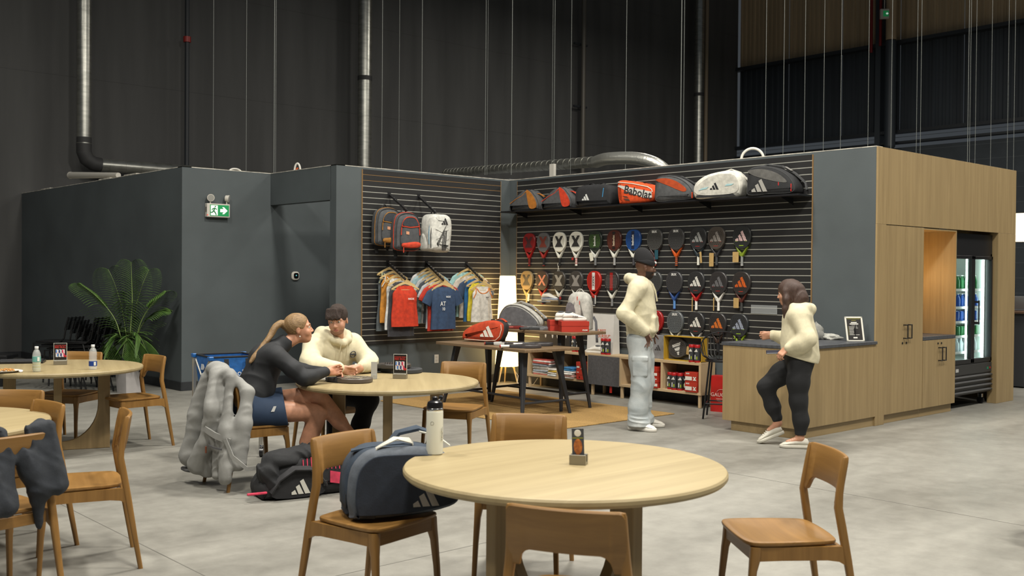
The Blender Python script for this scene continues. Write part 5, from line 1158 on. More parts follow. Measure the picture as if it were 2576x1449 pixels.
line(0,0.247,0.15,0.005,PY); line(0,0.228,0.05,0.004,PY); line(0,0.206,0.065,0.011,PW); line(0,0.190,0.095,0.011,PW); line(0,0.176,0.06,0.002,PW)
for k, w_ in enumerate((0.09,0.10,0.05,0.05,0.05,0.05,0.045,0.11)): line(-0.05+w_/2-0.01,0.158-0.0125*k,w_,0.004,PW); line(-0.068,0.158-0.0125*k,0.005,0.004,PY)
line(0,0.040,0.045,0.016,PW)
MB().prism([(0,0),(0.10,0),(0,0.18)],-0.003,0.003,0,TR((0,0.012,0.0),(R(90),0,R(90)))).build('easel', M_BLACK, t, smooth=0)
# ------------------------------------------------------------------ signs, thermostat
GRN_ = mat('lit exit green', (30,140,80), 0.4, emit=(24,120,66), estr=0.35); EWH = mat('lit exit white', (230,240,230), 0.4, emit=(220,240,228), estr=0.45)
PLW = mat('white plastic', (196,192,182), 0.5)
t = thing('exit_sign', 'green running-man exit sign with twin emergency lamps on the charcoal wall', 'exit sign', (6.42,YB-0.001,2.345))
MB().box((0,-0.035,0.09),(0.335,0.07,0.185),0.006).build('housing', PLW, t); MB().box((0.012,-0.072,0.09),(0.275,0.004,0.15)).build('face', GRN_, t, smooth=0)
m = MB(); m.box((-0.066,-0.075,0.09),(0.10,0.003,0.135)); m.build('door_symbol', EWH, t, smooth=0)
m = MB(); m.prism([(0.02,0.022),(0.07,0.022),(0.05,0.048),(0.075,0.048),(0.128,0),(0.075,-0.048),(0.05,-0.048),(0.07,-0.022),(0.02,-0.022)],0,0.003,0,XZat(0,-0.0735,0.09)); m.build('arrow', EWH, t, smooth=0)
m = MB(); 
for a, b, r in (((-0.060,0.125),(-0.075,0.085),0.009),((-0.075,0.085),(-0.050,0.055),0.008),((-0.050,0.055),(-0.038,0.028),0.007),((-0.075,0.085),(-0.095,0.062),0.008),((-0.095,0.062),(-0.120,0.060),0.007),((-0.062,0.118),(-0.090,0.112),0.006),((-0.090,0.112),(-0.100,0.090),0.006),((-0.062,0.118),(-0.030,0.105),0.006)): m.cyl((a[0],-0.0775,a[1]),(b[0],-0.0775,b[1]),r,n=6)
m.ball((-0.052,-0.0775,0.142),(0.010,0.004,0.010),10,6); m.build('runner', mat('exit runner',(24,120,66),0.5), t)
for x, yaw_ in ((-0.11,-15),(0.13,50)):
    h = MB().cyl((0,0.02,0),(0,-0.03,0),0.040,0.050,20,M=TR((x,-0.05,0.262),(R(8),0,R(yaw_)))).build('lamp_head', PLW, t, 40); MB().cyl((0,-0.030,0),(0,-0.033,0),0.042,n=20,M=TR((x,-0.05,0.262),(R(8),0,R(yaw_)))).build('lens', mat('emergency lens',(150,150,144),0.3), h, 40)
    MB().cyl((x,-0.045,0.18),(x,-0.045,0.24),0.010,n=8).build('neck', PLW, t)
MB().box((-0.1685,-0.04,0.10),(0.003,0.02,0.07)).build('label', M_BLACK, t, smooth=0); MB().ball((-0.162,-0.071,0.025),0.008,8,6).build('indicator', mat('red led',(220,60,50),0.4,emit=(220,50,40),estr=1.0), t)
t = thing('thermostat', 'white rounded thermostat with dark screen in the passage', 'thermostat', (7.64,YB-0.001,1.55))
MB().prism(rrect(0.125,0.125,0.045,6),0,0.028,0,XZat(0,0,0),bev=0.008).build('body', solid((206,202,192)), t, 50); MB().prism(rrect(0.078,0.082,0.026,6),0.028,0.031,0,XZat(0.006,0,0.002)).build('screen', mat('thermostat screen',(16,16,18),0.15), t); MB().ball((0.006,-0.033,0.006),(0.010,0.001,0.010),8,6).build('icon', mat('teal icon',(90,170,180),0.4,emit=(90,170,180),estr=0.6), t)
# ------------------------------------------------------------------ ducts, pipes and cables of the hall
M_GALV = mat('galvanised duct', (176,176,168), 0.32, metal=0.85, var=0.10, scale=5, stretch=(1,1,4))
M_FLEX = mat('foil flex duct', (190,190,182), 0.35, metal=0.8, bump=0.4, bscale=30)
M_TAPE = mat('dark duct tape', (58,58,58), 0.6)
def duct(name, pts, r, label, m=M_GALV, step=0.30, band=None, n=20):
    t = thing(name, label, 'duct' if r > 0.07 else 'pipe', pts[0])
    P = [Vector(p)-Vector(pts[0]) for p in pts]; MB().tube(P, r, n).build('tube', m, t, 50)
    if step:
        mb = MB()
        for a, b in zip(P[:-1], P[1:]):
            L = (b-a).length; k = step*0.5
            while k < L: c = a+(b-a)*(k/L); dd = (b-a).normalized()*0.006; mb.cyl(c-dd, c+dd, r*1.035, n=n); k += step
        mb.build('seam_rings', m, t, 50)['kind'] = 'stuff'
    for c in (band or ()):
        c = Vector(c)-Vector(pts[0]); MB().cyl(c-Vector((0,0,0.05)), c+Vector((0,0,0.05)), r*1.05, n=n).build('band', M_TAPE, t, 50)
    return t
t = duct('spiral_duct', [(6.88,19.45,12),(6.88,19.45,3.95)], 0.125, 'galvanised spiral duct dropping down the hall wall at far left', band=[(6.88,19.45,4.02)])
MB().tube([(0,0,-8.05),(0.0,0,-8.20),(0.05,0,-8.33),(0.16,0,-8.40),(0.30,0,-8.42)],0.135,18).build('elbow', M_TAPE, t, 50)
duct('spiral_duct', [(7.18,19.45,3.58),(13.0,19.45,3.58)], 0.125, 'galvanised duct running level above the left charcoal wall')
duct('spiral_duct', [(13.07,19.45,12),(13.07,19.45,3.2)], 0.155, 'wide galvanised duct dropping behind the apparel wall', band=[(13.07,19.45,5.98)], step=0.22)
duct('spiral_duct', [(25.2,19.45,14),(25.2,19.45,4)], 0.145, 'narrow galvanised duct dropping near the far corner of the hall', band=[(25.2,19.45,7.1)], step=0.3)
M_PIPE = mat('grey steel pipe', (110,106,98), 0.5, metal=0.3)
t = duct('drain_pipe', [(20.3,19.6,14),(20.3,19.6,4)], 0.065, 'grey steel pipe clamped to the middle of the hall wall', M_PIPE, 0)
for z in (7.9,6.2,4.6): MB().box((-0.02,0.1,z-14),(0.5,0.06,0.05)).build('clamp', M_STEEL, t)
duct('drain_pipe', [(25.75,19.6,14),(25.75,19.6,4)], 0.06, 'beige pipe beside the narrow duct in the far corner', mat('beige pipe',(150,134,112),0.5), 0)
t = duct('sprinkler_riser', [(8.94,19.6,12),(8.94,19.6,3.1)], 0.045, 'thin black sprinkler pipe with a red valve on the hall wall', M_STEEL, 0)
MB().cyl((0,0,-5.83),(0,0,-5.72),0.075,n=12).build('valve', mat('red valve',(150,40,34),0.4), t)
t = duct('downpipe', [(27.45,14.45,14),(27.45,14.45,8.30)], 0.145, 'beige upper downpipe on the far end wall', mat('beige downpipe',(176,154,124),0.5), 0)
t = duct('downpipe', [(27.45,14.45,8.28),(27.45,14.45,5.3)], 0.150, 'dark lower downpipe with round end on the far end wall', mat('dark downpipe',(60,66,72),0.45), 0)
MB().ball((0,0,-2.95),0.15,16,8).build('elbow', mat('dark downpipe',(60,66,72),0.45), t)
for y, z, lab in ((15.08,8.05,'left red sprinkler pipe on the beige siding'),(14.80,8.2,'right red sprinkler pipe beside the hanging exit sign')):
    duct('sprinkler_pipe', [(27.5,y,14),(27.5,y,z)], 0.04, lab, mat('red sprinkler pipe',(126,28,26),0.45), 0)
t = thing('hanging_exit_sign', 'small white exit box hanging high on the far end wall', 'exit sign', (27.0,14.42,8.95), R(-90+42))
MB().box((0,0,0.0),(0.24,0.10,0.27),0.01).build('housing', PLW, t); MB().box((0.03,-0.053,0.0),(0.15,0.004,0.16)).build('face', GRN_, t, smooth=0)
MB().prism([(0.0,0.018),(0.03,0.018),(0.02,0.04),(0.07,0),(0.02,-0.04),(0.03,-0.018),(0.0,-0.018)],0,0.003,0,XZat(0.03,-0.055,0)).build('arrow', EWH, t, smooth=0)
MB().cyl((0,0,0.13),(0,0,3),0.012,n=6).build('drop_rod', PLW, t)
# duct and flexible elbow above the racket wall
A0, A1 = Vector((13.55,17.1,3.73)), Vector((10.95,10.30,3.245))
duct('roof_duct', [A0, A1], 0.082, 'long foil duct lying on the kiosk roof behind the slat walls', M_GALV, 0.22)
fp = spline([tuple(A1), (10.80,9.92,3.25),(10.85,9.45,3.22),(10.95,9.15,3.12),(11.1,9.02,2.95)], 8, False)
duct('flex_duct', fp, 0.088, 'shiny flexible duct elbow bending down behind the racket wall', M_FLEX, 0)
tag(MB().box((10.75,11.0,3.08),(0.05,0.09,0.34)).build('roof_bracket', PLW, smooth=0), 'white upright bracket holding the foil duct on the roof', 'bracket')
tag(MB().box((12.4,13.9,3.05),(3.6,4.2,0.04)).build('roof_panel', mat('roof underlay',(120,122,122),0.8), smooth=0), 'pale roof deck of the kiosk behind the slat walls', 'roof')
def hoop(name, c, rad, r, label, col, rz, h=1.0, orange=False):
    t = thing(name, label, 'conduit', c, R(rz)); MB().tube([(rad*math.cos(R(a)),0,h*rad*math.sin(R(a))) for a in range(-10,191,12)], r, 8).build('tube', solid(col,0.5), t, 60)
    if orange: MB().tube([((rad-2*r)*math.cos(R(a)),0.0,h*(rad-2*r)*math.sin(R(a))) for a in range(60,191,12)], r*0.8, 8).build('sleeve', solid((190,80,30),0.5), t, 60)
hoop('flex_conduit', (10.40,7.22,3.0), 0.13, 0.016, 'white flexible conduit arch above the racket wall', (206,204,196), -60)
hoop('flex_conduit', (7.33,12.55,3.0), 0.045, 0.014, 'small white and orange conduit loop above the passage header', (206,204,196), -60, 2.4, True)
hoop('flex_conduit', (6.75,13.24,2.995), 0.09, 0.012, 'low white conduit arch on top of the left return wall', (206,204,196), 0, 0.5)
t = thing('white_pipe', 'white plastic pipe lying on top of the left charcoal wall', 'pipe', (XA+0.06,17.55,3.18)); MB().cyl((0,0,0),(0.02,-2.0,-0.13),0.055,0.04,14).build('tube', PLW, t, 50); MB().ball((0,0,0),0.06,12,8).build('end_cap', PLW, t)
for y in (14.9,15.9,18.6): tag(MB().box((XA+0.06,y,HW+0.012),(0.13,0.45,0.02),0.004).build('plaster_scrap', M_CAP, smooth=0), {14.9:'white drywall scrap on the left wall top, nearest the corner',15.9:'white drywall scrap on the left wall top, middle one',18.6:'white drywall scrap on the left wall top, near the back'}[y], 'scrap')
# suspension wires
M_WIRE = mat('steel wire', (120,124,120), 0.5)
def wire(px, py, depth, th=0.006, lean=0.0, blip=None):
    b = _C+_ray(px, py)*(depth/FPX); b.z = max(2.9, min(b.z, 3.3))
    o = MB().cyl((0,0,0),(lean,0,11-b.z),th*0.6,n=5).build('suspension_wire', M_WIRE, None, 60, loc=b)
    tag(o, 'thin steel suspension wire hanging straight down from the hall ceiling' , 'wire', 'suspension wires above the kiosk')
for px, d_, th in ((536,15.5,.006),(619,15.5,.006),(689,15.2,.010),(693,15.2,.006),(960,15,.006),(1003,16,.005),(1060,15,.006),(1220,15.5,.006),(1225,16.5,.005),(1286,15,.007),(1388,16,.005),(1393,15.5,.006),(1435,15.5,.005),(1573,15,.006),(1711,14.5,.009),(1718,15.5,.006),(1924,14,.005),(1969,14,.005),(2022,14,.005),(2070,14,.005),(2113,14,.005),(2182,14,.005),(2240,15,.006),(2304,15,.005),(2314,15,.005),(2433,16,.007),(2438,16,.005),(2452,16,.005),(2491,16,.005),(2533,16,.005),(2549,16,.005)):
    wire(px, 440, d_, th)
# ------------------------------------------------------------------ soft shapes: smooth distance fields meshed with surface nets
class SDF:
    def __init__(s, lo, hi, res):
        s.lo = np.array(lo, np.float32); s.res = res
        s.n = np.maximum(4, np.ceil((np.array(hi)-np.array(lo))/res).astype(int)+1)
        s.D = np.full(s.n, 0.25, np.float32)
    def _win(s, lo, hi, pad):
        a = np.clip(np.floor((np.array(lo)-pad-s.lo)/s.res).astype(int), 0, s.n); b = np.clip(np.ceil((np.array(hi)+pad-s.lo)/s.res).astype(int)+1, 0, s.n)
        if np.any(b <= a): return None, None
        sl = tuple(slice(x,y) for x,y in zip(a,b))
        ax = [s.lo[i]+s.res*np.arange(a[i],b[i],dtype=np.float32) for i in range(3)]
        return sl, np.meshgrid(*ax, indexing='ij')
    def _put(s, sl, d, k, sub):
        c = s.D[sl]
        if sub:
            d = -d
            if k > 0: h = np.clip(0.5-0.5*(c-d)/k, 0, 1); s.D[sl] = c*(1-h)+d*h+k*h*(1-h)
            else: s.D[sl] = np.maximum(c, d)
        else:
            if k > 0: h = np.clip(0.5+0.5*(c-d)/k, 0, 1); s.D[sl] = c*(1-h)+d*h-k*h*(1-h)
            else: s.D[sl] = np.minimum(c, d)
    def cone(s, a, b, ra, rb, k=0.02, flat=None, sub=False):
        """tapered capsule; flat=(axis, factor) squeezes the section along that axis"""
        a = np.array(a, np.float32); b = np.array(b, np.float32); m = max(ra, rb)
        if flat: m = m*max(1, flat[1])
        sl, g = s._win(np.minimum(a,b)-m, np.maximum(a,b)+m, max(k,2.5*s.res)+0.01)
        if sl is None: return s
        X, Y, Z = g[0]-a[0], g[1]-a[1], g[2]-a[2]; d = b-a
        if flat:
            ax = np.array(flat[0], np.float32); ax = ax/np.linalg.norm(ax); q = (X*ax[0]+Y*ax[1]+Z*ax[2])
            dd = d-ax*d.dot(ax)*0
            # distances across the squeezed axis count more
            t0 = np.clip((X*d[0]+Y*d[1]+Z*d[2])/max(1e-9,d.dot(d)), 0, 1)
            ex, ey, ez = X-t0*d[0], Y-t0*d[1], Z-t0*d[2]; q = ex*ax[0]+ey*ax[1]+ez*ax[2]; f = 1/flat[1]-1
            ex, ey, ez = ex+ax[0]*q*f, ey+ax[1]*q*f, ez+ax[2]*q*f
            dist = (np.sqrt(ex*ex+ey*ey+ez*ez)-(ra+(rb-ra)*t0))*min(1, flat[1])
        else:
            t = np.clip((X*d[0]+Y*d[1]+Z*d[2])/max(1e-9,d.dot(d)), 0, 1)
            ex, ey, ez = X-t*d[0], Y-t*d[1], Z-t*d[2]; dist = np.sqrt(ex*ex+ey*ey+ez*ez)-(ra+(rb-ra)*t)
        s._put(sl, dist, k, sub); return s
    def path(s, pts, rs, k=0.02, flat=None):
        for i in range(len(pts)-1): s.cone(pts[i], pts[i+1], rs[i], rs[i+1], k, flat)
        return s
    def ell(s, c, r, M=None, k=0.02, sub=False):
        """ellipsoid; M is a 3x3 whose columns are its axes"""
        c = np.array(c, np.float32); r = np.array(r, np.float32); m = float(r.max())
        sl, g = s._win(c-m, c+m, max(k,2.5*s.res)+0.01)
        if sl is None: return s
        X, Y, Z = g[0]-c[0], g[1]-c[1], g[2]-c[2]
        if M is not None:
            A = np.array(M, np.float32); X, Y, Z = (A[0,0]*X+A[1,0]*Y+A[2,0]*Z), (A[0,1]*X+A[1,1]*Y+A[2,1]*Z), (A[0,2]*X+A[1,2]*Y+A[2,2]*Z)
        k0 = np.sqrt((X/r[0])**2+(Y/r[1])**2+(Z/r[2])**2); k1 = np.sqrt((X/r[0]**2)**2+(Y/r[1]**2)**2+(Z/r[2]**2)**2)
        s._put(sl, k0*(k0-1)/np.maximum(k1,1e-6), k, sub); return s
    def box(s, c, h, M=None, rnd=0.01, k=0.02, sub=False):
        c = np.array(c, np.float32); h = np.array(h, np.float32); m = float(np.linalg.norm(h))
        sl, g = s._win(c-m, c+m, max(k,2.5*s.res)+0.01)
        if sl is None: return s
        X, Y, Z = g[0]-c[0], g[1]-c[1], g[2]-c[2]
        if M is not None:
            A = np.array(M, np.float32); X, Y, Z = (A[0,0]*X+A[1,0]*Y+A[2,0]*Z), (A[0,1]*X+A[1,1]*Y+A[2,1]*Z), (A[0,2]*X+A[1,2]*Y+A[2,2]*Z)
        qx, qy, qz = np.abs(X)-h[0]+rnd, np.abs(Y)-h[1]+rnd, np.abs(Z)-h[2]+rnd
        d = np.sqrt(np.maximum(qx,0)**2+np.maximum(qy,0)**2+np.maximum(qz,0)**2)+np.minimum(np.maximum(qx,np.maximum(qy,qz)),0)-rnd
        s._put(sl, d, k, sub); return s
    def cut(s, p, n, k=0.004):
        """remove everything on the side n points to"""
        n = np.array(n, np.float32); n /= np.linalg.norm(n)
        ax = [s.lo[i]+s.res*np.arange(s.n[i],dtype=np.float32) for i in range(3)]
        d = ((ax[0]-p[0])*n[0])[:,None,None]+((ax[1]-p[1])*n[1])[None,:,None]+((ax[2]-p[2])*n[2])[None,None,:]
        c = s.D
        s.D = np.maximum(c, d.astype(np.float32)); return s
    def wave(s, fn, band=0.05):
        """fold relief: fn(X,Y,Z) added to the field near the surface"""
        i = np.argwhere(np.abs(s.D) < band)
        P = s.lo+i*s.res; s.D[i[:,0],i[:,1],i[:,2]] += fn(P[:,0],P[:,1],P[:,2]).astype(np.float32); return s
    def mesh(s, name, relax=1):
        D = s.D; ins = D < 0
        c = np.zeros(s.n-1, np.int8)
        for dx in (0,1):
            for dy in (0,1):
                for dz in (0,1): c += ins[dx:s.n[0]-1+dx, dy:s.n[1]-1+dy, dz:s.n[2]-1+dz]
        act = (c > 0) & (c < 8); cells = np.argwhere(act); N = len(cells)
        idx = np.full(s.n-1, -1, np.int32); idx[cells[:,0],cells[:,1],cells[:,2]] = np.arange(N)
        off = np.array([(a,b,e) for a in (0,1) for b in (0,1) for e in (0,1)])
        V = np.stack([D[cells[:,0]+o[0],cells[:,1]+o[1],cells[:,2]+o[2]] for o in off],1)
        acc = np.zeros((N,3)); cnt = np.zeros(N)
        for i in range(8):
            for j in range(i+1,8):
                if np.abs(off[i]-off[j]).sum() != 1: continue
                a, b = V[:,i], V[:,j]; m = (a < 0) != (b < 0); t = np.where(m, a/np.where(np.abs(a-b)<1e-9,1e-9,a-b), 0)
                p = off[i]+(off[j]-off[i])*t[:,None]; acc += p*m[:,None]; cnt += m
        P = s.lo+(cells+acc/np.maximum(cnt,1)[:,None])*s.res
        F = []
        for ax in range(3):
            o1, o2 = (ax+1)%3, (ax+2)%3
            sl0 = [slice(None)]*3; sl1 = [slice(None)]*3; sl0[ax] = slice(0,-1); sl1[ax] = slice(1,None)
            sg = ins[tuple(sl0)] != ins[tuple(sl1)]; e = np.argwhere(sg)
            ok = (e[:,o1] > 0) & (e[:,o2] > 0) & (e[:,o1] < s.n[o1]-1) & (e[:,o2] < s.n[o2]-1); e = e[ok]
            if not len(e): continue
            q = []
            for (d1,d2) in ((-1,-1),(0,-1),(0,0),(-1,0)):
                f = e.copy(); f[:,o1] += d1; f[:,o2] += d2; q.append(idx[f[:,0],f[:,1],f[:,2]])
            q = np.stack(q,1); flip = ins[e[:,0],e[:,1],e[:,2]]
            q[~flip] = q[~flip][:,::-1]; F.append(q)
        F = np.concatenate(F); F = F[(F >= 0).all(1)]
        for _ in range(relax):
            S = np.zeros_like(P); n_ = np.zeros(len(P))
            for a, b in ((0,1),(1,2),(2,3),(3,0)):
                np.add.at(S, F[:,a], P[F[:,b]]); np.add.at(S, F[:,b], P[F[:,a]]); np.add.at(n_, F[:,a], 1); np.add.at(n_, F[:,b], 1)
            P = P*0.5+0.5*S/np.maximum(n_,1)[:,None]
        me = bpy.data.meshes.new(name); me.vertices.add(len(P)); me.vertices.foreach_set('co', P.astype(np.float32).ravel())
        me.loops.add(len(F)*4); me.loops.foreach_set('vertex_index', F.astype(np.int32).ravel())
        me.polygons.add(len(F)); me.polygons.foreach_set('loop_start', np.arange(0,len(F)*4,4,dtype=np.int32))
        me.update(calc_edges=True); me.validate(); me.shade_smooth(); return me
def paint(me, rules):
    """per-face material index: rules are (index, fn(x,y,z) -> mask)"""
    n = len(me.polygons); c = np.zeros(n*3, np.float32); me.polygons.foreach_get('center', c); c = c.reshape(-1,3)
    mi = np.zeros(n, np.int32)
    for i, fn in rules: mi[fn(c[:,0],c[:,1],c[:,2])] = i
    me.polygons.foreach_set('material_index', mi); return me
_NT = np.random.RandomState(7).rand(32,32,32).astype(np.float32)
def vnoise(x, y, z):
    xi, yi, zi = np.floor(x).astype(int), np.floor(y).astype(int), np.floor(z).astype(int); fx, fy, fz = x-xi, y-yi, z-zi
    fx, fy, fz = fx*fx*(3-2*fx), fy*fy*(3-2*fy), fz*fz*(3-2*fz); g = lambda a,b,c: _NT[(xi+a)&31,(yi+b)&31,(zi+c)&31]
    return ((g(0,0,0)*(1-fx)+g(1,0,0)*fx)*(1-fy)+(g(0,1,0)*(1-fx)+g(1,1,0)*fx)*fy)*(1-fz)+((g(0,0,1)*(1-fx)+g(1,0,1)*fx)*(1-fy)+(g(0,1,1)*(1-fx)+g(1,1,1)*fx)*fy)*fz
def rfold(A, across, sa, sl, seed=0.0, sharp=1.6):
    """irregular creases running at right angles to 'across'"""
    a = np.array(across,float); a /= np.linalg.norm(a); b = np.cross(a,(0.31,0.73,0.6)); b /= np.linalg.norm(b); c = np.cross(a,b)
    def f(x,y,z):
        w_ = vnoise(x*4+seed,y*4+seed,z*4+7)*1.6
        n = vnoise((x*a[0]+y*a[1]+z*a[2])*sa+seed*3.1+w_,(x*b[0]+y*b[1]+z*b[2])*sl+seed,(x*c[0]+y*c[1]+z*c[2])*sl+seed*1.7)
        return -A*((1-np.abs(2*n-1))**sharp-0.45)
    return f
# ------------------------------------------------------------------ things on the cafe tables
TZ = 0.7505
t = thing('water_flask', 'white steel flask with black lid on the rim of the nearest table', 'flask', (2.975,3.825,TZ), R(40))
MB().lathe([(0.034,0),(0.0385,0.004),(0.0395,0.02),(0.0395,0.198),(0.0385,0.206),(0.037,0.208)],32).build('body', mat('white powder coat',(214,214,200),0.5), t, 40)
MB().lathe([(0.0385,0.206),(0.0395,0.209),(0.0395,0.216),(0.037,0.219)],32).build('steel_ring', M_CHROME, t, 40)
BPL = mat('black gloss plastic',(26,26,28),0.25)
MB().lathe([(0.038,0.218),(0.038,0.232),(0.034,0.246),(0.022,0.252),(0.014,0.254),(0.013,0.268),(0.008,0.272)],28).build('lid', BPL, t, 40)
MB().tube([(0.036,0,0.238),(0.055,-0.005,0.243),(0.075,-0.01,0.252)],0.004,8).build('cap_tether', BPL, t, 60); MB().box((0.086,-0.012,0.256),(0.028,0.022,0.022),0.005).build('spout_cap', BPL, t)
MB().ribbon([(0.040,-0.004,0.235),(0.047,-0.006,0.20),(0.050,-0.008,0.17),(0.056,-0.012,0.13),(0.068,-0.016,0.10),(0.076,-0.018,0.085),(0.068,-0.016,0.072),(0.052,-0.010,0.078),(0.044,-0.006,0.10)],(0,1,0),0.010,0.002).build('wrist_loop', M_BLACK, t, 60)
MB().box((0.041,0,0.205),(0.006,0.014,0.05),0.003).build('loop_clip', BPL, t)
MB().tube([(0.008*math.cos(a)-0.0005,0.0,0.150+0.008*math.sin(a)) for a in [2*PI*k/12 for k in range(12)]],0.0009,5,M=TR((0,0,0),(0,0,R(-95)))@Matrix.Translation((0,-0.0396,0)),closed=True).build('mark', solid((150,150,140)), t)
text('lettering','PADEL',0.020,solid((160,160,150)),t,TR((0,0,0),(0,0,R(-5))) @ XZat(-0.012,-0.0402,0.10,90),sx=1.1)
t = thing('menu_holder', 'steel block holder with a printed card on the nearest table', 'card holder', (3.315,3.21,TZ), R(-6))
BRS = mat('brushed steel',(150,146,134),0.35,metal=0.8)
m = MB(); m.box((0,-0.019,0.022),(0.075,0.016,0.044),0.001); m.box((0,0.019,0.022),(0.075,0.016,0.044),0.001); m.box((0,0,0.006),(0.075,0.024,0.012)); o = m.build('block', BRS, t, smooth=0); o.rotation_euler = (0,0,R(-52))
c = bpy.data.objects.new('card', MB().box((0,0,0.085),(0.055,0.003,0.145)).mesh('card',0)); c.data.materials.append(mat('dark card',(66,68,72),0.4)); COL.objects.link(c); c.parent = t; c.rotation_euler = (R(-4),R(-3),R(-52))
MB().ball((0,-0.0022,0.138),(0.016,0.0008,0.016),14,6).build('disc', solid((210,206,194)), c); MB().box((0,-0.0021,0.116),(0.05,0.001,0.003)).build('line', solid((150,150,50)), c, smooth=0); MB().ball((0,-0.0022,0.077),(0.020,0.0008,0.036),16,8).build('food_picture', mat('hot dog picture',(196,120,50),0.5,rgb2=(120,60,34),scale=60), c)
def bull_sign(x, y, rz, label):
    t = thing('table_sign', label, 'sign', (x,y,TZ), R(rz), 'drink signs on cafe tables')
    MB().box((0,0,0.0195),(0.112,0.05,0.038),0.002).build('foot', BRS, t)
    MB().box((0,0,0.118),(0.112,0.008,0.158),0.001).build('acrylic', mat('sign acrylic edge',(200,200,190),0.2), t)
    MB().box((0,-0.0047,0.120),(0.104,0.0012,0.150)).build('print', mat('black sign print',(30,29,29),0.35), t, smooth=0)
    RD = solid((170,36,30)); text('lettering','CHOOSE YOUR',0.0135,RD,t,XZat(0,-0.0056,0.174),bold=0.0003); text('lettering','RED BULL',0.023,RD,t,XZat(0,-0.0056,0.158),bold=0.0006,sx=0.92)
    for k, (c1, c2) in enumerate((((70,120,190),(210,212,214)),((34,44,110),(206,208,212)),((190,40,80),(222,200,206)))):
        x0 = -0.027+0.026*k
        o = MB().prism(rrect(0.023,0.068,0.004,2),0,0.0008,0,XZat(x0,-0.0054,0.105)).build('can_picture', solid(c2), t, smooth=0)
        MB().box((x0-0.0055,-0.0066,0.122),(0.0105,0.0008,0.026)).build('can_print', solid(c1), o, smooth=0); MB().box((x0+0.0055,-0.0066,0.090),(0.0105,0.0008,0.026)).build('can_print', solid(c1), o, smooth=0); MB().box((x0,-0.0068,0.106),(0.007,0.0008,0.007)).build('can_print', solid((196,70,40)), o, smooth=0)
    MB().ball((0.040,-0.006,0.077),(0.014,0.001,0.010),12,6).build('badge', RD, t)
bull_sign(4.89,6.745,-52,'red and black drink sign on the table of the talking pair'); bull_sign(3.19,9.60,-20,'red and black drink sign beside the bottles on the far left table')
flat_racket((4.45,6.74),(0.64,-0.77),'dark racket with red bumper lying in front of the man\'s hands',TZ+0.019,face=(84,76,68),frame_=(52,54,56),throat=(60,60,62),handle=(226,224,216),cap=(150,36,30),logo='x',lcol=(150,140,120),trim=(150,50,40))
flat_racket((5.22,7.12),(0.55,-0.83),'black racket lying at the far side of the talking pair\'s table',TZ+0.019,face=(54,56,58),frame_=(40,46,52),throat=(60,70,80),handle=(60,60,62),cap=BK)
flat_racket((5.16,7.20),(0.80,-0.60),'racket with white grip laid over the black one on the talking pair\'s table',TZ+0.058,face=(60,58,56),frame_=(150,50,46),throat=(60,60,60),handle=(226,224,216),cap=WH)
t = thing('acrylic_stand', 'small clear acrylic stand with upright card edge on the talking pair\'s table', 'card holder', (4.705,6.845,TZ), R(38))
MB().box((0,0,0.018),(0.045,0.04,0.035),0.002).build('block', mat('clear acrylic block',(190,190,182),0.1,alpha=0.45), t); MB().box((0,0,0.07),(0.003,0.05,0.135)).build('card', mat('grey card edge',(176,176,170),0.4), t, smooth=0)
def drink_bottle(x, y, label, liquid, lab1, lab2, ribs):
    t = thing('drink_bottle', label, 'bottle', (x,y,TZ), R(20)); PET = mat('clear bottle plastic',(232,236,234),0.08,alpha=0.30)
    prof = [(0.024,0),(0.031,0.004),(0.033,0.02)]+[(0.033-(0.0022 if k%2 else 0),0.03+0.012*k) for k in range(9)]+[(0.033,0.14),(0.030,0.158),(0.022,0.178),(0.0135,0.190),(0.0135,0.200)]
    MB().lathe(prof,24).build('bottle', PET, t, 50)
    if liquid: MB().lathe([(0.022,0.003),(0.0315,0.02),(0.0315,0.115)],20).build('drink', liquid, t, 50)
    MB().lathe([(0.0155,0.196),(0.0155,0.212),(0.0135,0.214)],18).build('cap', WCAP, t, 40)
    z0, z1 = (0.085,0.130) if liquid else (0.030,0.072)
    MB().lathe([(0.0338,z0),(0.0338,z1)],24,cap=False).build('label', lab1, t, 50)
    MB().box((-0.008,-0.0335,(z0+z1)/2),(0.022,0.003,(z1-z0)*0.75),0.001).build('label_panel', lab2, t)
drink_bottle(2.815,9.05,'bottle of pale lemon drink with teal label near the plate',mat('lemon drink',(206,206,160),0.2,alpha=0.85),mat('teal label',(110,170,160),0.4),mat('white label',(214,216,206),0.4),True)
drink_bottle(3.257,8.985,'clear water bottle with blue label on the far left table',None,mat('blue label',(30,64,140),0.4),mat('white label',(214,216,206),0.4),False)
t = thing('plate', 'white paper plate with browned food at the left edge', 'plate', (2.60,9.16,TZ)); MB().lathe([(0.075,0.001),(0.08,0.004),(0.115,0.016),(0.118,0.018),(0.112,0.018),(0.078,0.007),(0.01,0.006)],28).build('dish', solid((214,210,200)), t, 50)
rnd = random.Random(3); m = MB()
for k in range(26): m.ball((rnd.uniform(-.06,.07),rnd.uniform(-.06,.06),0.014+rnd.uniform(0,.012)),(rnd.uniform(.008,.016),rnd.uniform(.008,.014),rnd.uniform(.005,.009)),7,5)
tag(m.build('food', mat('fried food',(176,112,48),0.6,rgb2=(206,160,90),scale=50), t, 60), kind='stuff')
crumple('paper_napkin', 'crumpled white napkin beside the plate', 'napkin', (2.70,9.10,TZ), (0.022,0.03,0.012), (206,202,196), 11)
t = thing('equipment_tray', 'flat black tray lying at the back of the far left table', 'tray', (2.98,10.02,TZ), R(-25)); MB().box((0,0,0.012),(0.40,0.22,0.024),0.004).build('tray', M_BLACK, t); MB().box((0,0,0.026),(0.36,0.18,0.004)).build('inlay', mat('dark inlay',(50,50,52),0.6), t, smooth=0)
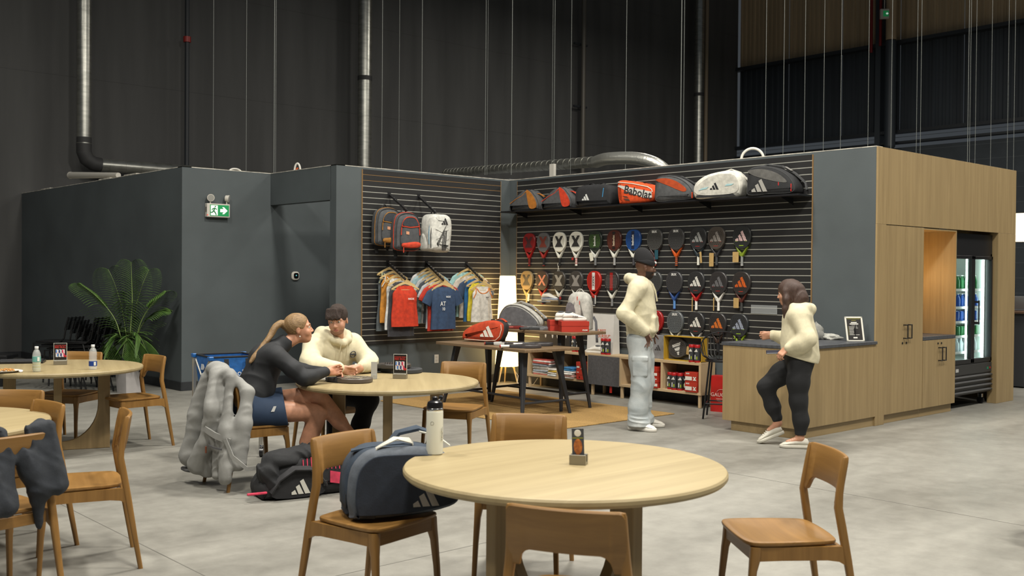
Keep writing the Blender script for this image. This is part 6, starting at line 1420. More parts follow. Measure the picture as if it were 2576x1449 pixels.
# ------------------------------------------------------------------ ball cart
P1, P2, P3, P4 = Vector((3.98,8.56,0)), Vector((3.92,8.12,0)), Vector((4.36,8.06,0)), Vector((4.42,8.50,0))
t = thing('ball_cart', 'blue fabric ball cart on aluminium legs with casters behind the woman', 'cart', (0,0,0)); AL = mat('brushed aluminium',(178,176,168),0.4,metal=0.6); BLF = fabric((30,92,158)); BLP = solid((28,88,150),0.4)
cen = (P1+P2+P3+P4)/4
for p in (P1,P2,P3,P4):
    MB().box((p.x,p.y,0.47),(0.028,0.028,0.78),0.003).build('leg', AL, t); MB().box((p.x,p.y,0.865),(0.044,0.044,0.035),0.005).build('corner_cap', BLP, t); MB().box((p.x,p.y,0.47),(0.040,0.040,0.028),0.003).build('clip', BPL, t)
    w_ = MB().cyl((p.x-0.012,p.y-0.012,0.042),(p.x+0.012,p.y-0.034,0.042),0.042,n=20).build('caster_wheel', BPL, t, 40); MB().box((p.x,p.y-0.01,0.078),(0.03,0.05,0.05),0.006,rot=(R(20),0,0)).build('caster_fork', M_CHROME, t)
for a, b in ((P1,P2),(P2,P3),(P3,P4),(P4,P1)):
    A_, B_ = a+Vector((0,0,0.84)), b+Vector((0,0,0.48)); C_, D_ = a+Vector((0,0,0.48)), b+Vector((0,0,0.84)); n_ = (b-a).cross(Vector((0,0,1))).normalized()*-0.012
    MB().tube([A_+n_,B_+n_],0.009,6).build('brace', AL, t); MB().tube([C_-n_,D_-n_],0.009,6).build('brace', AL, t)
q = [cen+(p-cen)*0.93 for p in (P1,P2,P3,P4)]; q2 = [cen+(p-cen)*0.84 for p in (P1,P2,P3,P4)]
m = MB(); m.ring_loft([[(v.x,v.y,0.87) for v in q],[(v.x,v.y,0.75) for v in q],[(v.x,v.y,0.585) for v in q2],[(v.x,v.y,0.57) for v in q2]], cap=False); m.add([(v.x,v.y,0.572) for v in q2],[(0,1,2,3)]); m.build('basket', BLF, t, smooth=0)
MB().tube([(v.x,v.y,0.875) for v in q],0.008,6,closed=True).build('rim_binding', BLKF, t)
dv = (P3-P2).normalized(); nn = Vector((dv.y,-dv.x,0))
for f in (0.30,0.72):
    p = P2+(P3-P2)*f+nn*0.012; MB().ribbon([(p.x,p.y,0.86),(p.x+nn.x*.01,p.y+nn.y*.01,0.78),(p.x,p.y,0.60)],dv,0.04,0.004).build('carry_strap', BLKF, t)
p = P2+(P3-P2)*0.52-nn*0.006; text('lettering','Babolat',0.075,solid((190,196,204)),t,Matrix.Translation((p.x+nn.x*0.012,p.y+nn.y*0.012,0.735)) @ Matrix.Rotation(math.atan2(dv.y,dv.x),4,'Z') @ XZ,bold=0.001)
dv = (P2-P1).normalized(); nn = Vector((dv.y,-dv.x,0)); p = P1+(P2-P1)*0.5-nn*0.005
for z in (0.775,0.695): MB().prism([(-0.05,-0.02),(0.02,-0.02),(0.05,0.0),(0.03,0.03),(-0.03,0.03)],0,0.002,0,Matrix.Translation((p.x,p.y,z)) @ Matrix.Rotation(math.atan2(dv.y,dv.x),4,'Z') @ XZ).build('emblem', solid((196,202,208)), t, smooth=0)
# ------------------------------------------------------------------ black and pink bag on the floor
t = thing('padel_bag', 'black and pink padel bag on the floor beside the grey coat', 'bag', (3.79,6.40,0.002), R(-11))
fbp = spline([(-0.25,0.0),(0.0,-0.0),(0.30,0.0),(0.42,0.03),(0.44,0.12),(0.38,0.22),(0.25,0.30),(0.05,0.30),(-0.10,0.285),(-0.22,0.19),(-0.29,0.10),(-0.29,0.03)],4)
bag_shell(fbp, 0.30, 0.04, 0.02).build('body', BLKF, t, 50)
panel(spline([(-0.20,0.015),(0.10,0.012),(0.16,0.06),(0.10,0.16),(-0.03,0.20),(-0.16,0.165),(-0.225,0.08)],3), -0.022, 0.014).build('front_pocket', fabric((30,30,32)), t, 50)
bars_logo(MB(), XZat(-0.025,-0.038,0.085), 0.105, th=0.002).build('emblem', solid((196,194,184)), t)
PNK = fabric((196,58,84))
panel([(0.20,0.09),(0.42,0.045),(0.43,0.12),(0.20,0.175)], -0.022, 0.004).build('pink_panel', PNK, t, smooth=0)
for k in range(12):
    x = 0.0+0.030*k; MB().box((x,-0.020,0.245-0.0045*abs(k-4)),(0.006,0.006,0.10-0.004*abs(k-4)),0,rot=(R(-12),0,0)).build('pink_stripe', PNK, t, smooth=0)
MB().ribbon([(-0.24,-0.03,0.06),(-0.19,-0.05,0.15),(-0.08,-0.055,0.22),(0.04,-0.05,0.21),(0.12,-0.045,0.15),(0.17,-0.04,0.08)],(0,1,0.5),0.05,0.012).build('shoulder_strap', fabric((38,38,40)), t, 60)
MB().box((-0.33,-0.01,0.06),(0.14,0.02,0.016),0.004).build('pink_tab', PNK, t); MB().box((0.155,-0.05,0.095),(0.03,0.012,0.04),0.003).build('buckle', BPL, t)
sd = SDF((-0.36,-0.06,0.02),(0.34,0.34,0.42),0.007)
sd.ell((-0.10,0.10,0.26),(0.16,0.13,0.075)).ell((0.08,0.13,0.29),(0.17,0.14,0.06)).ell((-0.22,0.08,0.18),(0.09,0.11,0.085)).ell((-0.20,0.02,0.12),(0.06,0.06,0.06)).ell((0.22,0.16,0.25),(0.10,0.12,0.06))
sd.wave(rfold(0.022,(1,0.2,0.6),14,5,2.0)); sd.wave(rfold(0.012,(0.4,0.9,0.2),26,8,5.0))
link('jumper', sd.mesh('jumper',2), fabric((30,31,33)), t); 
# ------------------------------------------------------------------ navy duffel on the chair
t = thing('duffel_bag', 'navy and slate duffel bag standing on an oak chair', 'bag', (2.80,3.875,0.462), R(-23)); NV = fabric((44,56,70)); SL = fabric((84,90,98))
du = spline([(-0.19,0.0),(0.05,0.0),(0.26,0.03),(0.315,0.08),(0.32,0.16),(0.28,0.26),(0.16,0.315),(0.0,0.325),(-0.13,0.315),(-0.205,0.24),(-0.225,0.12),(-0.215,0.03)],4)
bag_shell(du, 0.11, 0.045, 0.0).build('front_body', SL, t, 50, loc=(0,0.0,0)); bag_shell([(a*1.0,b*0.985) for a,b in du], 0.22, 0.05, 0.0).build('main_body', NV, t, 50, loc=(-0.006,0.07,0.002))
panel(inset(du,0.030), -0.001, 0.016).build('front_pocket', fabric((32,38,48)), t, 50); piping(inset(du,0.030), -0.010, 0.005).build('pocket_piping', fabric((40,48,60)), t)
bars_logo(MB(), XZat(0.13,-0.0178,0.10), 0.095, th=0.002).build('emblem', solid((150,144,136)), t)
piping([(-0.12,0.285),(0.02,0.292),(0.14,0.285),(0.22,0.25)], -0.008, 0.006, False).build('zip', M_BLACK, t)
m = MB(); m.box((-0.222,0.18,0.075),(0.008,0.16,0.07),0.003); m.build('end_patch', BLKF, t)
WSTR = mat('pale webbing',(186,184,172),0.8,bump=0.15,bscale=200)
MB().ribbon([(-0.15,0.10,0.20),(-0.13,0.06,0.27),(-0.09,0.05,0.325),(0.0,0.06,0.365),(0.08,0.09,0.345),(0.10,0.12,0.315)],(0.35,1,0.2),0.042,0.005).build('carry_handle', WSTR, t, 60)
MB().ribbon([(0.02,0.27,0.31),(0.06,0.28,0.355),(0.16,0.28,0.375),(0.25,0.27,0.34)],(0.1,1,0.1),0.07,0.014).build('shoulder_strap', NV, t, 60); MB().ribbon([(0.16,0.25,0.365),(0.24,0.24,0.345),(0.31,0.22,0.29)],(0.1,1,0.1),0.042,0.006).build('strap_end', WSTR, t, 60)
MB().ribbon([(-0.19,0.16,0.30),(-0.10,0.14,0.318),(0.05,0.15,0.325),(0.2,0.17,0.30)],(0,1,0),0.05,0.008).build('zip_flap', NV, t, 60)
# ------------------------------------------------------------------ grey coat over the woman's chair, black jacket at far left
cx, cy = 3.735, 7.10; hd = R(-5); fw = Vector((math.cos(hd),math.sin(hd),0)); rt = Vector((fw.y,-fw.x,0))
def CH(f, r, z): v = Vector((cx,cy,0))+fw*f+rt*r; return (v.x,v.y,z)
sd = SDF((3.05,6.40,0.02),(3.95,7.65,1.0),0.009)
for r in (-0.17,-0.05,0.07,0.18): sd.cone(CH(-0.215,r,0.83), CH(-0.265,r*1.25,0.42), 0.040, 0.052, 0.05, (fw,0.75)); sd.cone(CH(-0.265,r*1.25,0.42), CH(-0.285,r*1.45,0.12), 0.052, 0.056, 0.05, (fw,0.65))
sd.cone(CH(-0.20,-0.18,0.835), CH(-0.20,0.16,0.84), 0.045, 0.045, 0.04); sd.ell(CH(-0.22,-0.06,0.875),(0.07,0.10,0.045),k=0.05)
sd.path([CH(-0.26,0.02,0.84),CH(-0.31,0.10,0.60),CH(-0.33,0.02,0.36),CH(-0.36,-0.10,0.16)],[0.050,0.060,0.056,0.066],0.035)      # hanging sleeve
sd.path([CH(-0.27,-0.14,0.80),CH(-0.33,-0.20,0.52),CH(-0.36,-0.26,0.20)],[0.05,0.062,0.070],0.03)
sd.path([CH(-0.15,0.20,0.80),CH(-0.12,0.27,0.72),CH(-0.16,0.30,0.50),CH(-0.20,0.30,0.22)],[0.035,0.045,0.05,0.055],0.04)
sd.wave(rfold(0.016,(0.3,1,0.15),13,2.6,1.0)); sd.wave(rfold(0.008,(0.2,0.6,0.8),22,6,4.0)); sd.cut((0,0,0.065),(0,0,-1))
t = thing('coat', 'pale grey coat hung over the seated woman\'s chair', 'coat', (0,0,0)); M_COAT = mat('grey coat cotton',(142,142,138),0.85,var=0.05,scale=9,bump=0.08,bscale=90)
link('shell', sd.mesh('shell',2), M_COAT, t)
MB().ribbon([CH(-0.36,0.02,0.50),CH(-0.365,0.10,0.45),CH(-0.34,0.20,0.42),CH(-0.27,0.32,0.38)],(0,0,1),0.045,0.012).build('belt', M_COAT, t, 60)
MB().ribbon([CH(-0.30,0.30,0.40),CH(-0.27,0.36,0.28),CH(-0.20,0.46,0.20),CH(-0.02,0.56,0.22)],(0,0,1),0.030,0.006).build('belt_end', M_COAT, t, 60)
MB().ribbon([CH(-0.345,0.10,0.335),CH(-0.345,0.20,0.330),CH(-0.32,0.28,0.325)],(0,0,1),0.012,0.010).build('pocket_zip', mat('dark zip',(84,84,86),0.5), t, 60); MB().box(CH(-0.36,0.085,0.30),(0.012,0.012,0.05),0.003).build('zip_pull', solid((110,62,40)), t)
MB().tube([CH(-0.43+0.05*math.cos(a),-0.20+0.0,0.15+0.0) if False else CH(-0.37+0.030*math.cos(a),-0.265+0.085*math.sin(a),0.105) for a in [2*PI*k/20 for k in range(20)]],0.012,6,closed=True).build('cuff_lining', fabric((84,84,84)), t, 60)
jx, jy, jh = 1.45, 5.35, R(100); jf = Vector((math.cos(jh),math.sin(jh),0)); jr = Vector((jf.y,-jf.x,0))
def JH(f, r, z): v = Vector((jx,jy,0))+jf*f+jr*r; return (v.x,v.y,z)
sd = SDF((0.9,4.75,0.25),(2.05,5.75,1.0),0.009)
for r in (0.12,0.20): sd.cone(JH(-0.18,r,0.835), JH(-0.235,r+0.02,0.56), 0.034, 0.042, 0.04, (jf,0.7))
for r in (-0.22,-0.12,-0.03): sd.cone(JH(-0.18,r,0.835), JH(-0.245,r*1.1,0.50), 0.034, 0.045, 0.05, (jf,0.7))
sd.path([JH(-0.16,0.14,0.84),JH(-0.10,0.20,0.82),JH(-0.06,0.25,0.70),JH(-0.08,0.22,0.55)],[0.035,0.045,0.045,0.035],0.03)
sd.path([JH(-0.20,0.06,0.72),JH(-0.20,0.13,0.52),JH(-0.18,0.15,0.36)],[0.04,0.035,0.02],0.03)
sd.wave(rfold(0.014,(1,0.2,0.2),16,3,3.0)); sd.wave(rfold(0.007,(0.5,0.3,0.8),26,7,1.0))
tag(link('jacket', sd.mesh('jacket',2), fabric((38,42,48))), 'black jacket slung over a chair at the left edge', 'jacket')
# ------------------------------------------------------------------ palm and stacked chairs
t = thing('potted_palm', 'feathery green palm in a pale square pot by the charcoal wall', 'plant', (5.33,13.40,0)); POT = mat('pale grey pot',(168,164,162),0.7,var=0.05,scale=4)
m = MB(); m.ring_loft([[(px,py,z) for px,py in rrect(w_,w_,0.012,2)] for w_,z in ((0.225,0),(0.262,0.30))]); m.build('pot', POT, t, 40, rot=(0,0,R(10))); MB().box((0,0,0.285),(0.235,0.235,0.02)).build('soil', mat('soil',(60,48,36),0.9), t, smooth=0)
LEAF = mat('palm leaf',(58,88,40),0.45,rgb2=(92,122,58),scale=14); STEM = mat('palm stem',(120,140,76),0.5)
e_r = Vector((0.742,-0.671,0)); e_f = Vector((0.671,0.742,0))
FR = [((-0.62,-0.05,1.42),(-0.20,0,0.98),0.30),((-0.30,0.05,1.62),(-0.11,0.02,1.12),0.26),((0.02,0.0,1.72),(0.035,0.0,1.18),0.25),((0.20,0.15,1.62),(0.06,0.05,1.1),0.22),((0.48,-0.05,1.33),(0.16,0.0,0.95),0.26),((0.42,0.1,1.10),(0.14,0.02,0.86),0.24),((0.10,-0.12,0.42),(0.06,-0.05,0.76),0.20),((-0.28,-0.15,0.52),(-0.10,-0.06,0.74),0.22),((0.26,-0.1,0.56),(0.10,-0.05,0.78),0.20),((-0.12,0.2,1.3),(-0.05,0.08,0.9),0.24),((-0.02,-0.2,0.48),(0.0,-0.08,0.72),0.18)]
for (tip, mid, ll) in FR:
    B0 = Vector((random.Random(tip[0]).uniform(-.03,.03),0,0.29)); Tp = e_r*tip[0]+e_f*tip[1]+Vector((0,0,tip[2])); Mp = e_r*mid[0]+e_f*mid[1]+Vector((0,0,mid[2]))
    pts = [Vector(p) for p in spline([tuple(B0),tuple((B0+Mp)/2+Vector((0,0,0.04))),tuple(Mp),tuple((Mp+Tp)/2+Vector((0,0,0.05))),tuple(Tp)],8,False)]
    m = MB(); m.tube(pts,[0.009-0.007*i/(len(pts)-1) for i in range(len(pts))],5,mi=1)
    n0 = int(len(pts)*0.36); nl = 26
    for k in range(nl):
        u_ = (k+0.5)/nl; fi = n0+(len(pts)-1-n0)*u_; i = min(len(pts)-2,int(fi)); p = pts[i].lerp(pts[i+1],fi-i); d = (pts[i+1]-pts[i]).normalized()
        L_ = 1.25*ll*(0.45+0.75*math.sin(PI*min(1,0.15+0.8*u_)))
        sdv = d.cross(Vector((0,0,1))); sdv = sdv.normalized() if sdv.length > 1e-3 else e_r
        if abs(d.z) > 0.8: sdv = e_r
        for s_ in (-1,1):
            dr = (sdv*s_*0.80+d*0.62+Vector((0,0,0.12))).normalized(); wv = dr.cross(Vector((0,0,1))).normalized(); rings = []
            for q_ in range(5):
                w2 = (0.003,0.0145,0.0155,0.011,0.001)[q_]; c_ = p+dr*L_*q_/4+Vector((0,0,-0.50*L_*(q_/4)**2.0)); rings.append((c_-wv*w2, c_+Vector((0,0,0.0025)), c_+wv*w2))
            vs = [v for r3 in rings for v in r3]; m.add(vs, [(3*a+b,3*a+b+1,3*a+b+4,3*a+b+3) for a in range(4) for b in (0,1)])
    m.build('frond', [LEAF, STEM], t, 60)
BKM = mat('black plastic chair',(22,22,23),0.4)
def stack_chair_meshes():
    P = {}
    m = MB(); m.tube([(-0.20,0.22,0),(-0.20,0.20,0.43),(-0.20,-0.16,0.44),(-0.19,-0.23,0.50),(-0.185,-0.26,0.66)],0.011,6); P['l'] = m.mesh('side_frame',60)
    m = MB(); m.tube([(0.20,0.22,0),(0.20,0.20,0.43),(0.20,-0.16,0.44),(0.19,-0.23,0.50),(0.185,-0.26,0.66)],0.011,6); P['r'] = m.mesh('side_frame',60)
    m = MB(); m.tube([(-0.195,-0.12,0.43),(-0.205,-0.24,0.0)],0.011,6); m.tube([(0.195,-0.12,0.43),(0.205,-0.24,0.0)],0.011,6); P['rl'] = m.mesh('rear_legs',60)
    m = MB(); m.prism(rrect(0.40,0.40,0.06,3),0.445,0.462,bev=0.004); P['seat'] = m.mesh('seat',40)
    m = MB(); 
    for k in range(9): m.box((0,-0.245-0.006*k,0.62+0.019*k),(0.38,0.016,0.011))
    for x in (-0.19,-0.10,0,0.10,0.19): m.box((x,-0.268,0.70),(0.016,0.018,0.18),rot=(R(17),0,0))
    P['back'] = m.mesh('backrest',0); return P
_SC = stack_chair_meshes()
for si, (bx, by, n_) in enumerate(((4.98,14.30,5),(5.22,13.98,5))):
    for k in range(n_):
        d_ = Vector((-0.74,0.67,0))*0.075*k
        t = thing('stacking_chair', ('%s black stacking chair of the %s row by the palm' % (('lowest','second lowest','middle','second highest','highest')[k], ('left','right')[si])), 'chair', (bx+d_.x,by+d_.y,0.048*k), R(131-90), 'black stacking chairs')
        for nm, key in (('side_frame','l'),('side_frame','r'),('rear_legs','rl'),('seat','seat'),('backrest','back')): link(nm, _SC[key], BKM, t)
t = thing('black_bench', 'low black bench against the back wall at far left', 'bench', (3.9,15.6,0), R(-38)); MB().box((0,0,0.40),(1.3,0.40,0.06),0.01).build('seat', M_BLACK, t)
for x in (-0.55,0.55): MB().box((x,0,0.185),(0.06,0.36,0.37)).build('leg', M_BLACK, t, smooth=0)
# ------------------------------------------------------------------ seen past the right end of the kiosk
t = thing('drum_pendant', 'glowing cream drum shade past the right end of the kiosk', 'lamp', (18.1,6.95,2.45)); MB().lathe([(0.55,-0.22),(0.55,0.22),(0.54,0.22),(0.54,-0.22)],40,cap=False).build('shade', mat('lit drum shade',(240,232,210),0.7,emit=(255,236,200),estr=1.1), t, 40); MB().cyl((0,0,0.22),(0,0,8),0.012,n=6).build('cable', M_BLACK, t)
t = thing('bar_counter', 'dark stepped bar counter past the right end of the kiosk', 'counter', (16.6,6.05,0)); MB().box((0,0.3,0.55),(2.2,0.6,1.06)).build('body', mat('dark bar front',(52,54,57),0.5), t, smooth=0); MB().box((0,0.27,1.10),(2.3,0.72,0.035),0.004).build('top', mat('walnut bar top',(96,74,58),0.4), t)
for k in range(4): MB().box((-0.4+0.12*k,-0.02,0.20+0.24*k),(1.4,0.04,0.23)).build('step_panel', mat('grey bar panel',(66,69,73),0.5), t, smooth=0)
t = thing('laptop', 'open grey laptop on the bar past the kiosk', 'laptop', (15.75,6.25,1.12), R(-35)); MB().box((0,0.10,0.008),(0.32,0.22,0.014),0.003).build('base', SIL, t); MB().box((0,-0.03,0.11),(0.32,0.008,0.21),0.003,rot=(R(18),0,0)).build('lid', SIL, t)
# ------------------------------------------------------------------ people
def rot3(yaw=0, pitch=0, roll=0):
    return np.array((Matrix.Rotation(R(yaw),3,'Z') @ Matrix.Rotation(R(pitch),3,'X') @ Matrix.Rotation(R(roll),3,'Y')))
def skin_mat(name, rgb, lip): return [mat('skin '+name, rgb, 0.5, var=0.05, scale=30, bump=0.03, bscale=300), mat('lips '+name, lip, 0.45)]
class Person:
    """local frame: x = the person's right, y = forward, z = up"""
    def __init__(s, label, loc, heading, lo, hi, res=0.0045, name='person'):
        s.S = SDF(lo, hi, res); s.label = label; s.loc = loc; s.rz = R(heading-90); s.name = name; s.lo = lo; s.hi = hi
    def head(s, c, M, k=1.0, jaw=1.0):
        c = np.array(c); s.hc = c; s.hM = M; s.hk = k; S = s.S
        T = lambda *p: c+M @ (np.array(p)*k)
        S.ell(T(0,-0.012,0.032), np.array((0.074,0.094,0.090))*k, M, 0.02)
        S.ell(T(0,0.030,-0.035), np.array((0.058*jaw,0.062,0.078))*k, M, 0.03)
        S.ell(T(0,0.058,-0.088), np.array((0.026*jaw,0.022,0.020))*k, M, 0.025)
        for x in (-1,1):
            S.ell(T(x*0.040,0.060,-0.028), np.array((0.022,0.022,0.026))*k, M, 0.02)
            S.cone(T(x*0.012,0.085,0.026), T(x*0.045,0.068,0.026), 0.010*k, 0.009*k, 0.012)
            S.ell(T(x*0.031,0.094,0.010), np.array((0.016,0.014,0.010))*k, M, 0.010, sub=True)
        S.cone(T(0,0.082,0.016), T(0,0.1035,-0.023), 0.0075*k, 0.0100*k, 0.009); S.ell(T(0.010,0.096,-0.028), np.array((0.008,0.009,0.007))*k, M, 0.006); S.ell(T(-0.010,0.096,-0.028), np.array((0.008,0.009,0.007))*k, M, 0.006)
        S.ell(T(0,0.0865,-0.0525), np.array((0.022,0.0085,0.0060))*k, M, 0.006); S.ell(T(0,0.0840,-0.0655), np.array((0.019,0.0095,0.0070))*k, M, 0.006)
        S.ell(T(0,0.097,-0.059), np.array((0.020,0.008,0.0018))*k, M, 0.004, sub=True)
        for x in (-1,1):
            S.ell(T(x*0.076,-0.010,-0.002), np.array((0.009,0.019,0.031))*k, M @ rot3(x*-18,0,0), 0.006); S.ell(T(x*0.087,-0.004,0.002), np.array((0.006,0.010,0.018))*k, M, 0.004, sub=True)
        return T
    def neck(s, a, b, r0=0.056, r1=0.060): s.S.cone(a, b, r0, r1, 0.03)
    def limb(s, pts, rs, k=0.03): s.S.path(pts, rs, k)
    def hand(s, w_, M, curl=(20,30,25), thumb=(35,10), k=1.0, right=True, spread=1.0):
        """M columns: thumb side, finger direction, back of hand"""
        w_ = np.array(w_); S = s.S; T = lambda *p: w_+M @ (np.array(p)*k)
        S.box(T(0,0.046,0), np.array((0.038,0.046,0.0135))*k, M, 0.012, 0.012); S.cone(T(0,-0.02,0), T(0,0.02,0), 0.024*k, 0.023*k, 0.02, (M[:,2],0.78))
        for i, (x, L) in enumerate(((0.029,0.072),(0.0095,0.081),(-0.0105,0.075),(-0.029,0.058))):
            p = T(x,0.086-0.006*abs(i-1.2),0); a = 0
            for j, f in enumerate((0.46,0.30,0.24)):
                a += curl[j]*(1+0.06*i); d = M @ np.array((0.05*(1.5-i)*spread*0.3, math.cos(R(a)), -math.sin(R(a)))); q = p+d*L*f*k
                S.cone(p, q, (0.0090-0.0009*j)*k, (0.0084-0.0009*j)*k, 0.0035); p = q
        p = T(0.026,0.018,-0.004); d = M @ np.array((math.sin(R(thumb[0])),math.cos(R(thumb[0])),-0.35)); q = p+d*0.046*k; S.cone(p,q,0.0135*k,0.0100*k,0.008)
        d2 = M @ np.array((math.sin(R(thumb[0]-thumb[1])),math.cos(R(thumb[0]-thumb[1])),-0.45)); S.cone(q,q+d2*0.030*k,0.0098*k,0.0078*k,0.004)
    def finish(s, mats, rules=()):
        me = s.S.mesh('person', 2); T = lambda p: s.hc+s.hM @ (np.array(p)*s.hk)
        hc, hM, hk = s.hc, s.hM, s.hk
        def hl(x,y,z):
            q = (np.stack((x,y,z),1)-hc) @ hM/hk; return q[:,0],q[:,1],q[:,2]
        def lips(x,y,z): a,b,c = hl(x,y,z); return (b > 0.082) & ((a/0.021)**2+((c+0.0590)/0.0115)**2 < 1)
        paint(me, [(1, lips)]+[(i, (lambda f: (lambda x,y,z: f(*hl(x,y,z))))(f)) for i, f in rules])
        o = link(s.name, me, mats, None, s.loc, (0,0,s.rz)); s.o = o; s.mats = mats
        tag(o, s.label, 'person')
        for x in (-1,1):
            p = s.hc+s.hM @ (np.array((x*0.031,0.0735,0.010))*s.hk); e = MB().ball(tuple(p),0.0115*s.hk,14,10).build('eye', mat('eye white',(206,200,190),0.25), o, 60)
            q = s.hc+s.hM @ (np.array((x*0.031,0.0805,0.0095))*s.hk); MB().ball(tuple(q),0.0056*s.hk,10,8).build('iris', mat('dark iris',(46,32,24),0.2), e, 60)
        return o
    def brows(s, m, z=0.030, th=0.0042, arch=0.004):
        for x in (-1,1):
            pts = [tuple(s.hc+s.hM @ (np.array((x*a, b, z+c))*s.hk)) for a,b,c in ((0.014,0.0915,-0.001),(0.028,0.0875,arch),(0.044,0.0745,0.001))]
            MB().tube(pts,[th,th*1.1,th*0.5],6).build('eyebrow', m, s.o, 60)
    def wear(s, name, m, build, res=0.006, relax=2, lo=None, hi=None, rules=None):
        S = SDF(lo or s.lo, hi or s.hi, res); build(S); me = S.mesh(name, relax)
        if rules: paint(me, rules)
        return link(name, me, m, s.o)
    def H(s, *p): return tuple(s.hc+s.hM @ (np.array(p)*s.hk))
def folds(A, d1, lam, d2, w_=1.2):
    d1 = np.array(d1,float); d1 /= np.linalg.norm(d1); d2 = np.array(d2,float)
    return lambda x,y,z: A*(np.abs(np.sin(PI*(x*d1[0]+y*d1[1]+z*d1[2])/lam+w_*np.sin(x*d2[0]+y*d2[1]+z*d2[2])))-0.5)
CREAM = mat('cream fleece',(206,198,168),0.9,var=0.03,scale=30,bump=0.08,bscale=220)
BLKC = mat('black stretch cloth',(24,25,27),0.85,bump=0.05,bscale=160)
def sneaker(P, a, d, m_up, m_so, S_=1.0, tilt=0.0):
    """shoe at ankle point a (floor below it), toe direction d, as two worn parts"""
    d = Vector((d[0],d[1],0)).normalized(); T = Matrix.Translation((a[0]+d.x*0.04, a[1]+d.y*0.04, a[2])) @ Matrix.Rotation(math.atan2(d.y,d.x),4,'Z') @ Matrix.Rotation(R(tilt),4,'Y')
    m = MB(); rings = []
    for (x,w_,z0,z1) in ((-0.128,0.024,0.030,0.072),(-0.115,0.033,0.028,0.098),(-0.08,0.037,0.026,0.108),(-0.035,0.038,0.026,0.112),(0.01,0.040,0.026,0.098),(0.05,0.044,0.025,0.080),(0.09,0.046,0.024,0.066),(0.125,0.040,0.024,0.054),(0.148,0.022,0.024,0.040)):
        rings.append([(x*S_, w_*S_*math.cos(q)*(1.0 if math.sin(q) < 0.3 else 0.82), (z0+(z1-z0)*(0.5+0.5*math.sin(q)))*S_) for q in [2*PI*k/18 for k in range(18)]])
    m.ring_loft(rings,M=T).build('shoe', m_up, P.o, 70)
    so = spline([(-0.136,0),(-0.12,0.038),(-0.05,0.037),(0.02,0.040),(0.09,0.049),(0.14,0.034),(0.160,0),(0.14,-0.034),(0.09,-0.049),(0.02,-0.040),(-0.05,-0.037),(-0.12,-0.038)],3)
    MB().prism([(u*S_,v*S_) for u,v in so],0.001,0.036*S_,0,T,bev=0.006*S_).build('shoe_sole', m_so, P.o, 50)
    la = MB()
    for k in range(4): la.box((0.010+0.020*k,0,(0.100-0.010*k)*S_),(0.007,0.052*S_,0.007),0.002,0,T)
    la.build('shoe_laces', solid((214,212,204)), P.o)
# ---------- standing man with beanie
P = Person('man in cream hoodie, black beanie and pale jeans standing with hands in pockets', (8.17,7.03,0), -58, (-0.42,-0.32,-0.01), (0.42,0.40,1.86))
HM = rot3(16,-4,0); P.head((0,0.045,1.675), HM, 1.0, 1.05)
P.neck((0,0.015,1.60),(0,-0.015,1.49))
P.S.cone((-0.15,-0.01,1.46),(0.15,-0.01,1.46),0.055,0.055,0.05); P.S.cone((0,-0.01,1.38),(0,0,1.18),0.125,0.115,0.06,((0,1,0),0.72)); P.S.cone((0,0,1.18),(0,0,0.98),0.115,0.125,0.06,((0,1,0),0.78))
SHO = {1:(0.185,-0.01,1.475),-1:(-0.185,-0.01,1.475)}; ELB = {1:(0.285,-0.13,1.185),-1:(-0.285,-0.11,1.185)}; WRI = {1:(0.172,0.080,1.01),-1:(-0.172,0.085,1.0)}
for q in (1,-1):
    P.limb([SHO[q],ELB[q],WRI[q]],[0.045,0.038,0.028]); hm = frame((0,0,0),(0.2*q,0.95,0.1),(-0.16*q,0.05,-1)); hm = np.array(hm.to_3x3()); P.hand(WRI[q], hm, (25,20,15))
    kn = (0.125*q-0.01,0.03,0.50); an = (0.13*q-0.01,-0.03,0.09); P.limb([(0.095*q,0,0.93),kn,an],[0.085,0.055,0.038]); P.S.cone(an,(an[0]+0.03*q,0.10,0.05),0.035,0.028,0.03)
sk = skin_mat('deep brown',(92,62,45),(88,52,44))+[mat('short dark beard',(38,28,22),0.8)]
o = P.finish(sk, [(2, lambda a,b,c: (c < -0.035) & (b > 0.0) & (c > -0.115) & ~((b > 0.08) & (np.abs(a) < 0.024) & (c > -0.075)) & (np.abs(a)+b*0.5 > 0.02) & ((c < -0.070) | (np.abs(a) > 0.045) | ((c > -0.050) & (c < -0.038) & (np.abs(a) < 0.028))))])
P.brows(mat('black brow',(24,18,15),0.8))
BEAN = mat('black knit',(28,28,30),0.95,bump=0.35,bscale=180)
def beanie(S):
    S.ell(P.H(0,-0.020,0.070),(0.088,0.108,0.108),HM,0.02); S.ell(P.H(0.0,-0.050,0.150),(0.056,0.066,0.062),HM,0.06); S.cut(P.H(0,0.02,0.040), HM @ np.array((0,-0.25,-1)))
P.wear('beanie', BEAN, beanie, 0.005, 2, (-0.2,-0.2,1.55),(0.2,0.25,1.92))
def cuff(S):
    S.ell(P.H(0,-0.016,0.052),(0.095,0.114,0.080),HM,0.01); S.cut(P.H(0,0.02,0.032), HM @ np.array((0,-0.25,-1))); S.cut(P.H(0,0.02,0.085), HM @ np.array((0,0.25,1)))
P.wear('beanie_cuff', BEAN, cuff, 0.005, 2, (-0.2,-0.2,1.55),(0.2,0.25,1.92))
MB().ball(P.H(0.0,0.098,0.060),(0.015,0.015,0.016),12,8).build('beanie_badge', solid((214,212,204)), o)
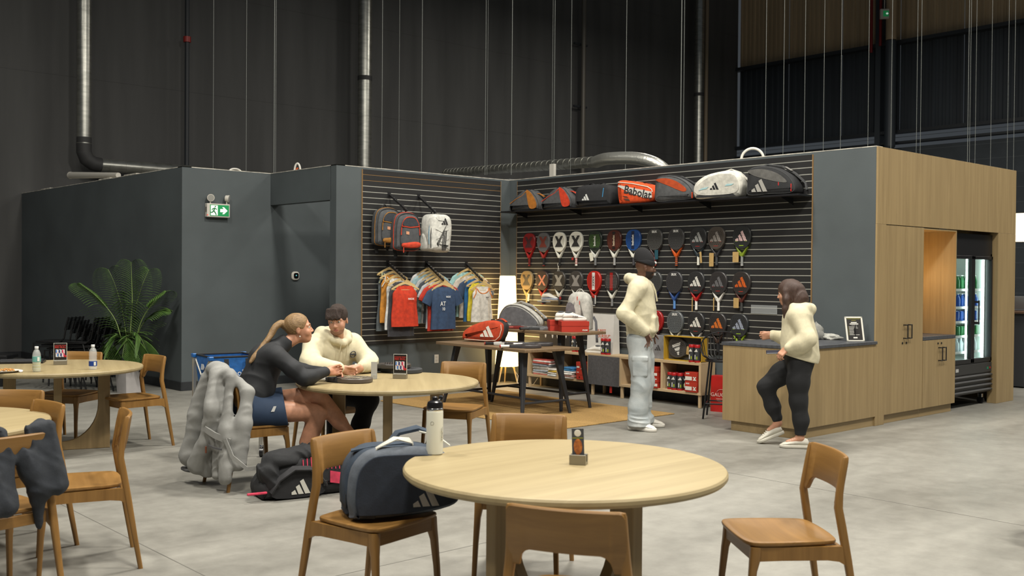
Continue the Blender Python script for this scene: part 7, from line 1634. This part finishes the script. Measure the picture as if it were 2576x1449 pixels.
def hoodie_m(S):
    S.cone((-0.165,-0.015,1.455),(0.165,-0.015,1.455),0.085,0.085,0.06); S.cone((0,0.0,1.40),(0,0.0,1.20),0.185,0.190,0.06,((0,1,0),0.74)); S.cone((0,0,1.20),(0,0,1.02),0.190,0.190,0.05,((0,1,0),0.78))
    for q in (1,-1):
        e = ELB[q]; S.path([(SHO[q][0],SHO[q][1],SHO[q][2]-0.01),(e[0]*0.98,e[1],e[2]+0.02),(e[0]*0.93,e[1]+0.05,e[2]-0.02),(WRI[q][0],WRI[q][1]-0.01,WRI[q][2]+0.015)],[0.082,0.068,0.066,0.050],0.028)
    S.box((0,0.150,1.09),(0.13,0.02,0.085),None,0.02,0.03)
    S.wave(rfold(0.0119,(0.3,0.4,1),8.6,2.9,10.2),0.05); S.wave(rfold(0.0059,(1,0.3,0.5),13.8,4.6,6.3),0.05)
    S.path([(0.095,0.03,1.545),(0.0,0.085,1.505),(-0.095,0.03,1.545)],[0.034,0.030,0.034],0.02); S.path([(0.10,0.02,1.55),(0.085,-0.085,1.565),(0,-0.125,1.565),(-0.085,-0.085,1.565),(-0.10,0.02,1.55)],[0.035,0.046,0.052,0.046,0.035],0.03)
    S.cut((0,0,0.965),(0,0.05,-1))
    for q in (1,-1): w_ = np.array(WRI[q]); d = w_-np.array(ELB[q]); S.cut(w_+d*0.02, d) if False else None
P.wear('hoodie', CREAM, hoodie_m, 0.006, 2, (-0.45,-0.32,0.90),(0.45,0.36,1.72))
def hem_m(S):
    S.cone((0,0,1.06),(0,0,0.95),0.200,0.176,0.02,((0,1,0),0.80)); S.cut((0,0,0.945),(0,0.05,-1)); S.cut((0,0,1.005),(0,0,1))
    S.wave(lambda x,y,z: 0.0022*np.sin(np.arctan2(y,x)*70))
P.wear('hoodie_hem', CREAM, hem_m, 0.006, 1, (-0.3,-0.3,0.9),(0.3,0.3,1.1))
for q in (1,-1):
    a = np.array(WRI[q]); b = np.array(ELB[q]); d = (b-a)/np.linalg.norm(b-a); MB().tube([tuple(a+d*0.005),tuple(a+d*0.05)],[0.046,0.055],16).build('cuff', CREAM, o, 60)
for x in (-0.030,0.022): MB().tube([(x,0.118,1.515),(x*1.1,0.150,1.44),(x*1.25,0.168,1.33)],0.0042,6).build('drawstring', CREAM, o, 60)
MB().tube([(-0.085+0.024*math.cos(a),0.150+0.0,1.365+0.024*math.sin(a)) for a in [2*PI*k/18 for k in range(18)]],0.004,6,closed=True).build('chest_badge', solid((62,64,70)), o, 60)
JEAN = mat('pale washed denim',(158,166,168),0.85,rgb2=(186,190,188),scale=7,bump=0.15,bscale=120)
def jeans(S):
    S.cone((0,0,1.02),(0,-0.01,0.93),0.165,0.170,0.05,((0,1,0),0.78))
    for q in (1,-1):
        S.path([(0.090*q,0,0.92),(0.118*q,0.015,0.70),(0.130*q,0.03,0.48),(0.132*q,0.0,0.25),(0.135*q,-0.01,0.065)],[0.115,0.106,0.094,0.094,0.100],0.05); S.cone((0.135*q,0.0,0.10),(0.135*q,0.02,0.07),0.105,0.110,0.02)
    S.box((0.205,0.03,0.66),(0.022,0.075,0.095),None,0.012,0.012); S.box((0.210,0.03,0.745),(0.024,0.080,0.022),None,0.008,0.006)
    S.wave(rfold(0.0085,(0.2,0.3,1),7.5,2.5,11.6),0.05); S.wave(lambda x,y,z: 0.8*rfold(0.016,(0.1,0.1,1),22,6,2.0)(x,y,z)*np.exp(-((z-0.13)/0.11)**2)+0.6*rfold(0.014,(0.3,0.2,1),16,5,5.0)(x,y,z)*np.exp(-((z-0.5)/0.12)**2))
    S.cut((0,0,0.045),(0,0,-1)); S.cut((0,0,1.02),(0,0,1))
P.wear('jeans', JEAN, jeans, 0.006, 2, (-0.36,-0.28,0.0),(0.36,0.28,1.1))
sneaker(P, (0.135,0.0,0), (0.30,0.95), WSH, WSH, 1.08); sneaker(P, (-0.145,0.03,0), (-0.12,1.0), WSH, WSH, 1.08)
# ---------- walking woman
P = Person('woman in cream hoodie and black trousers walking past the counter', (8.46,5.34,0), 127, (-0.45,-0.36,-0.01), (0.45,0.62,1.62))
HM = rot3(-14,-8,4); P.head((0.0,0.095,1.435), HM, 0.95, 0.93); P.neck((0,0.065,1.36),(0,0.03,1.27),0.046,0.052)
P.S.cone((-0.13,0.01,1.245),(0.13,0.01,1.245),0.045,0.045,0.05); P.S.cone((0,0.01,1.18),(0,-0.01,1.0),0.105,0.092,0.06,((0,1,0),0.74)); P.S.cone((0,-0.01,1.0),(0,-0.02,0.83),0.092,0.118,0.06,((0,1,0),0.82))
SHO = {1:(0.155,0.015,1.245),-1:(-0.155,0.015,1.245)}; ELB = {1:(0.23,0.02,1.00),-1:(-0.24,-0.06,1.015)}; WRI = {1:(0.20,0.24,1.035),-1:(-0.19,0.12,0.93)}
for q in (1,-1): P.limb([SHO[q],ELB[q],WRI[q]],[0.038,0.032,0.024])
P.hand(WRI[1], np.array(frame((0,0,0),(0.0,0.2,1),(-0.15,1,-0.1)).to_3x3()), (55,60,50), (20,10), 0.95); P.hand(WRI[-1], np.array(frame((0,0,0),(0.6,0.5,0.3),(0.35,1,-0.25)).to_3x3()), (35,40,30), (30,10), 0.95)
LEG = {-1:[(-0.085,-0.015,0.80),(-0.095,0.0,0.45),(-0.095,-0.02,0.10)], 1:[(0.085,0.0,0.80),(0.10,0.29,0.55),(0.10,0.17,0.205)]}
for q in (1,-1): P.limb(LEG[q],[0.080,0.050,0.034])
P.S.cone((-0.095,-0.02,0.09),(-0.095,0.09,0.05),0.032,0.025,0.03); P.S.cone((0.10,0.17,0.20),(0.10,0.25,0.13),0.032,0.025,0.03)
o = P.finish(skin_mat('light tan',(186,136,108),(160,92,84))); P.brows(mat('brown brow',(60,40,30),0.8))
HAIRB = mat('dark brown hair',(52,37,30),0.5,rgb2=(78,56,46),scale=60,stretch=(4,4,0.5),bump=0.35,bscale=120)
def hair_w(S):
    S.ell(P.H(0,-0.020,0.045),(0.088,0.108,0.098),HM,0.02); S.path([P.H(0,-0.09,0.02),P.H(0.0,-0.10,-0.06),P.H(-0.02,-0.08,-0.14)],[0.075,0.075,0.055],0.04,)
    for x in (-1,1): S.path([P.H(x*0.070,0.010,0.02),P.H(x*0.082,0.010,-0.06),P.H(x*0.078,0.03,-0.15),P.H(x*0.07,0.05,-0.23)],[0.030,0.030,0.026,0.012],0.03)
    S.ell(P.H(0,0.085,-0.035),(0.050,0.065,0.075),HM,0.02,sub=True)
    S.wave(rfold(0.006,(1,0.6,0.05),45,6,3.0))
P.wear('hair', HAIRB, hair_w, 0.005, 1, (-0.25,-0.2,1.1),(0.25,0.35,1.62))
def hoodie_w(S):
    S.cone((-0.13,0.005,1.235),(0.13,0.005,1.235),0.078,0.078,0.06); S.cone((0,0.01,1.18),(0,-0.01,1.0),0.180,0.190,0.07,((0,1,0),0.76)); S.cone((0,-0.01,1.0),(0,-0.02,0.86),0.190,0.205,0.06,((0,1,0),0.84))
    S.path([SHO[1],(0.235,0.015,1.01),(0.225,0.09,1.0),(0.205,0.215,1.03)],[0.078,0.068,0.064,0.045],0.04); S.path([SHO[-1],(-0.245,-0.06,1.03),(-0.24,-0.01,0.985),(-0.20,0.095,0.94)],[0.078,0.072,0.066,0.045],0.04)
    S.wave(rfold(0.0102,(0.2,0.5,1),9.0,3.0,9.7),0.05); S.wave(rfold(0.0051,(1,0.4,0.5),15.0,5.0,5.8),0.05)
    S.path([(0.09,0.06,1.315),(0.085,-0.06,1.31),(0,-0.105,1.295),(-0.085,-0.06,1.31),(-0.09,0.06,1.315)],[0.030,0.042,0.050,0.042,0.030],0.03); S.path([(0.09,0.06,1.315),(0,0.105,1.28),(-0.09,0.06,1.315)],[0.03,0.028,0.03],0.02)
    S.cut((0,0,0.835),(0,0.28,-1))
P.wear('hoodie', CREAM, hoodie_w, 0.006, 2, (-0.45,-0.36,0.7),(0.45,0.4,1.5))
for q in (1,-1):
    a = np.array(WRI[q]); b = np.array(ELB[q]); d = (b-a)/np.linalg.norm(b-a); MB().tube([tuple(a+d*0.0),tuple(a+d*0.05)],[0.036,0.044],16).build('cuff', CREAM, o, 60)
def pants_w(S):
    S.cone((0,-0.01,0.93),(0,-0.02,0.82),0.145,0.155,0.05,((0,1,0),0.86))
    S.path([(-0.085,-0.015,0.80),(-0.093,0.005,0.62),(-0.097,0.0,0.44),(-0.095,-0.025,0.26),(-0.095,-0.02,0.14)],[0.112,0.098,0.076,0.068,0.052],0.05); S.path([(0.085,0.0,0.80),(0.095,0.15,0.67),(0.10,0.285,0.545),(0.10,0.22,0.36),(0.10,0.18,0.25)],[0.112,0.098,0.075,0.066,0.050],0.05)
    S.wave(rfold(0.0051,(0.2,0.4,1),11.2,3.8,7.8),0.05); S.cut((0,0,0.125),(0,0,-1)) 
    S.cut((0.10,0.165,0.215),(0,-0.3,-1)) if False else None
P.wear('trousers', BLKC, pants_w, 0.006, 2, (-0.3,-0.3,0.05),(0.3,0.5,1.0))
TRW = mat('off white trainer',(196,192,178),0.6)
sneaker(P, (-0.095,-0.02,0), (0.0,1.0), TRW, TRW, 0.92); sneaker(P, (0.10,0.18,0.055), (0.0,1.0), TRW, TRW, 0.92, 24)
t = MB().box((-0.135,0.225,0.895),(0.010,0.15,0.072),0.004,rot=(R(-8),R(70),R(-10))).build('phone', mat('dark phone',(40,40,52),0.3)); t.parent = None
t.location = P.loc; t.rotation_euler = (0,0,P.rz); tag(t, 'dark phone held low in the walking woman\'s hand', 'phone')
# ---------- seated woman
P = Person('seated woman with a blonde braid, dark top and navy skirt leaning on the table', (3.745,7.09,0), -20, (-0.36,-0.28,0.04), (0.40,0.98,1.34))
HM = rot3(-10,6,2); P.head((0.01,0.365,1.165), HM, 0.97, 0.93); P.neck((0.005,0.325,1.09),(0,0.205,1.02),0.047,0.054)
P.S.cone((-0.13,0.165,0.985),(0.13,0.165,0.985),0.050,0.050,0.05); P.S.cone((0,0.125,0.92),(0,0.05,0.72),0.112,0.100,0.06,((0,1,0),0.86)); P.S.cone((0,0.05,0.72),(0,0.0,0.56),0.100,0.125,0.06,((0,1,0),0.85))
SHO = {1:(0.165,0.175,0.975),-1:(-0.165,0.175,0.975)}; ELB = {1:(0.215,0.375,0.805),-1:(-0.16,0.42,0.805)}; WRI = {1:(0.10,0.575,0.845),-1:(-0.03,0.60,0.83)}
for q in (1,-1): P.limb([SHO[q],ELB[q],WRI[q]],[0.040,0.033,0.024])
P.hand(WRI[1], np.array(frame((0,0,0),(-0.35,0.0,1),(-0.25,1,0.12)).to_3x3()), (50,55,40), (18,8), 0.95); P.hand(WRI[-1], np.array(frame((0,0,0),(0.8,0.2,0.5),(0.15,1,0.0)).to_3x3()), (35,40,30), (25,8), 0.95)
P.limb([(0.085,0.03,0.555),(0.105,0.50,0.53),(0.065,0.40,0.13)],[0.098,0.062,0.042]); P.S.cone((0.09,0.47,0.46),(0.075,0.41,0.30),0.060,0.052,0.04); P.S.cone((0.065,0.40,0.11),(0.07,0.50,0.075),0.036,0.03,0.03)
P.limb([(-0.085,0.03,0.57),(0.045,0.495,0.665),(0.10,0.76,0.335)],[0.098,0.064,0.040]); P.S.cone((0.055,0.54,0.60),(0.085,0.66,0.45),0.058,0.054,0.04); P.S.cone((0.10,0.76,0.33),(0.11,0.86,0.27),0.036,0.028,0.03)
o = P.finish(skin_mat('fair warm',(196,142,112),(176,100,90))); P.brows(mat('fair brow',(104,78,54),0.8), th=0.0034)
HAIRF = mat('dark blonde hair',(112,86,56),0.5,rgb2=(156,126,84),scale=60,stretch=(3,0.6,3),bump=0.4,bscale=140)
def hair_f(S):
    S.ell(P.H(0,-0.020,0.038),(0.080,0.098,0.090),HM,0.02); S.ell(P.H(0,0.078,-0.030),(0.074,0.062,0.092),HM,0.02,sub=True); S.ell(P.H(0.08,0.01,-0.030),(0.03,0.035,0.04),HM,0.01,sub=True); S.ell(P.H(-0.08,0.01,-0.030),(0.03,0.035,0.04),HM,0.01,sub=True)
    S.ell(P.H(0.0,-0.115,0.045),(0.028,0.030,0.028),HM,0.02)
    br = [(0.0,0.235,1.215),(0.015,0.185,1.185),(0.03,0.150,1.13),(0.05,0.110,1.075),(0.07,0.060,1.015),(0.09,0.015,0.965),(0.10,-0.015,0.925)]
    bp = spline(br,4,False)
    for i in range(len(bp)-1):
        f = i/(len(bp)-1); r = 0.024*(1-0.30*f)*(0.86+0.20*abs(math.sin(i*1.25))) if f < 0.8 else 0.018*(1-(f-0.8)*3.5); S.cone(bp[i],bp[i+1],r,r,0.008)
    S.wave(rfold(0.004,(1,0.2,0.5),60,9,4.0))
P.wear('hair', HAIRF, hair_f, 0.0045, 1, (-0.2,-0.1,0.8),(0.2,0.55,1.34))
MB().tube([P.H(0.022*math.cos(a),-0.112+0.0,0.045+0.022*math.sin(a)) for a in [2*PI*k/14 for k in range(14)]],0.005,6,closed=True).build('hair_tie', M_BLACK, o, 60)
MB().ball(P.H(0.080,0.0,-0.052),0.006,10,8).build('earring', mat('pearl',(220,214,200),0.25), o)
NAV = mat('charcoal sports top',(33,35,38),0.75,var=0.06,scale=12,bump=0.06,bscale=150)
def top_w(S):
    S.cone((-0.12,0.15,0.980),(0.12,0.15,0.980),0.075,0.075,0.06); S.cone((0,0.11,0.91),(0,0.045,0.72),0.145,0.135,0.07,((0,1,0),0.92)); S.cone((0,0.045,0.72),(0,-0.01,0.60),0.135,0.158,0.06,((0,1,0),0.90)); S.cone((0,0.17,1.00),(0,0.25,1.055),0.078,0.064,0.04)
    S.path([SHO[1],(0.215,0.285,0.875),(0.220,0.36,0.812),(0.195,0.42,0.812),(0.115,0.545,0.84)],[0.068,0.057,0.054,0.050,0.037],0.03); S.path([SHO[-1],(-0.17,0.41,0.82),(-0.05,0.56,0.83)],[0.068,0.056,0.037],0.04)
    S.cone((0,0.245,1.045),(0,0.285,1.085),0.062,0.058,0.02); S.cut((0,0.30,1.082),(0,0.72,0.9))
    S.wave(rfold(0.0085,(0.1,0.6,1),10.6,3.5,8.2),0.05); S.wave(rfold(0.0043,(1,0.6,-0.4),16.4,5.5,5.3),0.05)
    S.cut((0,0,0.555),(0,0.35,-1))
P.wear('sports_top', NAV, top_w, 0.0055, 2, (-0.36,-0.28,0.45),(0.36,0.75,1.15))
panel_ = MB().box((0.128,0.548,0.845),(0.018,0.006,0.022),0.002,rot=(0,R(20),R(40))).build('sleeve_emblem', solid((190,192,190)), o)
SKI = mat('navy skirt cloth',(36,54,78),0.8,var=0.08,scale=6,bump=0.05,bscale=120)
def skirt(S):
    S.cone((0,-0.03,0.62),(0,-0.02,0.55),0.165,0.175,0.06,((0,1,0),0.9)); S.cone((0.085,0.0,0.555),(0.105,0.30,0.535),0.120,0.122,0.06); S.cone((-0.085,0.0,0.57),(-0.01,0.28,0.62),0.118,0.100,0.06)
    S.wave(rfold(0.0085,(1,0.15,0.6),10.6,3.5,8.2),0.05); S.cut((0,0.265,0.56),(0.15,1,0.18)); S.cut((0,0,0.452),(0,0,-1))
P.wear('skirt', SKI, skirt, 0.0055, 2, (-0.36,-0.28,0.40),(0.36,0.42,0.75))
MB().prism([(-0.02,-0.02),(0.005,-0.02),(0.02,0.02),(0.0,0.02)],0,0.003,0,Matrix.Translation((0.222,0.14,0.585)) @ Matrix.Rotation(R(90),4,'Z') @ XZ).build('skirt_emblem', solid((206,206,202)), o, smooth=0)
sneaker(P, (0.065,0.41,0.045), (0.05,1.0), WSH, WSH, 0.92, 5)
# ---------- seated man
P = Person('dark-haired man in cream hoodie seated with hands clasped on the table', (4.77,7.73,0), -92, (-0.42,-0.30,0.04), (0.48,0.76,1.36))
HM = rot3(-46,-12,4); P.head((0.045,0.335,1.195), HM, 1.0, 1.05); P.neck((0.03,0.30,1.115),(0,0.235,1.02))
P.S.cone((-0.15,0.20,0.985),(0.15,0.20,0.985),0.055,0.055,0.05); P.S.cone((0,0.17,0.92),(0,0.08,0.74),0.125,0.115,0.06,((0,1,0),0.74)); P.S.cone((0,0.08,0.74),(0,0,0.57),0.115,0.130,0.06,((0,1,0),0.82))
SHO = {1:(0.195,0.20,0.985),-1:(-0.195,0.20,0.985)}; ELB = {1:(0.315,0.395,0.812),-1:(-0.235,0.385,0.812)}; WRI = {1:(0.085,0.475,0.800),-1:(-0.085,0.490,0.802)}
for q in (1,-1): P.limb([SHO[q],ELB[q],WRI[q]],[0.045,0.038,0.028])
P.hand(WRI[1], np.array(frame((0,0,0),(-0.25,0.25,1),(-1,0.22,0.15)).to_3x3()), (35,45,35), (15,8), 1.0); P.hand(WRI[-1], np.array(frame((0,0,0),(0.2,0.3,1),(1,0.30,0.18)).to_3x3()), (42,45,35), (12,8), 1.0)
P.limb([(-0.095,0.03,0.56),(-0.175,0.475,0.525),(-0.12,0.32,0.10)],[0.09,0.06,0.042]); P.limb([(0.095,0.03,0.56),(0.13,0.46,0.525),(0.14,0.42,0.10)],[0.09,0.06,0.042]); P.S.cone((-0.12,0.32,0.09),(-0.12,0.42,0.075),0.036,0.03,0.03); P.S.cone((0.14,0.42,0.09),(0.14,0.52,0.075),0.036,0.03,0.03)
sk = skin_mat('fair',(190,142,116),(168,104,94))+[mat('light stubble',(150,112,92),0.7)]
o = P.finish(sk, [(2, lambda a,b,c: (c < -0.062) & (b > 0.01) & (c > -0.112) & ~((b > 0.08) & (np.abs(a) < 0.022) & (c > -0.072)))]); P.brows(mat('dark brown brow',(46,34,28),0.8), th=0.005)
HAIRM = mat('dark brown short hair',(44,34,30),0.8,rgb2=(60,46,38),scale=70,stretch=(2,2,0.8),bump=0.5,bscale=150)
def hair_m(S):
    S.ell(P.H(0,-0.018,0.050),(0.083,0.103,0.092),HM,0.02); S.ell(P.H(0,0.092,-0.030),(0.066,0.052,0.075),HM,0.015,sub=True); S.ell(P.H(0.085,0.02,-0.050),(0.035,0.06,0.060),HM,0.012,sub=True); S.ell(P.H(-0.085,0.02,-0.050),(0.035,0.06,0.060),HM,0.012,sub=True)
    S.cut(P.H(0,-0.05,-0.085), HM @ np.array((0,-0.3,-1)))
    for k in range(7): x = -0.055+0.018*k; S.cone(P.H(x,0.055,0.105),P.H(x*1.05+0.012,0.095,0.046-0.006*(k%2)),0.020,0.009,0.012)
    S.wave(rfold(0.007,(1,0.5,0.2),55,16,6.0))
P.wear('hair', HAIRM, hair_m, 0.0045, 1, (-0.15,0.1,1.05),(0.25,0.55,1.37))
def hoodie_s(S):
    S.cone((-0.165,0.19,0.965),(0.165,0.19,0.965),0.088,0.088,0.06); S.cone((0,0.16,0.92),(0,0.07,0.74),0.205,0.205,0.08,((0,1,0),0.74)); S.cone((0,0.07,0.74),(0,0.0,0.56),0.205,0.215,0.06,((0,1,0),0.82))
    S.path([SHO[1],(0.300,0.33,0.865),(0.310,0.385,0.830),(0.24,0.42,0.822),(0.115,0.465,0.812)],[0.088,0.075,0.070,0.062,0.046],0.045); S.path([SHO[-1],(-0.245,0.33,0.86),(-0.235,0.385,0.830),(-0.19,0.43,0.82),(-0.115,0.475,0.812)],[0.088,0.074,0.068,0.060,0.046],0.045)
    S.wave(rfold(0.0110,(0.4,0.5,1),8.6,2.9,10.2),0.05); S.wave(rfold(0.0051,(1,0.3,0.6),15.0,5.0,5.8),0.05)
    S.path([(0.105,0.24,1.075),(0.085,0.135,1.085),(0,0.10,1.075),(-0.085,0.135,1.085),(-0.10,0.24,1.070)],[0.042,0.052,0.056,0.050,0.038],0.03); S.path([(0.105,0.24,1.075),(0.06,0.325,1.03),(0,0.345,1.005),(-0.06,0.325,1.03),(-0.10,0.24,1.07)],[0.036,0.032,0.030,0.032,0.036],0.02)
    S.cut((0,0,0.50),(0,0,-1))
P.wear('hoodie', CREAM, hoodie_s, 0.0055, 2, (-0.42,-0.30,0.42),(0.48,0.62,1.2))
for q in (1,-1):
    a = np.array(WRI[q]); b = np.array(ELB[q]); d = (b-a)/np.linalg.norm(b-a); MB().tube([tuple(a+d*0.005),tuple(a+d*0.05)],[0.040,0.046],16).build('cuff', CREAM, o, 60)
for x in (-0.028,0.032): MB().tube([(x,0.370,1.00),(x*1.1,0.352,0.93),(x*1.2,0.318,0.85)],0.0040,6).build('drawstring', CREAM, o, 60)
bc_ = Vector((-0.115,0.318,0.905)); MB().tube([tuple(bc_+Vector((0.026*math.cos(a),0.0+0.008*math.sin(a),0.026*math.sin(a)))) for a in [2*PI*k/20 for k in range(20)]],0.004,6,closed=True).build('chest_badge', solid((52,54,60)), o, 60); MB().box(tuple(bc_+Vector((0,0.004,0))),(0.058,0.008,0.010),0.002).build('badge_bar', solid((52,54,60)), o)
def pants_m(S):
    S.cone((0,0.0,0.60),(0,0.0,0.55),0.16,0.17,0.05,((0,1,0),0.85)); S.path([(-0.095,0.03,0.565),(-0.175,0.475,0.525),(-0.145,0.40,0.32),(-0.12,0.32,0.12)],[0.112,0.078,0.070,0.054],0.05); S.path([(0.095,0.03,0.565),(0.13,0.46,0.525),(0.14,0.42,0.12)],[0.112,0.078,0.054],0.05)
    S.wave(rfold(0.0043,(0.2,1,0.5),12.9,4.3,6.8),0.05); S.cut((0,0,0.13),(0,0,-1)); S.cut((0,0,0.455),(0,-0.0,-1)) if False else None
P.wear('trousers', BLKC, pants_m, 0.006, 2, (-0.32,-0.26,0.06),(0.32,0.62,0.68))
sneaker(P, (-0.12,0.32,0.03), (0.0,1.0), WSH, WSH, 1.05); sneaker(P, (0.14,0.42,0.03), (0.0,1.0), WSH, WSH, 1.05)
# ---------- two people cut off by the frame: forearm and hand at the left table, hand at the bar
P = Person('hand and forearm of a person reaching to the plate at the left edge', (2.44,9.25,0), -10, (-0.14,-0.62,0.72), (0.14,0.22,0.98), 0.004)
P.S.cone((0,-0.50,0.84),(0,-0.06,0.80),0.046,0.027,0.02); P.hand((0,-0.045,0.803), np.array(frame((0,0,0),(0.9,0,-0.35),(0.15,1,-0.08)).to_3x3()), (40,45,35), (25,8), 0.95)
P.hc = np.array((0,-9,0)); me = P.S.mesh('person', 2); o = link('person', me, skin_mat('rosy',(204,150,126),(176,100,90))[:1], None, P.loc, (0,0,P.rz)); tag(o, P.label, 'person')
S = SDF((-0.14,-0.66,0.72),(0.14,0.0,0.98),0.006); S.cone((0,-0.55,0.855),(0,-0.22,0.825),0.062,0.050,0.02); S.cut((0,-0.20,0.82),(0,1,0)); link('sleeve', S.mesh('sleeve',2), fabric((70,74,80)), o)
P = Person('hand of a person typing at the bar past the right end of the kiosk', (15.92,6.36,1.125), -150, (-0.14,-0.50,-0.02), (0.14,0.22,0.22), 0.005)
P.S.cone((0,-0.38,0.10),(0,-0.05,0.035),0.042,0.027,0.02); P.hand((0,-0.045,0.035), np.array(frame((0,0,0),(0.95,0,-0.2),(0.1,1,-0.1)).to_3x3()), (20,25,20), (30,8), 0.95)
me = P.S.mesh('person', 2); o = link('person', me, skin_mat('light tan',(186,136,108),(160,92,84))[:1], None, P.loc, (0,0,P.rz)); tag(o, P.label, 'person')
